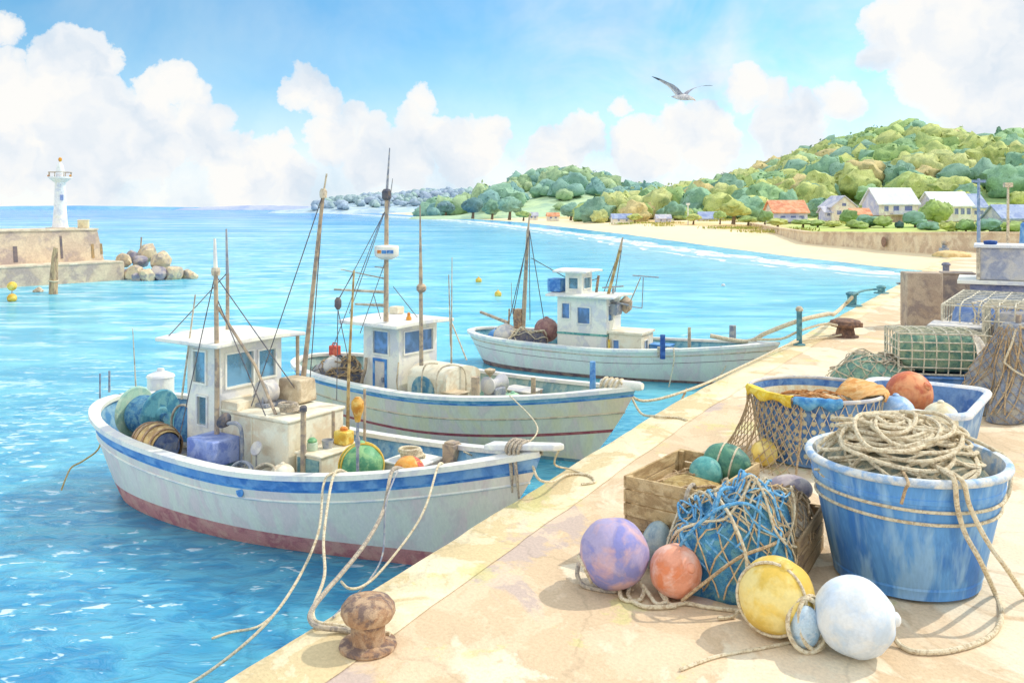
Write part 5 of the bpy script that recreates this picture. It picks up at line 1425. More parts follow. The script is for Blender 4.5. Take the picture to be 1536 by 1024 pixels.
for i, (x, y, r, ti, lb) in enumerate(((3.72, -.80, .15, 62, 'grey rope hoop leaning by the violet blue box on the near boat'), (4.05, -.74, .16, 50, 'pale hoop lying before the cream float on the near boat'))):
    M_ = Matrix.Rotation(b1.yaw + R(12), 3, 'Z') @ Matrix.Rotation(R(ti), 3, 'X')
    mb = MB().tube([M_ @ Vector((r * math.cos(R(a)), r * math.sin(R(a)), 0)) for a in range(0, 360, 15)], .02, 7, closed=True).tube([M_ @ Vector((r * math.cos(R(a)), r * math.sin(R(a)), .05)) for a in range(0, 360, 15)], .018, 7, closed=True)
    if i == 0:
        for a in (20, 80, 150): mb.tube([M_ @ Vector((r * math.cos(R(a)), r * math.sin(R(a)), 0)), M_ @ Vector((-r * math.cos(R(a)), -r * math.sin(R(a)), .04))], .008, 5)
    o = mb.build('hoop', STEEL if i == 0 else PALE, loc=dk(b1, x, y, .16)); tag(o, lb, 'hoop')
def float_ball(name, label, c, r, m, cat='float', group=None, eye=True, straps=None, wob=.04, tilt=(0, 0, 0), r3=None, strapm=None):
    o = thing(name, label, cat, c, 0, group)
    M_ = Matrix.Rotation(tilt[2], 3, 'Z') @ Matrix.Rotation(tilt[0], 3, 'X') @ Matrix.Rotation(tilt[1], 3, 'Y')
    MB().ball((0, 0, 0), r3 or r, 36, 22, M=M_, wob=wob, seed=int(r * 1000)).build('shell', m, o, smooth=80)
    rz_ = r3[2] if r3 else r
    if eye:
        MB().lathe([(r * .20, rz_ * .955), (r * .17, rz_ * 1.06), (r * .08, rz_ * 1.12), (0, rz_ * 1.13)], 16, M=M_, cap0=False, cap1=False).build('eye', m, o)
    for (tl, az_, off) in (straps or []):
        S_ = M_ @ Matrix.Rotation(az_, 3, 'Z') @ Matrix.Rotation(tl, 3, 'X')
        q = []
        for a in range(0, 360, 10):
            rr = math.sqrt(max(.01, 1 - off * off))
            p = Vector((rr * math.cos(R(a)), rr * math.sin(R(a)), off))
            p = S_.to_3x3() @ p if r3 is None else p
            if r3 is not None:
                p = M_ @ Vector((p.z * r3[0], p.x * r3[1], p.y * r3[2])) * 1.01
                q.append(p)
            else: q.append(p * (r * 1.02))
        MB().tube(q, r * .045, 6, closed=True).build('strap', strapm or ROPE, o)
    return o
float_ball('float', 'small cream ball float on the deck of the near boat', dk(b1, 4.18, -.58, .17), .15, CREAM)
float_ball('float', 'big green glass float with yellow straps near the bow of the near boat', dk(b1, 5.08, -.20, .27), .26, GREENF, straps=[(R(80), R(20), .1), (R(80), R(20), .35)], strapm=YELLOW)
o = float_ball('float', 'orange float with a red half in the bow of the near boat', dk(b1, 5.80, -.20, .22), .18, ORANGE, eye=False)
MB().lathe([(.183 * math.sin(R(a)), .183 * math.cos(R(a))) for a in range(0, 72, 8)][::-1], 24, M=Matrix.Rotation(R(25), 3, 'Z') @ Matrix.Rotation(R(80), 3, 'Y'), cap0=False, cap1=False).build('red_cap', REDPL, o)
o = thing('canister', 'yellow canister standing on the deck console of the near boat', 'canister', b1.w(4.40, .22, 1.066), b1.yaw)
MB().box((0, 0, .085), (.20, .18, .17)).build('can_body', YELLOW, o, bevel=.025)
MB().lathe([(.05, .16), (.05, .20), (.03, .215), (0, .215)], 12, (.0, 0, 0), cap0=False, cap1=False).build('cap', ORANGE, o)
o = thing('jar', 'small pale jar with green lid on the deck console of the near boat', 'jar', b1.w(4.28, -.20, 1.066), b1.yaw)
MB().lathe([(0, 0), (.06, 0), (.065, .02), (.065, .09), (.05, .1), (0, .1)], 16, cap0=False, cap1=False).build('jar_body', wc('jar_pale', (190, 208, 182), (160, 188, 166), (210, 218, 196), 6), o)
MB().lathe([(.055, .1), (.06, .12), (.03, .15), (0, .15)], 16, cap0=True, cap1=False).build('lid', GREENF, o)
o = MB().lathe([(.0, 0), (.06, 0), (.075, .1), (.07, .1), (.055, .015), (0, .015)], 18, cap0=False, cap1=False).build('bowl', STEEL, loc=b1.w(4.36, -.02, 1.066)); tag(o, 'small grey bowl between the jar and the yellow canister on the near boat', 'bowl')
p = dk(b1, 5.25, -.44)
o = thing('float_stick', 'amber bulb float on top of a grey stick in the near boat', 'float', p)
MB().tube([(0, 0, 0), (0, 0, .88)], .018, 8).lathe([(.028, .55), (.03, .6), (.028, .65)], 10).build('stick', STEEL, o)
MB().lathe([(0, .82), (.03, .83), (.045, .90), (.075, .99), (.07, 1.06), (.03, 1.11), (0, 1.115)], 18, cap0=False, cap1=False).build('bulb', wc('amber_float', (220, 160, 60), (200, 130, 48), (236, 196, 110), 7, .4), o)
# middle boat
float_ball('float', 'pale grey ball float among the nets at the stern of the middle boat', b2.w(1.45, -.62, 1.05), .18, GREYW)
o = thing('fuel_can', 'red fuel can standing on the stern gunwale of the middle boat', 'can', b2.w(.45, .3, b2.sheer(.05) + .03), b2.yaw)
MB().box((0, 0, .1), (.2, .16, .2)).build('can_body', REDPL, o, bevel=.02); MB().tube([(-.07, 0, .2), (-.05, 0, .25), (.05, 0, .25), (.07, 0, .2)], .014, 6).build('handle', REDPL, o)
def heap(name, label, cat, c, r, mats, seed, amp=.3, strands=0, strand_m=None, sr=.008, rz=0.0, net=None, nr=.006, parent_group=None, sub=ICO3, extra=None):
    """a heap of net: a lumpy body, with cords lying over it"""
    o = thing(name, label, cat, c, rz, parent_group)
    def surf(dv, k=1.0):
        n_ = 1 + amp * mnoise.noise(dv * 1.6 + Vector((seed * 2.7, 0, 0))) + amp * .45 * mnoise.noise(dv * 4.2 + Vector((0, seed * 1.9, 0)))
        z = dv.z
        if z < -.15: z = -.15 + (z + .15) * .12
        return Vector((dv.x * r[0], dv.y * r[1], (z + .15) * r[2] / 1.15)) * n_ * k
    mb = MB().add([surf(q) for q in sub[0]], sub[1])
    mb.build('net_body', mats, o, smooth=75)
    rnd = random.Random(seed)
    if net:
        nb = MB(); nu, m = net
        for s_ in (1, -1):
            for k in range(nu):
                q = []
                for i in range(13):
                    th = R(8 + 88 * i / 12.0); ph = 2 * math.pi * k / nu + s_ * i / 12.0 * 1.1
                    j = .05 * mnoise.noise(Vector((k * 1.3, i * .8, s_)))
                    q.append(surf(Vector((math.sin(th) * math.cos(ph + j), math.sin(th) * math.sin(ph + j), math.cos(th))), 1.035))
                nb.tube(q, nr, 4)
        nb.build('net_cord', m, o)
    for (ns_, sm_, sr) in ([(strands, strand_m, sr)] if strands else []) + ([extra] if extra else []):
        sb = MB()
        for k in range(ns_):
            a0 = rnd.uniform(0, 6.28); a1 = a0 + rnd.uniform(1.2, 3.6); t0, t1 = rnd.uniform(.2, 1.45), rnd.uniform(.2, 1.5)
            q = []
            for i in range(11):
                t = i / 10.0; a = a0 + (a1 - a0) * t + .2 * math.sin(t * 6 + k); th = t0 + (t1 - t0) * t - .5 * math.sin(math.pi * t) * rnd.uniform(.7, 1)
                q.append(surf(Vector((math.sin(th) * math.cos(a), math.sin(th) * math.sin(a), math.cos(th))), 1.05 + .05 * math.sin(t * 5 + k)))
            sb.tube(spline(q, 3), sr * rnd.uniform(.7, 1.3), 6)
        sb.build('loose_cord', sm_ or ROPE, o)
    return o
NETD = wc('dark_net', (122, 120, 128), (96, 102, 124), (172, 148, 110), 9, .95, .7, .2)
NETG = wc('green_net', (138, 178, 160), (110, 152, 148), (170, 198, 166), 8, .95, .7, .2)
NETB = wc('blue_net', (92, 164, 206), (70, 138, 192), (136, 192, 196), 7, .95, .7, .2)
NETBR = wc('brown_net', (168, 148, 122), (134, 122, 112), (196, 176, 146), 8, .95, .7, .2)
NETGY = wc('grey_net', (178, 176, 178), (150, 152, 166), (200, 190, 174), 7, .95, .7, .2)
heap('net_heap', 'dark heap of net behind the wheelhouse of the middle boat', 'fishing net', dk(b2, 1.5, -.45, -.05), (.52, .44, .62), NETD, 3, .34, 14, ROPEB, .012)
heap('net_heap', 'pale grey heap of net in the rounded stern of the middle boat', 'fishing net', dk(b2, .95, -.22, -.05), (.38, .5, .52), NETGY, 8, .3, 8, DARK, .012)
heap('net_heap', 'green heap of net forward of the engine casing on the middle boat', 'fishing net', dk(b2, 4.75, .1, -.03), (.36, .42, .36), NETG, 5, .3, 6, PALE, .01)
float_ball('float', 'pale green dome float in the bow of the middle boat', dk(b2, 5.35, -.18, .12), .2, wc('pale_green_plastic', (158, 204, 166), (128, 180, 152), (186, 216, 176), 5, .4))
o = MB().box((0, 0, .16), (.34, .3, .32)).box((0, 0, .33), (.37, .33, .03)).build('deck_box', TAN, loc=dk(b2, 4.3, -.42), rz=b2.yaw, bevel=.012); tag(o, 'tan box in front of the engine casing of the middle boat', 'box')
o = MB().box((0, 0, .12), (.6, .4, .24)).box((0, 0, .25), (.64, .44, .03)).build('deck_box', GREYW, loc=dk(b2, 5.0, .52), rz=b2.yaw, bevel=.012); tag(o, 'low pale grey box by the far gunwale of the middle boat', 'box')
# far boat
float_ball('float', 'large pale grey float at the stern of the far boat', dk(b3, 1.3, -.5, .34), .30, GREYW, straps=[(R(70), 0, .0)])
float_ball('float', 'large maroon float behind the wheelhouse of the far boat', dk(b3, 2.2, .0, .50), .31, wc('maroon_plastic', (166, 124, 118), (140, 102, 104), (184, 146, 134), 5, .5))
heap('net_heap', 'dark grey heap of net below the maroon float on the far boat', 'fishing net', dk(b3, 1.95, -.55, -.05), (.52, .42, .58), wc('slate_net', (112, 110, 122), (86, 90, 110), (150, 138, 126), 9, .95, .7, .2), 12, .3, 12, ROPE, .014)
o = float_ball('float', 'bright blue float in the stern of the far boat', dk(b3, .85, -.2, .22), .24, BLUE)

# ------------------------------------------------------------------ bollards, posts and rails on the quay
def bollard(label, c, k, m, rz=0, squat=False):
    o = thing('bollard', label, 'bollard', c, rz, 'iron mooring bollards along the quay edge')
    if not squat:
        o.scale = (.92, .92, .92)
        MB().lathe([(.205, 0), (.215, .015), (.21, .035), (.16, .045), (.14, .05)], 40, cap0=False).build('base_flange', m, o)
        MB().lathe([(.13, .03), (.125, .10), (.13, .20), (.14, .22), (.0, .22)], 40, cap0=False, cap1=False).build('stem', m, o)
        mb = MB(); n = 40
        mb.lathe([(.13, .195), (.18, .215), (.20, .26), (.196, .31), (.165, .35), (.10, .372), (0, .378)], n, cap0=False, cap1=False)
        mb.v = [(x * (1 + .03 * mnoise.noise(Vector((x * 9, y * 9, z * 9)))), y * (1 + .03 * mnoise.noise(Vector((x * 9, y * 9, z * 9 + 4)))), z) for x, y, z in mb.v]
        mb.build('head', m, o)
    else:
        MB().lathe([(.30, 0), (.30, .03), (.22, .05), (.19, .2), (.22, .26), (.0, .26)], 32, cap0=False, cap1=False).build('stem', m, o)
        MB().lathe([(.2, .22), (.33, .25), (.36, .30), (.33, .38), (.2, .42), (0, .43)], 32, cap0=False, cap1=False).box((.3, -.1, .3), (.16, .12, .1)).build('head', m, o)
    return o
bollard('rusty mushroom bollard at the quay edge in the foreground', P(552, 970), 1, RUST)
bollard('squat dark brown bollard farther along the quay, shadowed on the left', P(1268, 505), 1, wc('dark_rust', (134, 104, 88), (104, 84, 80), (164, 128, 104), 6, .8, .4, .15), R(-20), True)
TEALP = wc('teal_post', (88, 140, 150), (68, 118, 136), (124, 164, 160), 6)
def qpost(u, vb, vt, r, m, label, name='rail_post', capm=None):
    p = P(u, vb, 0); h_ = (vb - vt) * p.y / F
    o = thing(name, label, 'post', p)
    MB().tube([(0, 0, 0), (0, 0, h_)], r, 12).lathe([(r * 2.2, 0), (r * 2.2, .03), (r * 1.1, .05)], 12, cap0=False).build('shaft', m, o)
    MB().lathe([(r * 1.3, h_ - .05), (r * 1.4, h_), (r * .8, h_ + .05), (0, h_ + .06)], 12, cap1=False).build('cap', capm or m, o)
    return o
qpost(1199, 518, 463, .06, TEALP, 'thin teal rail post with pale cap, nearest of the rail posts', capm=PALE)
qpost(1278, 459, 440, .14, TEALP, 'stout teal rail post, second along the quay edge')
qpost(1322, 440, 430, .12, TEALP, 'short teal rail post, third along the quay edge')
qpost(1362, 426, 409, .2, wc('brown_post', (126, 104, 96), scale=5), 'dark brown post just left of the tall concrete block', 'mooring_post')
qpost(1419, 452, 396, .10, wc('slate_post', (120, 124, 142), scale=5), 'slate grey post just right of the tall concrete block', 'mooring_post')
# tall concrete block
CB = wc('block_concrete', (186, 166, 146), (160, 146, 138), (204, 186, 162), 2.0, .9, .4, .12)
o = MB().box((0, 0, .69), (.86, .62, 1.38)).build('concrete_block', CB, loc=P(1382, 489), rz=R(-8), bevel=.025); tag(o, 'tall upright concrete block standing on the quay', 'block')
o = MB().box((0, 0, .6), (.8, .6, 1.2)).box((0, 0, 1.22), (.86, .66, .05)).build('concrete_block', wc('dark_block', (150, 136, 126), (124, 116, 116), (170, 156, 142), 2.0, .9, .4), loc=(12.35, 24.6, 0), rz=R(-20), bevel=.02); tag(o, 'dark concrete block half hidden behind the slate grey post', 'block')
# sand heap where quay meets beach
heap('sand_heap', 'small heap of yellow sand at the far end of the quay', 'sand heap', P(1428, 385), (1.15, .9, .4), wc('yellow_sand', (222, 186, 124), (204, 168, 110), (234, 206, 150), 1.2), 21, .15)
o = thing('winch', 'small grey winch on the far end of the quay, left on the sand heap', 'winch', P(1416, 381), R(20))
MB().box((0, 0, .2), (.5, .4, .4)).box((.05, 0, .5), (.25, .25, .2)).build('housing', STEEL, o, bevel=.03); MB().lathe([(.1, -.18), (.14, -.15), (.14, .15), (.1, .18)], 14, (0.06, 0, .72), MX).build('drum', POLE, o)

# ------------------------------------------------------------------ gear heaped on the quay
QY = math.atan2(.87, .5)                # bearing of the quay
def slat_crate(label, c, rz, lx, ly_, h, m, boards=3):
    """open box of planks on corner battens"""
    o = thing('wooden_crate', label, 'crate', c, rz)
    t = .022; g = .010; bh = (h - g * (boards - 1)) / boards
    for (nm, sx_, sy_) in (('side_planks', 0, -1), ('side_planks', 0, 1), ('end_planks', -1, 0), ('end_planks', 1, 0)):
        mb = MB()
        for b in range(boards):
            z = bh / 2 + b * (bh + g)
            if sx_ == 0: mb.box((0, sy_ * (ly_ / 2 - t / 2), z), (lx, t, bh))
            else: mb.box((sx_ * (lx / 2 - t / 2 - .002), 0, z), (t, ly_ - 2 * t - .004, bh))
        mb.build(nm, m, o, smooth=0, bevel=.004)
    for sx_ in (-1, 1):
        for sy_ in (-1, 1): MB().box((sx_ * (lx / 2 - t - .03), sy_ * (ly_ / 2 - t - .022), h / 2), (.05, .04, h - .01)).build('corner_batten', m, o, smooth=0)
    mb = MB()
    for k in range(5): mb.box((0, -ly_ / 2 + t + (k + .5) * (ly_ - 2 * t) / 5, .012), (lx - 2 * t - .01, (ly_ - 2 * t) / 5 - .008, .02))
    mb.build('bottom_boards', m, o, smooth=0)
    return o
CW = wc('crate_wood', (206, 176, 128), (176, 146, 104), (222, 196, 150), 5, .85, .35, .14, stretch=(.35, 1, 1.6))
CW2 = wc('old_crate_wood', (178, 150, 112), (146, 122, 96), (200, 172, 132), 5, .85, .35, .14, stretch=(.35, 1, 1.6))
cc = Vector((1.62, 7.92, 0)); cz = R(52)
slat_crate('wooden crate at the bottom of the stack beside the net heap', cc, cz, 1.08, .78, .335, CW2)
slat_crate('open wooden crate on top of the stack, holding the green striped float', cc + Vector((0, 0, .338)), cz + R(1.2), 1.1, .8, .34, CW)
o = heap('folded_net', 'ochre net folded inside the top wooden crate', 'fishing net', cc + Vector((-.04, 0, .37)), (.46, .34, .25), wc('ochre_net', (196, 166, 106), (164, 136, 88), (214, 188, 132), 8, .95, .6, .2), 31, .12, 9, ROPEB, .01, rz=cz)
float_ball('float', 'dark green float with pale straps lying in the top wooden crate', (1.98, 8.17, .66), .2, wc('dark_green_plastic', (86, 140, 116), (62, 112, 100), (124, 168, 134), 5, .45), eye=False,
           straps=[(0, 0, -.25), (0, 0, .3)], r3=(.22, .175, .175), tilt=(0, R(12), R(-28)), wob=.03)
float_ball('float', 'small teal float beside the green striped float in the top wooden crate', (1.76, 8.05, .60), .15, TEALF, eye=False)
slat_crate('low wooden crate heaped with a pale net, against the blue tub', Vector((2.27, 7.55, 0)), R(60), 1.0, .55, .38, CW2)
heap('net_heap', 'pale net with loose cords heaped in the low wooden crate', 'fishing net', Vector((2.27, 7.53, .22)), (.46, .27, .36), wc('pale_net', (222, 206, 178), (190, 166, 140), (234, 220, 196), 10, .95, .7, .2), 41, .15, 22, ROPEB, .009, rz=R(60), net=(16, ROPEB), nr=.005)
float_ball('float', 'mauve grey float lying on the far end of the pale net', (2.46, 7.86, .52), .16, wc('mauve_plastic', (186, 170, 170), (160, 148, 158), (204, 190, 180), 5, .5), eye=False, r3=(.2, .16, .12))
# the big blue net heap with cords
heap('net_heap', 'big heap of blue netting and loose cords in front of the wooden crates', 'fishing net', Vector((1.80, 7.10, 0)), (.47, .36, .78), NETB, 17, .34, 26, ROPE, .0085, rz=R(-10), net=(17, wc('tan_net_cord', (222, 192, 144), (190, 158, 118), (234, 208, 164), 20)), nr=.007, extra=(34, wc('blue_strand', (110, 178, 220), (82, 150, 204), (156, 204, 228), 20), .009))
rope('rope', 'bright blue cord trailing over the top of the big blue net heap', [Vector((1.52, 6.86, .52)), Vector((1.58, 6.86, .70)), Vector((1.66, 6.92, .82)), Vector((1.92, 7.02, .74)), Vector((2.12, 7.1, .63)), Vector((2.2, 7.16, .56))], .016, wc('blue_rope', (96, 166, 212), (70, 138, 192), (140, 192, 222), 20))
rope('rope', 'second blue cord looping down the front of the big blue net heap', [Vector((1.28, 6.95, .28)), Vector((1.34, 6.78, .5)), Vector((1.55, 6.72, .72)), Vector((1.78, 6.74, .76)), Vector((1.95, 6.82, .62)), Vector((2.02, 6.9, .5))], .013, MATS['blue_rope'])
rope('rope', 'thick pale rope hanging down the face of the big blue net heap', [Vector((1.60, 6.98, .76)), Vector((1.66, 6.70, .66)), Vector((1.74, 6.60, .42)), Vector((1.72, 6.55, .2)), Vector((1.64, 6.50, .03)), Vector((1.5, 6.46, .02))], .014, ROPE)
rope('rope', 'brown rope slung across the face of the big blue net heap', [Vector((2.2, 7.0, .46)), Vector((1.98, 6.72, .46)), Vector((1.7, 6.62, .40)), Vector((1.45, 6.62, .22)), Vector((1.28, 6.68, .05))], .013, ROPEB)
rope('rope', 'grey rope hanging over the front edge of the crate stack', [Vector((1.56, 7.56, .62)), Vector((1.51, 7.40, .70)), Vector((1.44, 7.30, .66)), Vector((1.40, 7.26, .45)), Vector((1.39, 7.2, .2)), Vector((1.36, 7.1, .03))], .018, ROPEG)
# floats on the ground
PURP = wc('lavender_float', (176, 164, 196), (140, 140, 196), (214, 172, 168), 2.6, .55, .06, .05)
float_ball('ball_float', 'large lavender ball float lying left of the wooden crates', (.81, 7.02, .273), .275, PURP, 'float', eye=True, tilt=(R(70), 0, R(200)), straps=[(R(85), R(60), .92)])
PINK = wc('coral_float', (232, 160, 130), (222, 134, 92), (240, 196, 178), 3.2, .5, .06, .05)
float_ball('ball_float', 'coral pink ball float in front of the blue netting', (1.265, 6.86, .20), .202, PINK, 'float', tilt=(R(65), 0, R(30)))
float_ball('oblong_float', 'blue grey oblong float leaning on the bottom wooden crate', (1.20, 7.38, .20), .15, wc('blue_grey_float', (168, 184, 184), (142, 164, 174), (190, 198, 186), 5, .5), 'float', eye=False, r3=(.125, .125, .2), tilt=(R(-14), R(12), 0))
YEL = wc('yellow_float', (236, 204, 106), (222, 186, 84), (242, 220, 150), 2.6, .5, .06, .05)
float_ball('ball_float', 'yellow ball float ringed by a cord in front of the low crate', (1.87, 6.28, .262), .264, YEL, 'float', tilt=(R(20), R(10), 0), straps=[(R(70), R(-40), .45)])
WBL = wc('ice_white_float', (216, 226, 236), (200, 216, 232), (230, 230, 226), 2.4, .5, .06, .05)
o = float_ball('ball_float', 'pale blue white ball float nearest the bottom of the picture', (2.31, 5.97, .258), .258, WBL, 'float', tilt=(0, R(90), R(-10)), wob=.06)
# glass float in a ring, leaning on the yellow ball
o = thing('ringed_float', 'blue glass float caught in a white rope ring against the yellow ball float', 'float', (2.0, 6.02, .175), R(8))
MB().ball((0, .02, -.02), (.105, .09, .145), 24, 16).build('glass_ball', wc('glass_float', (186, 208, 222), (150, 184, 212), (212, 222, 226), 5, .12, spec=.6), o)
RM = Matrix.Rotation(R(75), 3, 'X')
for dx, rz_ in ((0, 0), (.06, R(24))):
    MB().tube([Matrix.Rotation(rz_, 3, 'Z') @ RM @ Vector((.135 * math.cos(R(a)), .17 * math.sin(R(a)), 0)) + Vector((dx, dx * .4, 0)) for a in range(0, 360, 12)], .016, 8, closed=True).build('ring', ROPE, o)
# the blue tub full of rope
TUBC = Vector((3.22, 7.26, 0)); TB = wc('tub_blue', (98, 158, 220), (70, 132, 208), (150, 192, 228), 3.2, .5, .1, .07, stretch=(1, 1, .14))
TBR = wc('tub_rim', (206, 216, 226), (150, 184, 220), (230, 228, 218), 5, .55)
o = thing('tub', 'big blue tub with pale rim, heaped with rope', 'tub', TUBC)
mb = MB(); n = 72
mb.lathe([(.0, .012), (.50, .012), (.555, .03), (.565, .10), (.57, .105), (.57, .125), (.575, .13), (.715, .80), (.725, .805), (.73, .84), (.725, .845), (.745, .945)], n, cap0=False, cap1=False)
vs = []
for x, y, z in mb.v:
    a = math.atan2(y, x); r = math.hypot(x, y)
    f = 1 - (.010 * max(0, math.cos(a * 22)) ** 6 if .14 < z < .80 else 0)
    vs.append((x * f, y * f, z))
mb.v = vs; mb.build('tub_wall', TB, o, smooth=40)
MB().lathe([(.747, .94), (.775, .95), (.785, .975), (.775, 1.0), (.75, 1.01), (.72, 1.0), (.71, .96), (.68, .80), (.54, .1), (0, .09)], n, cap0=False, cap1=False).build('rim', TBR, o, smooth=50)
for z, r in ((.76, .710), (.66, .688)):
    MB().tube([((r + .008) * math.cos(R(a)), (r + .008) * math.sin(R(a)), z + .01 * math.sin(R(a * 2 + 40))) for a in range(0, 360, 6)], .013, 8, closed=True).build('rope_band', ROPE, o)
heap('net_heap', 'grey green net under the rope coils in the big blue tub', 'fishing net', TUBC + Vector((-.04, -.02, .76)), (.64, .62, .40), wc('grey_green_net', (160, 162, 142), (126, 140, 132), (196, 184, 152), 9, .95, .6, .2), 51, .10, 34, ROPE, .014)
rnd = random.Random(12)
pts = []
ctr = TUBC + Vector((-.05, 0, -.03))
def dome(x, y):
    d = math.hypot(x, y) / .70
    return .97 + .27 * max(0.0, 1 - d * d)
a = 0.0
for k in range(34):
    ox, oy = rnd.gauss(0, .19), rnd.gauss(0, .15); r0 = rnd.uniform(.18, .46); el_ = rnd.uniform(.55, 1.0); ro = rnd.uniform(0, 3.14)
    lift = k * .0025; til = rnd.uniform(-.22, .22)
    for i in range(9):
        q = a + 2 * math.pi * i / 9
        x, y = r0 * math.cos(q), r0 * el_ * math.sin(q)
        x, y = x * math.cos(ro) - y * math.sin(ro) + ox, x * math.sin(ro) + y * math.cos(ro) + oy
        d = math.hypot(x, y)
        if d > .66: x, y = x * .66 / d, y * .66 / d
        pts.append(ctr + Vector((x, y, dome(x, y) + lift + til * x + rnd.uniform(-.012, .02))))
    a += rnd.uniform(-.5, .5)
rope('rope_coil', 'tangled coils of pale rope heaped on top of the big blue tub', pts, .017, ROPE, 7, 5, cat='rope')
def V(u, v, y): return PY(u, v, y)
for k, (ps, r, m, lb) in enumerate((
    ([V(1402, 655, 7.2), V(1380, 668, 7.0), V(1362, 690, 6.85), V(1370, 712, 6.75), V(1395, 718, 6.7), V(1412, 700, 6.8), V(1410, 668, 7.0), V(1392, 652, 7.15)], .016, ROPE, 'upright loop of pale rope at the front of the coils in the tub'),
    ([V(1350, 700, 6.8), V(1362, 722, 6.47), V(1358, 734, 6.44), V(1352, 755, 6.46)], .012, ROPEB, 'short frayed rope end hanging over the front rim of the tub'),
    ([V(1385, 690, 6.9), V(1420, 708, 6.55), V(1432, 722, 6.45), V(1436, 760, 6.5), V(1448, 800, 6.5), V(1470, 840, 6.45), P(1492, 888, .03), P(1502, 915, .018), P(1496, 942, .018), P(1470, 962, .018), P(1420, 976, .018), P(1375, 977, .018), P(1352, 968, .02), P(1342, 957, .05)], .019, ROPE, 'thick pale rope running from the tub over the ground to the pale ball float'),
    ([V(1408, 700, 6.85), V(1432, 712, 6.55), V(1446, 726, 6.45), V(1455, 760, 6.5), V(1480, 810, 6.45), V(1512, 855, 6.4), P(1540, 895, .018), P(1580, 930, .018)], .018, ROPE, 'pale rope falling from the tub rim and leading out to the right'),
    ([V(1400, 640, 7.5), V(1450, 655, 7.4), V(1490, 674, 7.3), V(1512, 690, 7.2), V(1516, 724, 7.0), V(1506, 752, 6.95), V(1476, 768, 6.85), V(1440, 776, 6.6)], .016, ROPE, 'rope looping out over the right side of the tub'))):
    rope('rope', lb, ps, r, m, 8, 8)
# ropes lying among the floats
rope('rope', 'grey rope wrapped round the foot of the lavender ball float', [P(868, 845, .10), P(866, 862, .06), P(876, 878, .02), P(900, 884, .018), P(922, 886, .02), P(930, 878, .06), P(948, 866, .14), P(962, 850, .22)], .018, ROPEG, 8)
rope('rope', 'knotted pale rope in front of the coral pink float', [P(940, 862, .12), P(930, 880, .05), P(934, 898, .02), P(958, 900, .02), P(966, 884, .05), P(960, 872, .09), P(972, 888, .05), P(985, 905, .02), P(1000, 900, .03), P(990, 886, .06), P(1005, 906, .02), P(1030, 904, .02), P(1060, 910, .016), P(1112, 916, .016)], .016, ROPE, 8)
rope('rope', 'braided pale rope below the lavender float', [P(962, 846, .14), P(950, 870, .06), P(942, 892, .02), P(962, 908, .02), P(990, 910, .02), P(1015, 908, .02)], .017, ROPE, 8)
rope('rope', 'pale rope lying along the ground toward the pale ball float', [P(1020, 1004, .012), P(1075, 984, .012), P(1140, 972, .012), P(1190, 962, .012), P(1236, 954, .012)], .012, ROPE, 6)

# ------------------------------------------------------------------ the round blue basket with its net
BC = Vector((3.68, 10.75, 0))
o = thing('basket', 'round blue plastic basket full of holes, hung with net', 'basket', BC)
def bask(a, z): return (.60 + .16 * z / .82)
mb = MB(); na, nz_ = 44, 7
zs = [.10 + i * .10 for i in range(nz_ + 1)]
for j in range(nz_):
    for i in range(na):
        a0, a1 = 2 * math.pi * i / na, 2 * math.pi * (i + 1) / na
        def pt(fa, fz):
            a = a0 + (a1 - a0) * fa; z = zs[j] + (zs[j + 1] - zs[j]) * fz; r = bask(a, z)
            return (r * math.cos(a), r * math.sin(a), z)
        if j == nz_ - 1 :
            mb.add([pt(0, 0), pt(1, 0), pt(1, 1), pt(0, 1)], [(0, 1, 2, 3)]); continue
        out = [pt(0, 0), pt(.5, 0), pt(1, 0), pt(1, .5), pt(1, 1), pt(.5, 1), pt(0, 1), pt(0, .5)]
        q_ = .30
        inn = [pt(.5 + q_ * math.cos(R(t)), .5 + .33 * math.sin(R(t))) for t in (225, 270, 315, 0, 45, 90, 135, 180)]
        mb.add(out + inn, [(k, (k + 1) % 8, 8 + (k + 1) % 8, 8 + k) for k in range(8)])
mb.lathe([(.0, .01), (.58, .01), (.605, .02), (bask(0, .1), .1)], 44, cap0=False, cap1=False)
w_ = mb.build('basket_wall', wc('basket_blue', (84, 132, 190), (64, 106, 170), (124, 160, 200), 4, .55, .08), o, smooth=40)
pass
MB().tube([(.775 * math.cos(R(a_)), .775 * math.sin(R(a_)), .815) for a_ in range(0, 360, 6)], .024, 8, closed=True).build('rim', GREYW, o)
mb = MB()
for s_ in (1, -1):
    for k in range(36):
        mb.tube([((bask(0, z) + .025) * math.cos(2 * math.pi * k / 36 + s_ * z * .55), (bask(0, z) + .025) * math.sin(2 * math.pi * k / 36 + s_ * z * .55), z) for z in (.06, .2, .4, .6, .82)], .0055, 4)
mb.build('net_cover', ROPE, o)
MB().lathe([(bask(0, z) - .008, z) for z in (.08, .3, .5, .72)], 44, cap0=False, cap1=False).build('lining', wc('basket_lining', (246, 232, 200), (232, 210, 168), (250, 240, 214), 6), o)
heap('net_heap', 'tan net with ochre cords filling the round blue basket', 'fishing net', BC + Vector((0, .03, .42)), (.60, .60, .34), wc('tan_fill', (222, 198, 160), (196, 166, 124), (232, 206, 150), 5, .95, .5, .15), 61, .12, 16, wc('orange_cord', (196, 138, 84), (166, 112, 72), (216, 166, 108), 12), .011)
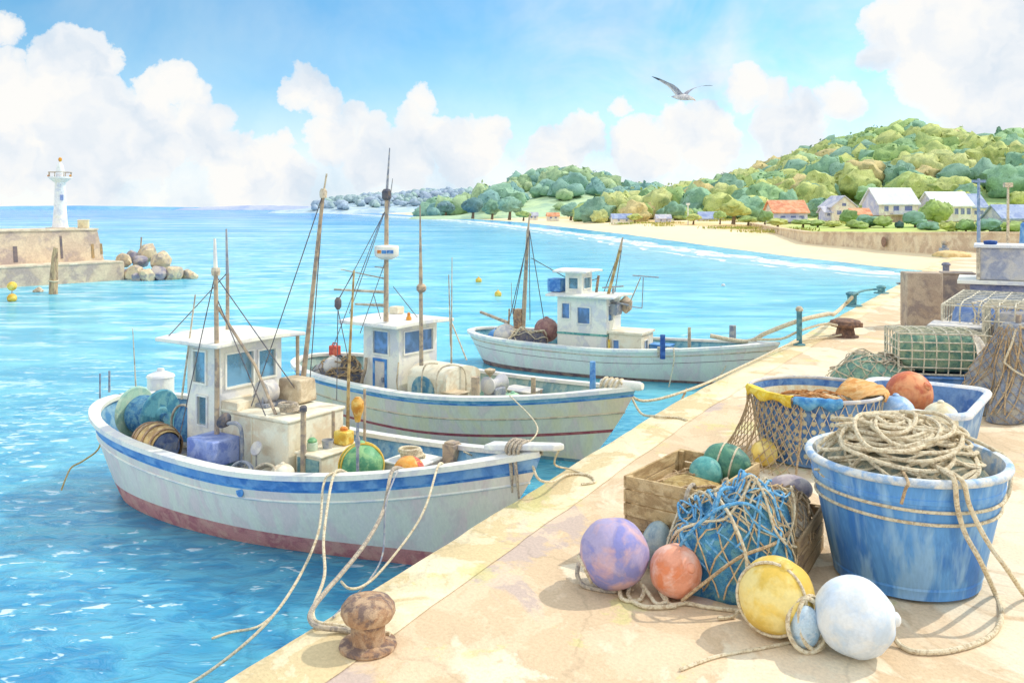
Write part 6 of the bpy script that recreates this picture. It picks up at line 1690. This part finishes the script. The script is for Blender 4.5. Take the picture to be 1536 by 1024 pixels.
def cloth(name, label, pts4, m, cat='cloth', amp=.02, n=10, seed=0):
    a, b, c, d_ = [Vector(p) for p in pts4]
    vs, fs = [], []
    for i in range(n + 1):
        for j in range(n + 1):
            u_, v_ = i / n, j / n
            p = a.lerp(b, u_).lerp(d_.lerp(c, u_), v_)
            p += Vector((0, -amp * .5, amp)) * (mnoise.noise(Vector((u_ * 4, v_ * 3, seed))) + .5 * math.sin(u_ * 9 + seed))
            vs.append(p)
    fs = [(i * (n + 1) + j, (i + 1) * (n + 1) + j, (i + 1) * (n + 1) + j + 1, i * (n + 1) + j + 1) for i in range(n) for j in range(n)]
    ob = MB().add(vs, fs).build(name, m, smooth=60, origin=a)
    s_ = ob.modifiers.new('thickness', 'SOLIDIFY'); s_.thickness = .01
    return tag(ob, label, cat)
def rimp(an, r, z): return BC + Vector((r * math.cos(R(an)), r * math.sin(R(an)), z))
def drape(name, label, a0, a1, m, inner, down, cat='cloth', seed=0):
    vs, fs = [], []; n = 12
    prof_ = [(.775 - inner, .70), (.775 - inner * .5, .80), (.75, .845), (.80, .85), (.815, .82), (.80 - .02 * down, .82 - down)]
    for i in range(n + 1):
        an = a0 + (a1 - a0) * i / n
        for j, (r, z) in enumerate(prof_):
            w2 = .016 * mnoise.noise(Vector((i * .9, j * .7, seed)))
            vs.append(rimp(an, r + w2, z + w2 - (.03 * math.sin(i * 1.1 + seed) if j == 5 else 0)))
    k = len(prof_)
    fs = [(i * k + j, (i + 1) * k + j, (i + 1) * k + j + 1, i * k + j + 1) for i in range(n) for j in range(k - 1)]
    ob = MB().add(vs, fs).build(name, m, smooth=60, origin=vs[0]); s_ = ob.modifiers.new('thickness', 'SOLIDIFY'); s_.thickness = .012
    return tag(ob, label, cat)
drape('cloth', 'yellow cloth folded over the left rim of the round blue basket', 172, 232, wc('yellow_cloth', (236, 204, 66), (216, 180, 56), (242, 218, 112), 6, .9), .28, .06, seed=1)
drape('cloth', 'bright blue cloth folded over the front rim of the round blue basket', 234, 272, wc('blue_cloth', (94, 164, 214), (70, 136, 196), (130, 188, 222), 6, .9), .22, .07, seed=4)
drape('cloth', 'orange netting folded over the right rim of the round blue basket', -40, 40, wc('orange_cloth', (230, 176, 108), (214, 150, 84), (238, 198, 140), 6, .9), .34, .03, seed=7)
# net hanging from the basket to the ground on its left
o = thing('draped_net', 'brown net hanging from the left rim of the blue basket over a yellow float', 'fishing net', BC)
mb = MB()
def dr(u_, v_):
    an = R(150 + 90 * u_); z = .82 * (1 - v_); r = .79 + .30 * v_ ** 1.5 - .03 * math.sin(v_ * 3) + .03 * mnoise.noise(Vector((u_ * 5, v_ * 4, 2)))
    return Vector((r * math.cos(an), r * math.sin(an), max(.012, z)))
for s_ in (1, -1):
    for k in range(-8, 22):
        q = [dr(k / 15 + s_ * t * .45, t) for t in [i / 9 for i in range(10)] if -.02 <= k / 15 + s_ * t * .45 <= 1.02]
        if len(q) > 2: mb.tube(q, .006, 4)
mb.build('net_cord', ROPEB, o)
for u_ in (.0, .55, 1.0):
    MB().tube(spline([dr(u_, t / 6) for t in range(7)], 3), .013, 6).build('edge_rope', ROPEB, o)
float_ball('ball_float', 'yellow float under the brown net left of the round blue basket', BC + Vector((-.74, -.42, .16)), .15, MATS['yellow_float'], 'float')
# ------------------------------------------------------------------ rectangular blue tub with three floats
RC = Vector((5.16, 11.35, 0)); rzq = math.atan2(.81, .59)
o = thing('tub', 'rectangular pale blue tub holding orange, blue and cream floats', 'tub', RC, rzq)
def rrect(lx, ly_, rad, z, n=6):
    q = []
    for (sx_, sy_, a0) in ((1, 1, 0), (-1, 1, 90), (-1, -1, 180), (1, -1, 270)):
        for k in range(n + 1):
            a_ = R(a0 + 90 * k / n); q.append((sx_ * (lx / 2 - rad) + rad * math.cos(a_), sy_ * (ly_ / 2 - rad) + rad * math.sin(a_), z))
    return q
rings = [rrect(1.62, 1.20, .18, .01), rrect(1.66, 1.24, .2, .03), rrect(1.88, 1.44, .24, .56)]
inner = [rrect(1.80, 1.36, .2, .60), rrect(1.60, 1.18, .18, .06)]
m_ = len(rings[0])
def loft(rs, capb=False, capt=False):
    vs = [p for r_ in rs for p in r_]
    fs = [(i * m_ + k, i * m_ + (k + 1) % m_, (i + 1) * m_ + (k + 1) % m_, (i + 1) * m_ + k) for i in range(len(rs) - 1) for k in range(m_)]
    if capb: fs.append(tuple(range(m_))[::-1])
    if capt: fs.append(tuple((len(rs) - 1) * m_ + k for k in range(m_)))
    return MB().add(vs, fs)
TB2 = wc('pale_tub_blue', (122, 166, 212), (92, 140, 198), (168, 196, 222), 2.4, .5, .06, .06)
loft(rings, True).build('tub_wall', TB2, o)
loft(inner, False, True).build('tub_lining', wc('tub_inner', (118, 156, 200), (86, 128, 186), (150, 180, 210), 2.4, .5), o)
loft([rrect(1.89, 1.45, .24, .55), rrect(1.98, 1.54, .27, .56), rrect(2.0, 1.56, .28, .60), rrect(1.96, 1.52, .27, .635), rrect(1.86, 1.42, .23, .635), rrect(1.80, 1.36, .2, .60)]).build('rim', wc('tub_rim_pale', (226, 228, 230), (190, 206, 226), (236, 232, 222), 3), o, smooth=60)
heap('net_heap', 'pale grey net lying in the rectangular tub under the floats', 'fishing net', RC + Vector((-.1, -.1, .08)), (.7, .5, .34), NETGY, 71, .15, rz=rzq)
OR2 = wc('deep_orange_float', (224, 132, 82), (200, 106, 76), (236, 168, 116), 2.6, .5, .06, .05)
float_ball('ball_float', 'orange ball float in the rectangular tub', (5.02, 11.2, .66), .285, OR2, 'float', tilt=(R(60), 0, R(30)))
float_ball('ball_float', 'pale blue ball float in the rectangular tub beside the orange one', (4.60, 10.62, .55), .215, wc('pale_blue_float', (176, 206, 236), (142, 182, 226), (208, 222, 236), 3, .5), 'float')
float_ball('ball_float', 'cream ball float in the rectangular tub', (5.04, 10.42, .53), .20, wc('cream_float', (236, 222, 184), (214, 196, 160), (244, 234, 208), 3, .5), 'float')
# ------------------------------------------------------------------ traps, cages and nets at the back
def cage(label, c, rz, lx, ly_, h, nx, ny, nzn, barm, r, name='crab_trap', fillm=None, rnd_=.0, fill=.93):
    o = thing(name, label, 'trap' if name == 'crab_trap' else 'cage', c, rz)
    fm, gm = MB(), MB()
    X, Y = lx / 2, ly_ / 2
    for z in (0.02, h):
        fm.tube([(-X, -Y, z), (X, -Y, z), (X, Y, z), (-X, Y, z)], r * 1.6, 6, closed=True)
    for sx_ in (-1, 1):
        for sy_ in (-1, 1): fm.tube([(sx_ * X, sy_ * Y, 0), (sx_ * X, sy_ * Y, h)], r * 1.6, 6)
    fm.build('frame', barm, o)
    b = rnd_
    for i in range(1, nx):
        x = -X + lx * i / nx; gm.tube(spline([(x, -Y - .004, 0), (x + b * .02, -Y - b * .06, h * .5), (x, -Y - .004, h), (x, 0, h + .01 + b * .05), (x, Y, h)], 3), r, 4)
    for j in range(1, nzn):
        z = h * j / nzn; gm.tube([(-X, -Y - .006 - b * .05, z), (X, -Y - .006 - b * .05, z)], r, 4).tube([(-X - .006, -Y, z), (-X - .006, Y, z)], r, 4)
    for k in range(1, ny):
        y = -Y + ly_ * k / ny; gm.tube([(-X, y, h + .01), (X, y, h + .01)], r, 4).tube([(-X - .006, y, 0), (-X - .006, y, h)], r, 4)
    gm.build('wire_mesh', barm, o)
    if fillm:
        mb = MB(); vs = []
        for q in ICO3[0]:
            k_ = max(abs(q.x), abs(q.y), abs(q.z)); s_ = Vector((q.x / k_, q.y / k_, q.z / k_)).lerp(q, .25)
            n_ = 1 + .05 * mnoise.noise(q * 4 + Vector((lx, 0, 0)))
            vs.append((s_.x * X * fill * n_, s_.y * Y * fill * n_, h * .5 + s_.z * h * .5 * fill * n_))
        mb.add(vs, ICO3[1]).build('net_lining', fillm, o, smooth=60)
    return o
BARC = wc('cream_bar', (216, 206, 180), (178, 174, 158), (232, 222, 198), 10)
BARW = wc('pale_wire', (214, 212, 212), (176, 178, 196), (228, 222, 210), 10)
BLC = wc('cage_blue', (128, 154, 200), (104, 132, 184), (162, 178, 204), 3, .7, .15, .1)
BLG = wc('cage_blue_grey', (138, 144, 176), (110, 120, 160), (166, 166, 182), 2.5, .7, .15, .1)
o = MB(); o.box((0, 0, .12), (1.5, 1.05, .24), taper=1.04).box((0, 0, .25), (1.6, 1.14, .04)); o = o.build('fish_box', wc('fish_box_blue', (78, 126, 190), (58, 102, 170), (116, 152, 200), 3), loc=(7.08, 14.9, 0), rz=R(-10), bevel=.02); tag(o, 'low blue fish box under the green crab trap', 'box')
cage('green net crab trap with a cream frame, on the low blue box', (7.08, 14.9, .275), R(-10), 1.32, .92, .68, 7, 5, 5, BARC, .012, fillm=wc('trap_net_green', (140, 176, 152), (106, 150, 138), (176, 194, 160), 5, .95, .5, .2), rnd_=.6)
heap('net_heap', 'heap of green net with pale cords left of the green crab trap', 'fishing net', (6.05, 14.9, 0), (.66, .5, .52), NETG, 81, .2, 26, PALE, .010, net=(14, PALE), nr=.006)
o = MB(); o.box((0, 0, .46), (.86, .66, .92), taper=1.05).box((0, 0, .93), (.96, .76, .05)); o = o.build('fish_box', GREYW, loc=(7.95, 15.75, 0), rz=R(-33), bevel=.02); tag(o, 'pale grey fish box between the green crab trap and the blue cage', 'box')
cage('large blue cage with pale wires behind the green crab trap', (9.78, 16.95, 0), R(-33), 2.4, 3.4, 1.25, 8, 9, 4, BARC, .014, 'cage', BLC, fill=1.0)
cage('tall open cage holding grey net at the right edge behind the hung net', (8.62, 14.42, 0), R(-33), 1.6, 1.2, 1.42, 7, 5, 6, BARC, .012, 'cage', NETGY, fill=.86)
o = MB().box((0, 0, .66), (3.2, 1.6, 1.32)).build('fish_bin', BLG, loc=(12.03, 19.79, 0), rz=R(-28), bevel=.03); tag(o, 'wide blue grey bin carrying the white board and the grey fish container', 'bin')
o = MB().box((0, 0, .04), (3.7, 1.9, .08)).build('board', WHITE, loc=(12.03, 19.79, 1.325), rz=R(-28), bevel=.01); tag(o, 'white board lying on the blue grey bin under the grey fish container', 'board')
o = thing('fish_container', 'grey plastic fish container with pale rim on the white board', 'container', (11.46, 19.98, 1.41), R(-28))
GC = wc('container_grey', (186, 186, 192), (158, 162, 178), (206, 200, 190), 2.2, .6)
MB().box((0, 0, .36), (1.7, 1.2, .72), taper=1.03).build('container_wall', GC, o, bevel=.03)
MB().box((0, 0, .75), (1.86, 1.36, .07)).build('rim', wc('container_rim', (222, 224, 226), (190, 198, 212), (232, 228, 220), 3), o, bevel=.015)
for x in (-.84, .84): MB().box((x, -.62, .36), (.08, .06, .7)).build('corner_post', PALE, o, bevel=.01)
o.children[0]
MB().lathe([(.12, 0), (.14, .03), (.14, .08), (.0, .10)], 16, (-.6, -.35, .785), cap1=False).build('lid_knob', DKBLUE, o)
o = MB().box((0, 0, .95), (1.8, 1.5, 1.9)).build('stacked_bin', BLG, loc=(14.7, 23.3, 0), rz=R(-5), bevel=.03); tag(o, 'tall grey blue bin behind the grey fish container', 'bin')
o = MB().box((0, 0, .36), (1.7, 1.3, .72), taper=.96).build('tarpaulin', wc('blue_tarp', (116, 164, 214), (88, 138, 200), (150, 188, 222), 2.5, .6), loc=(14.55, 23.4, 1.905), rz=R(-5), bevel=.06); tag(o, 'blue tarpaulin bundle at the right edge on top of the tall bin', 'tarpaulin')
# net thrown over the front of the large blue cage
o = thing('draped_net', 'pale net and ropes thrown over the front of the large blue cage', 'fishing net', (7.8, 16.1, 0), R(-33))
mb = MB()
def cn(a_, t):
    return Vector((.5 + 1.5 * a_, -.10 - .03 * math.sin(a_ * 11 + t * 4) - .05 * t, 1.29 - 1.0 * t * (.75 + .25 * math.sin(a_ * 7))))
for s_ in (1, -1):
    for k in range(-6, 20):
        q = [cn(k / 14 + s_ * t * .4, t) for t in [i / 8 for i in range(9)] if -.01 <= k / 14 + s_ * t * .4 <= 1.01]
        if len(q) > 2: mb.tube(q, .008, 4)
for k in range(9):
    a_ = k / 8; mb.tube([cn(a_, 0) + Vector((.1, .7, .02)), cn(a_, 0) + Vector((0, .06, .03))] + [cn(a_ + .05 * math.sin(t * 5 + k), t) + Vector((0, -.02, 0)) for t in (.2, .5, .8, 1.0)], .016, 5)
mb.build('net_cord', PALE, o)
# coils and small gear on the decks
def coil(label, c, r, m, rt=.02, turns=5, name='rope_coil'):
    q = []
    for i in range(turns * 16):
        a_ = 2 * math.pi * i / 16; rr = r * (.75 + .25 * math.sin(i * .37)) * (1 - .06 * (i // 16 % 3))
        q.append(Vector(c) + Vector((rr * math.cos(a_), rr * .9 * math.sin(a_), rt + rt * 1.5 * i / 16 * .8)))
    o = MB().tube(q, rt, 6).build(name, m, origin=c); tag(o, label, 'rope')
coil('coil of grey rope beside the bitt in the bow of the near boat', dk(b1, 6.15, .05), .2, ROPEG, .022, 6)
coil('coil of pale rope on the hatch of the near boat', b1.w(5.45, .3, 1.028), .17, ROPE, .018, 5)
coil('coil of pale rope in the bow of the middle boat', dk(b2, 5.9, .0), .24, ROPE, .022, 6)
coil('coil of brown rope beside the engine casing of the middle boat', dk(b2, 4.6, -.62), .16, ROPEB, .02, 8)
coil('coil of pale rope on the fore deck of the far boat', dk(b3, 5.6, -.1), .28, ROPE, .026, 9)
coil('coil of dark rope on the trunk cabin of the near boat', b1.w(3.85, -.15, 1.455), .15, ROPEG, .018, 5)
o = MB().box((0, 0, .15), (.5, .36, .3)).box((0, 0, .31), (.54, .4, .03)).build('deck_box', BLUE, loc=dk(b3, 5.15, .3), rz=b3.yaw, bevel=.012); tag(o, 'blue box on the fore deck of the far boat', 'box')
heap('net_heap', 'teal heap of net along the far gunwale behind the near boat wheelhouse', 'fishing net', dk(b1, 1.75, .55, -.04), (.42, .3, .5), wc('teal_net', (96, 156, 176), (70, 128, 160), (136, 184, 190), 8, .95, .7, .2), 91, .3, 12, ROPE, .01)
o = thing('net_hauler', 'grey net hauler with a round drum in the bow of the middle boat', 'winch', dk(b2, 4.95, -.15), b2.yaw)
MB().box((0, 0, .2), (.26, .3, .4)).build('housing', STEEL, o, bevel=.03); MB().lathe([(.06, -.24), (.15, -.2), (.08, -.05), (.08, .05), (.15, .2), (.06, .24)], 18, (0, 0, .45), MX).build('drum', GREYW, o)
# brown net hung on a post
o = thing('hanging_net', 'blue grey net with brown cords hung over a post at the right edge', 'fishing net', (7.32, 12.9, 0))
MB().tube([(0, 0, 0), (.05, 0, 1.46)], .04, 8).build('post', POLE, o)
def hn(a_, t, k=1.0):
    r = (.16 + .50 * t ** .8) * (1 + .26 * math.sin(a_ * 4 + t * 4) * (.4 + .6 * t) + .34 * mnoise.noise(Vector((math.cos(a_) * 2, math.sin(a_) * 2, t * 3)))) * k
    return Vector((r * math.cos(a_) * 1.05, r * math.sin(a_) * .8, max(.01, 1.34 * (1 - t))))
na, nt_ = 48, 18
vs = [hn(2 * math.pi * i / na, j / nt_) for j in range(nt_ + 1) for i in range(na)]
MB().add(vs, [(j * na + i, j * na + (i + 1) % na, (j + 1) * na + (i + 1) % na, (j + 1) * na + i)[::-1] for j in range(nt_) for i in range(na)] + [tuple(range(na))]).build('net_body', wc('blue_grey_net', (168, 172, 182), (138, 148, 166), (196, 186, 164), 6, .95, .8, .22), o, smooth=70)
mb = MB(); rnd = random.Random(3)
for s_ in (1, -1):
    for k in range(22):
        mb.tube([hn(6.2832 * k / 30 + s_ * i * .16, .04 + .94 * i / 12, 1.03) for i in range(13)], .005, 4)
for k in range(30):
    a0 = rnd.uniform(0, 6.28); tw = rnd.uniform(-.7, .7)
    t0 = rnd.uniform(0, .25); t1 = rnd.uniform(.7, 1.0)
    mb.tube([hn(a0 + tw * i / 10, t0 + (t1 - t0) * i / 10, 1.05) for i in range(11)], rnd.uniform(.006, .014), 5)
mb.build('net_cord', ROPEB, o)
rope('rope', 'looped rope draped over the top of the hung blue grey net', [Vector((7.05, 12.7, .8)), Vector((7.12, 12.65, 1.05)), Vector((7.3, 12.75, 1.3)), Vector((7.52, 12.63, 1.1)), Vector((7.6, 12.45, .75)), Vector((7.4, 12.4, .6)), Vector((7.15, 12.5, .68)), Vector((7.05, 12.7, .8))], .016, ROPE)
# pale cloth strip hanging from the trap corner to the ground
vs, fs = [], []
cp = spline([V(1462, 503, 14.2), V(1472, 520, 13.9), V(1480, 550, 13.5), V(1490, 580, 13.2), V(1500, 610, 12.9), P(1506, 628, .03)], 6)
for i, p in enumerate(cp):
    t = i / (len(cp) - 1); w2 = .05 + .13 * t
    for j in range(7):
        f = j / 6 - .5
        vs.append(p + Vector((f * w2 * 2, .05 * math.sin(j * 2.1 + i * .15) - .02, .01 * math.cos(j * 3))))
fs = [(i * 7 + j, i * 7 + j + 1, (i + 1) * 7 + j + 1, (i + 1) * 7 + j) for i in range(len(cp) - 1) for j in range(6)]
o = MB().add(vs, fs).build('cloth', wc('cream_cloth', (226, 212, 190), (198, 184, 168), (238, 228, 208), 6, .95), smooth=70, origin=cp[0]); tag(o, 'pale cloth strip hanging from the corner of the green crab trap', 'cloth')

# ------------------------------------------------------------------ mooring ropes
bl = P(552, 970)
def gun(b, t, sd=-1, dz=.05): return b.M @ (b.pt(t, b.sheer(t), sd) + Vector((0, sd * .03, dz)))
def gu(b, u):
    best = min(((abs(CX + F * (p.x / p.y) - u), p) for p in (gun(b, t / 200.0) for t in range(60, 198))), key=lambda q: q[0])
    return best[1]
G1, G2, G3 = gu(b1, 497), gu(b1, 588), gu(b1, 660)
def on(u, v, z): return P(u, v, z)
rope('mooring_rope', 'pale rope from the near boat trailing down into the water', [G1 + Vector((.1, .25, -.05)), G1, G1 + Vector((-.05, -.12, -.1)), V(477, 800, 8.9), V(440, 880, 8.2), V(384, 950, 7.7), P(290, 1022, SEA + .02), P(200, 1060, SEA - .1)], .014, ROPE, 7)
rope('mooring_rope', 'pale rope from the near boat looping onto the foreground bollard', [G1 + Vector((.16, .2, -.05)), G1 + Vector((.05, -.03, .01)), V(486, 800, 8.7), V(487, 860, 8.0), V(472, 905, 7.0), V(470, 925, 6.6), P(480, 934, .04), P(510, 938, .02), P(545, 948, .03), P(585, 950, .05)], .015, ROPE, 7)
rope('mooring_rope', 'thick dark mooring rope from the near boat to the foreground bollard', [G2 + Vector((.1, .2, -.05)), G2, V(575, 765, 8.9), V(549, 813, 8.3), V(512, 860, 7.6), V(490, 885, 7.2), V(466, 918, 6.7), P(474, 938, .05), P(520, 945, .03), P(560, 953, .08)], .020, ROPEG, 7)
rope('mooring_rope', 'thin slate line hanging from the near boat beside the thick dark rope', [G2 + Vector((.06, .0, .0)), V(579, 754, 8.95), V(574, 830, 8.6), V(552, 872, 8.0), V(520, 905, 7.2), P(500, 925, .03)], .009, STEEL, 6)
rope('mooring_rope', 'pale rope from the bow rail of the near boat hanging down to the quay edge', [G3 + Vector((.05, .15, -.04)), G3, V(640, 755, 8.75), V(617, 798, 8.5), V(572, 855, 8.1), V(545, 878, 7.7), V(524, 882, 7.4), P(512, 872, -.2)], .012, ROPE, 7)
rope('rope_end', 'loose rope end lying on the water below the quay edge', [P(318, 957, SEA + .02), P(345, 948, SEA + .02), P(385, 940, SEA + .02), P(410, 922, SEA + .02)], .012, ROPE, 6)
SG = gun(b1, .03, -1, 0)
rope('mooring_rope', 'yellowish line hanging from the stern of the near boat toward the water', [SG + Vector((.1, .0, -.1)), V(150, 668, 12.9), V(126, 690, 12.7), V(108, 700, 12.5), V(100, 714, 12.3), V(92, 735, 12.2)], .012, wc('yellow_line', (206, 176, 112), (176, 148, 96)), 6)
# lashing round the bowsprit
BT = b1.w(7.1, 0, 1.47)
mb = MB()
for k in range(4):
    x = 7.06 + k * .05
    q = [(x + .01 * math.sin(R(a_)), .125 * math.cos(R(a_)), 1.475 + .075 * math.sin(R(a_))) for a_ in range(0, 360, 20)]
    mb.tube([b1.M @ Vector(p_) for p_ in q], .017, 6, closed=True)
for k in range(2):
    a_ = b1.M @ Vector((7.1 + .06 * k, -.12, 1.45)); mb.tube(spline([a_, a_ + Vector((.02, -.05, -.18)), a_ + Vector((.03 + .02 * k, -.02, -.42 - .05 * k))], 5), [.02] * 8 + [.013] * 3, 6)
o = mb.build('rope_lashing', ROPEG, origin=BT); tag(o, 'grey rope lashed round the bowsprit of the near boat with ends hanging', 'rope')
rope('mooring_rope', 'pale rope from the bow of the near boat to the quay edge', [b1.w(7.25, .05, 1.42), V(806, 716, 9.2), V(828, 722, 9.3), P(850, 712, .03), P(880, 712, .02), P(892, 722, .02), P(872, 726, .02)], .014, ROPE, 7)
rope('mooring_rope', 'short rope from the bowsprit tip of the near boat lying on the quay edge', [b1.w(7.62, .05, 1.54), V(832, 696, 9.9), P(858, 704, .03), P(890, 716, .02)], .011, ROPE, 7)
rope('mooring_rope', 'pale line slung from the middle boat to the bow of the near boat', [gun(b2, .78), V(806, 640, 12.2), V(780, 672, 11.6), V(735, 690, 10.8), b1.w(6.2, .3, 1.22)], .011, ROPE, 6)
b2t = b2.w(7.3, 0, 1.32)
rope('mooring_rope', 'long pale mooring rope from the bow of the middle boat to the squat bollard', [b2t, V(965, 601, 13.6), V(1045, 580, 14.6), V(1120, 546, 16.8), V(1190, 514, 19.2), P(1240, 506, .04), P(1262, 502, .08)], .022, ROPE, 7)
rope('mooring_rope', 'looped rope from the bow of the middle boat to the quay edge', [b2t + Vector((-.05, -.1, .08)), V(945, 592, 13.5), V(962, 620, 13.2), P(985, 624, .03), P(1015, 626, .02), P(1030, 630, .02)], .018, ROPE, 7)
rope('mooring_rope', 'short rope end dangling below the long rope by the middle boat bow', [V(1030, 583, 14.4), V(1022, 600, 14.2), V(1014, 612, 14.0)], .018, ROPEB, 7)
mb = MB()
for k in range(4):
    x = 7.0 + .09 * k
    mb.tube([b2.M @ Vector((x + .03 * math.sin(R(a_)), .11 * math.cos(R(a_)), 1.29 + .10 * math.sin(R(a_)))) for a_ in range(0, 360, 20)], .018, 6, closed=True)
o = mb.build('rope_lashing', ROPE, origin=b2.w(7, 0, 1.2)); tag(o, 'pale rope wound round the bow of the middle boat', 'rope')
b3t = b3.w(7.5, 0, 1.05)
rope('mooring_rope', 'heavy pale rope from the far boat past the thin teal rail post', [b3.w(6.4, .1, 1.05), V(1120, 512, 20.4), V(1150, 499, 20.0), V(1198, 481, 19.6), V(1240, 471, 20.6), P(1252, 470, .35), V(1268, 456, 25.5), P(1278, 446, .55)], .05, ROPE, 8)
rope('mooring_rope', 'thinner rope from the far boat bow past the rail post to the squat bollard', [b3t, V(1172, 508, 19.7), V(1200, 496, 19.6), V(1235, 486, 20.4), P(1256, 488, .3)], .028, ROPE, 7)
rope('mooring_rope', 'rope slung between the two stout teal rail posts', [P(1278, 442, .55), V(1295, 436, 29), V(1310, 434, 30.5), P(1322, 434, .3)], .035, TEALP, 6)
rope('mooring_rope', 'rope hanging down the side of the far boat near its bow', [gun(b3, .74), gun(b3, .74) + Vector((-.02, -.12, -.3)), gun(b3, .73) + Vector((-.05, -.05, -.95))], .014, ROPE, 6)
rope('mooring_rope', 'slanting line from the far boat bow rail down to its waterline', [gun(b3, .86), V(1090, 545, 20.0), V(1068, 580, 19.6)], .012, ROPE, 6)
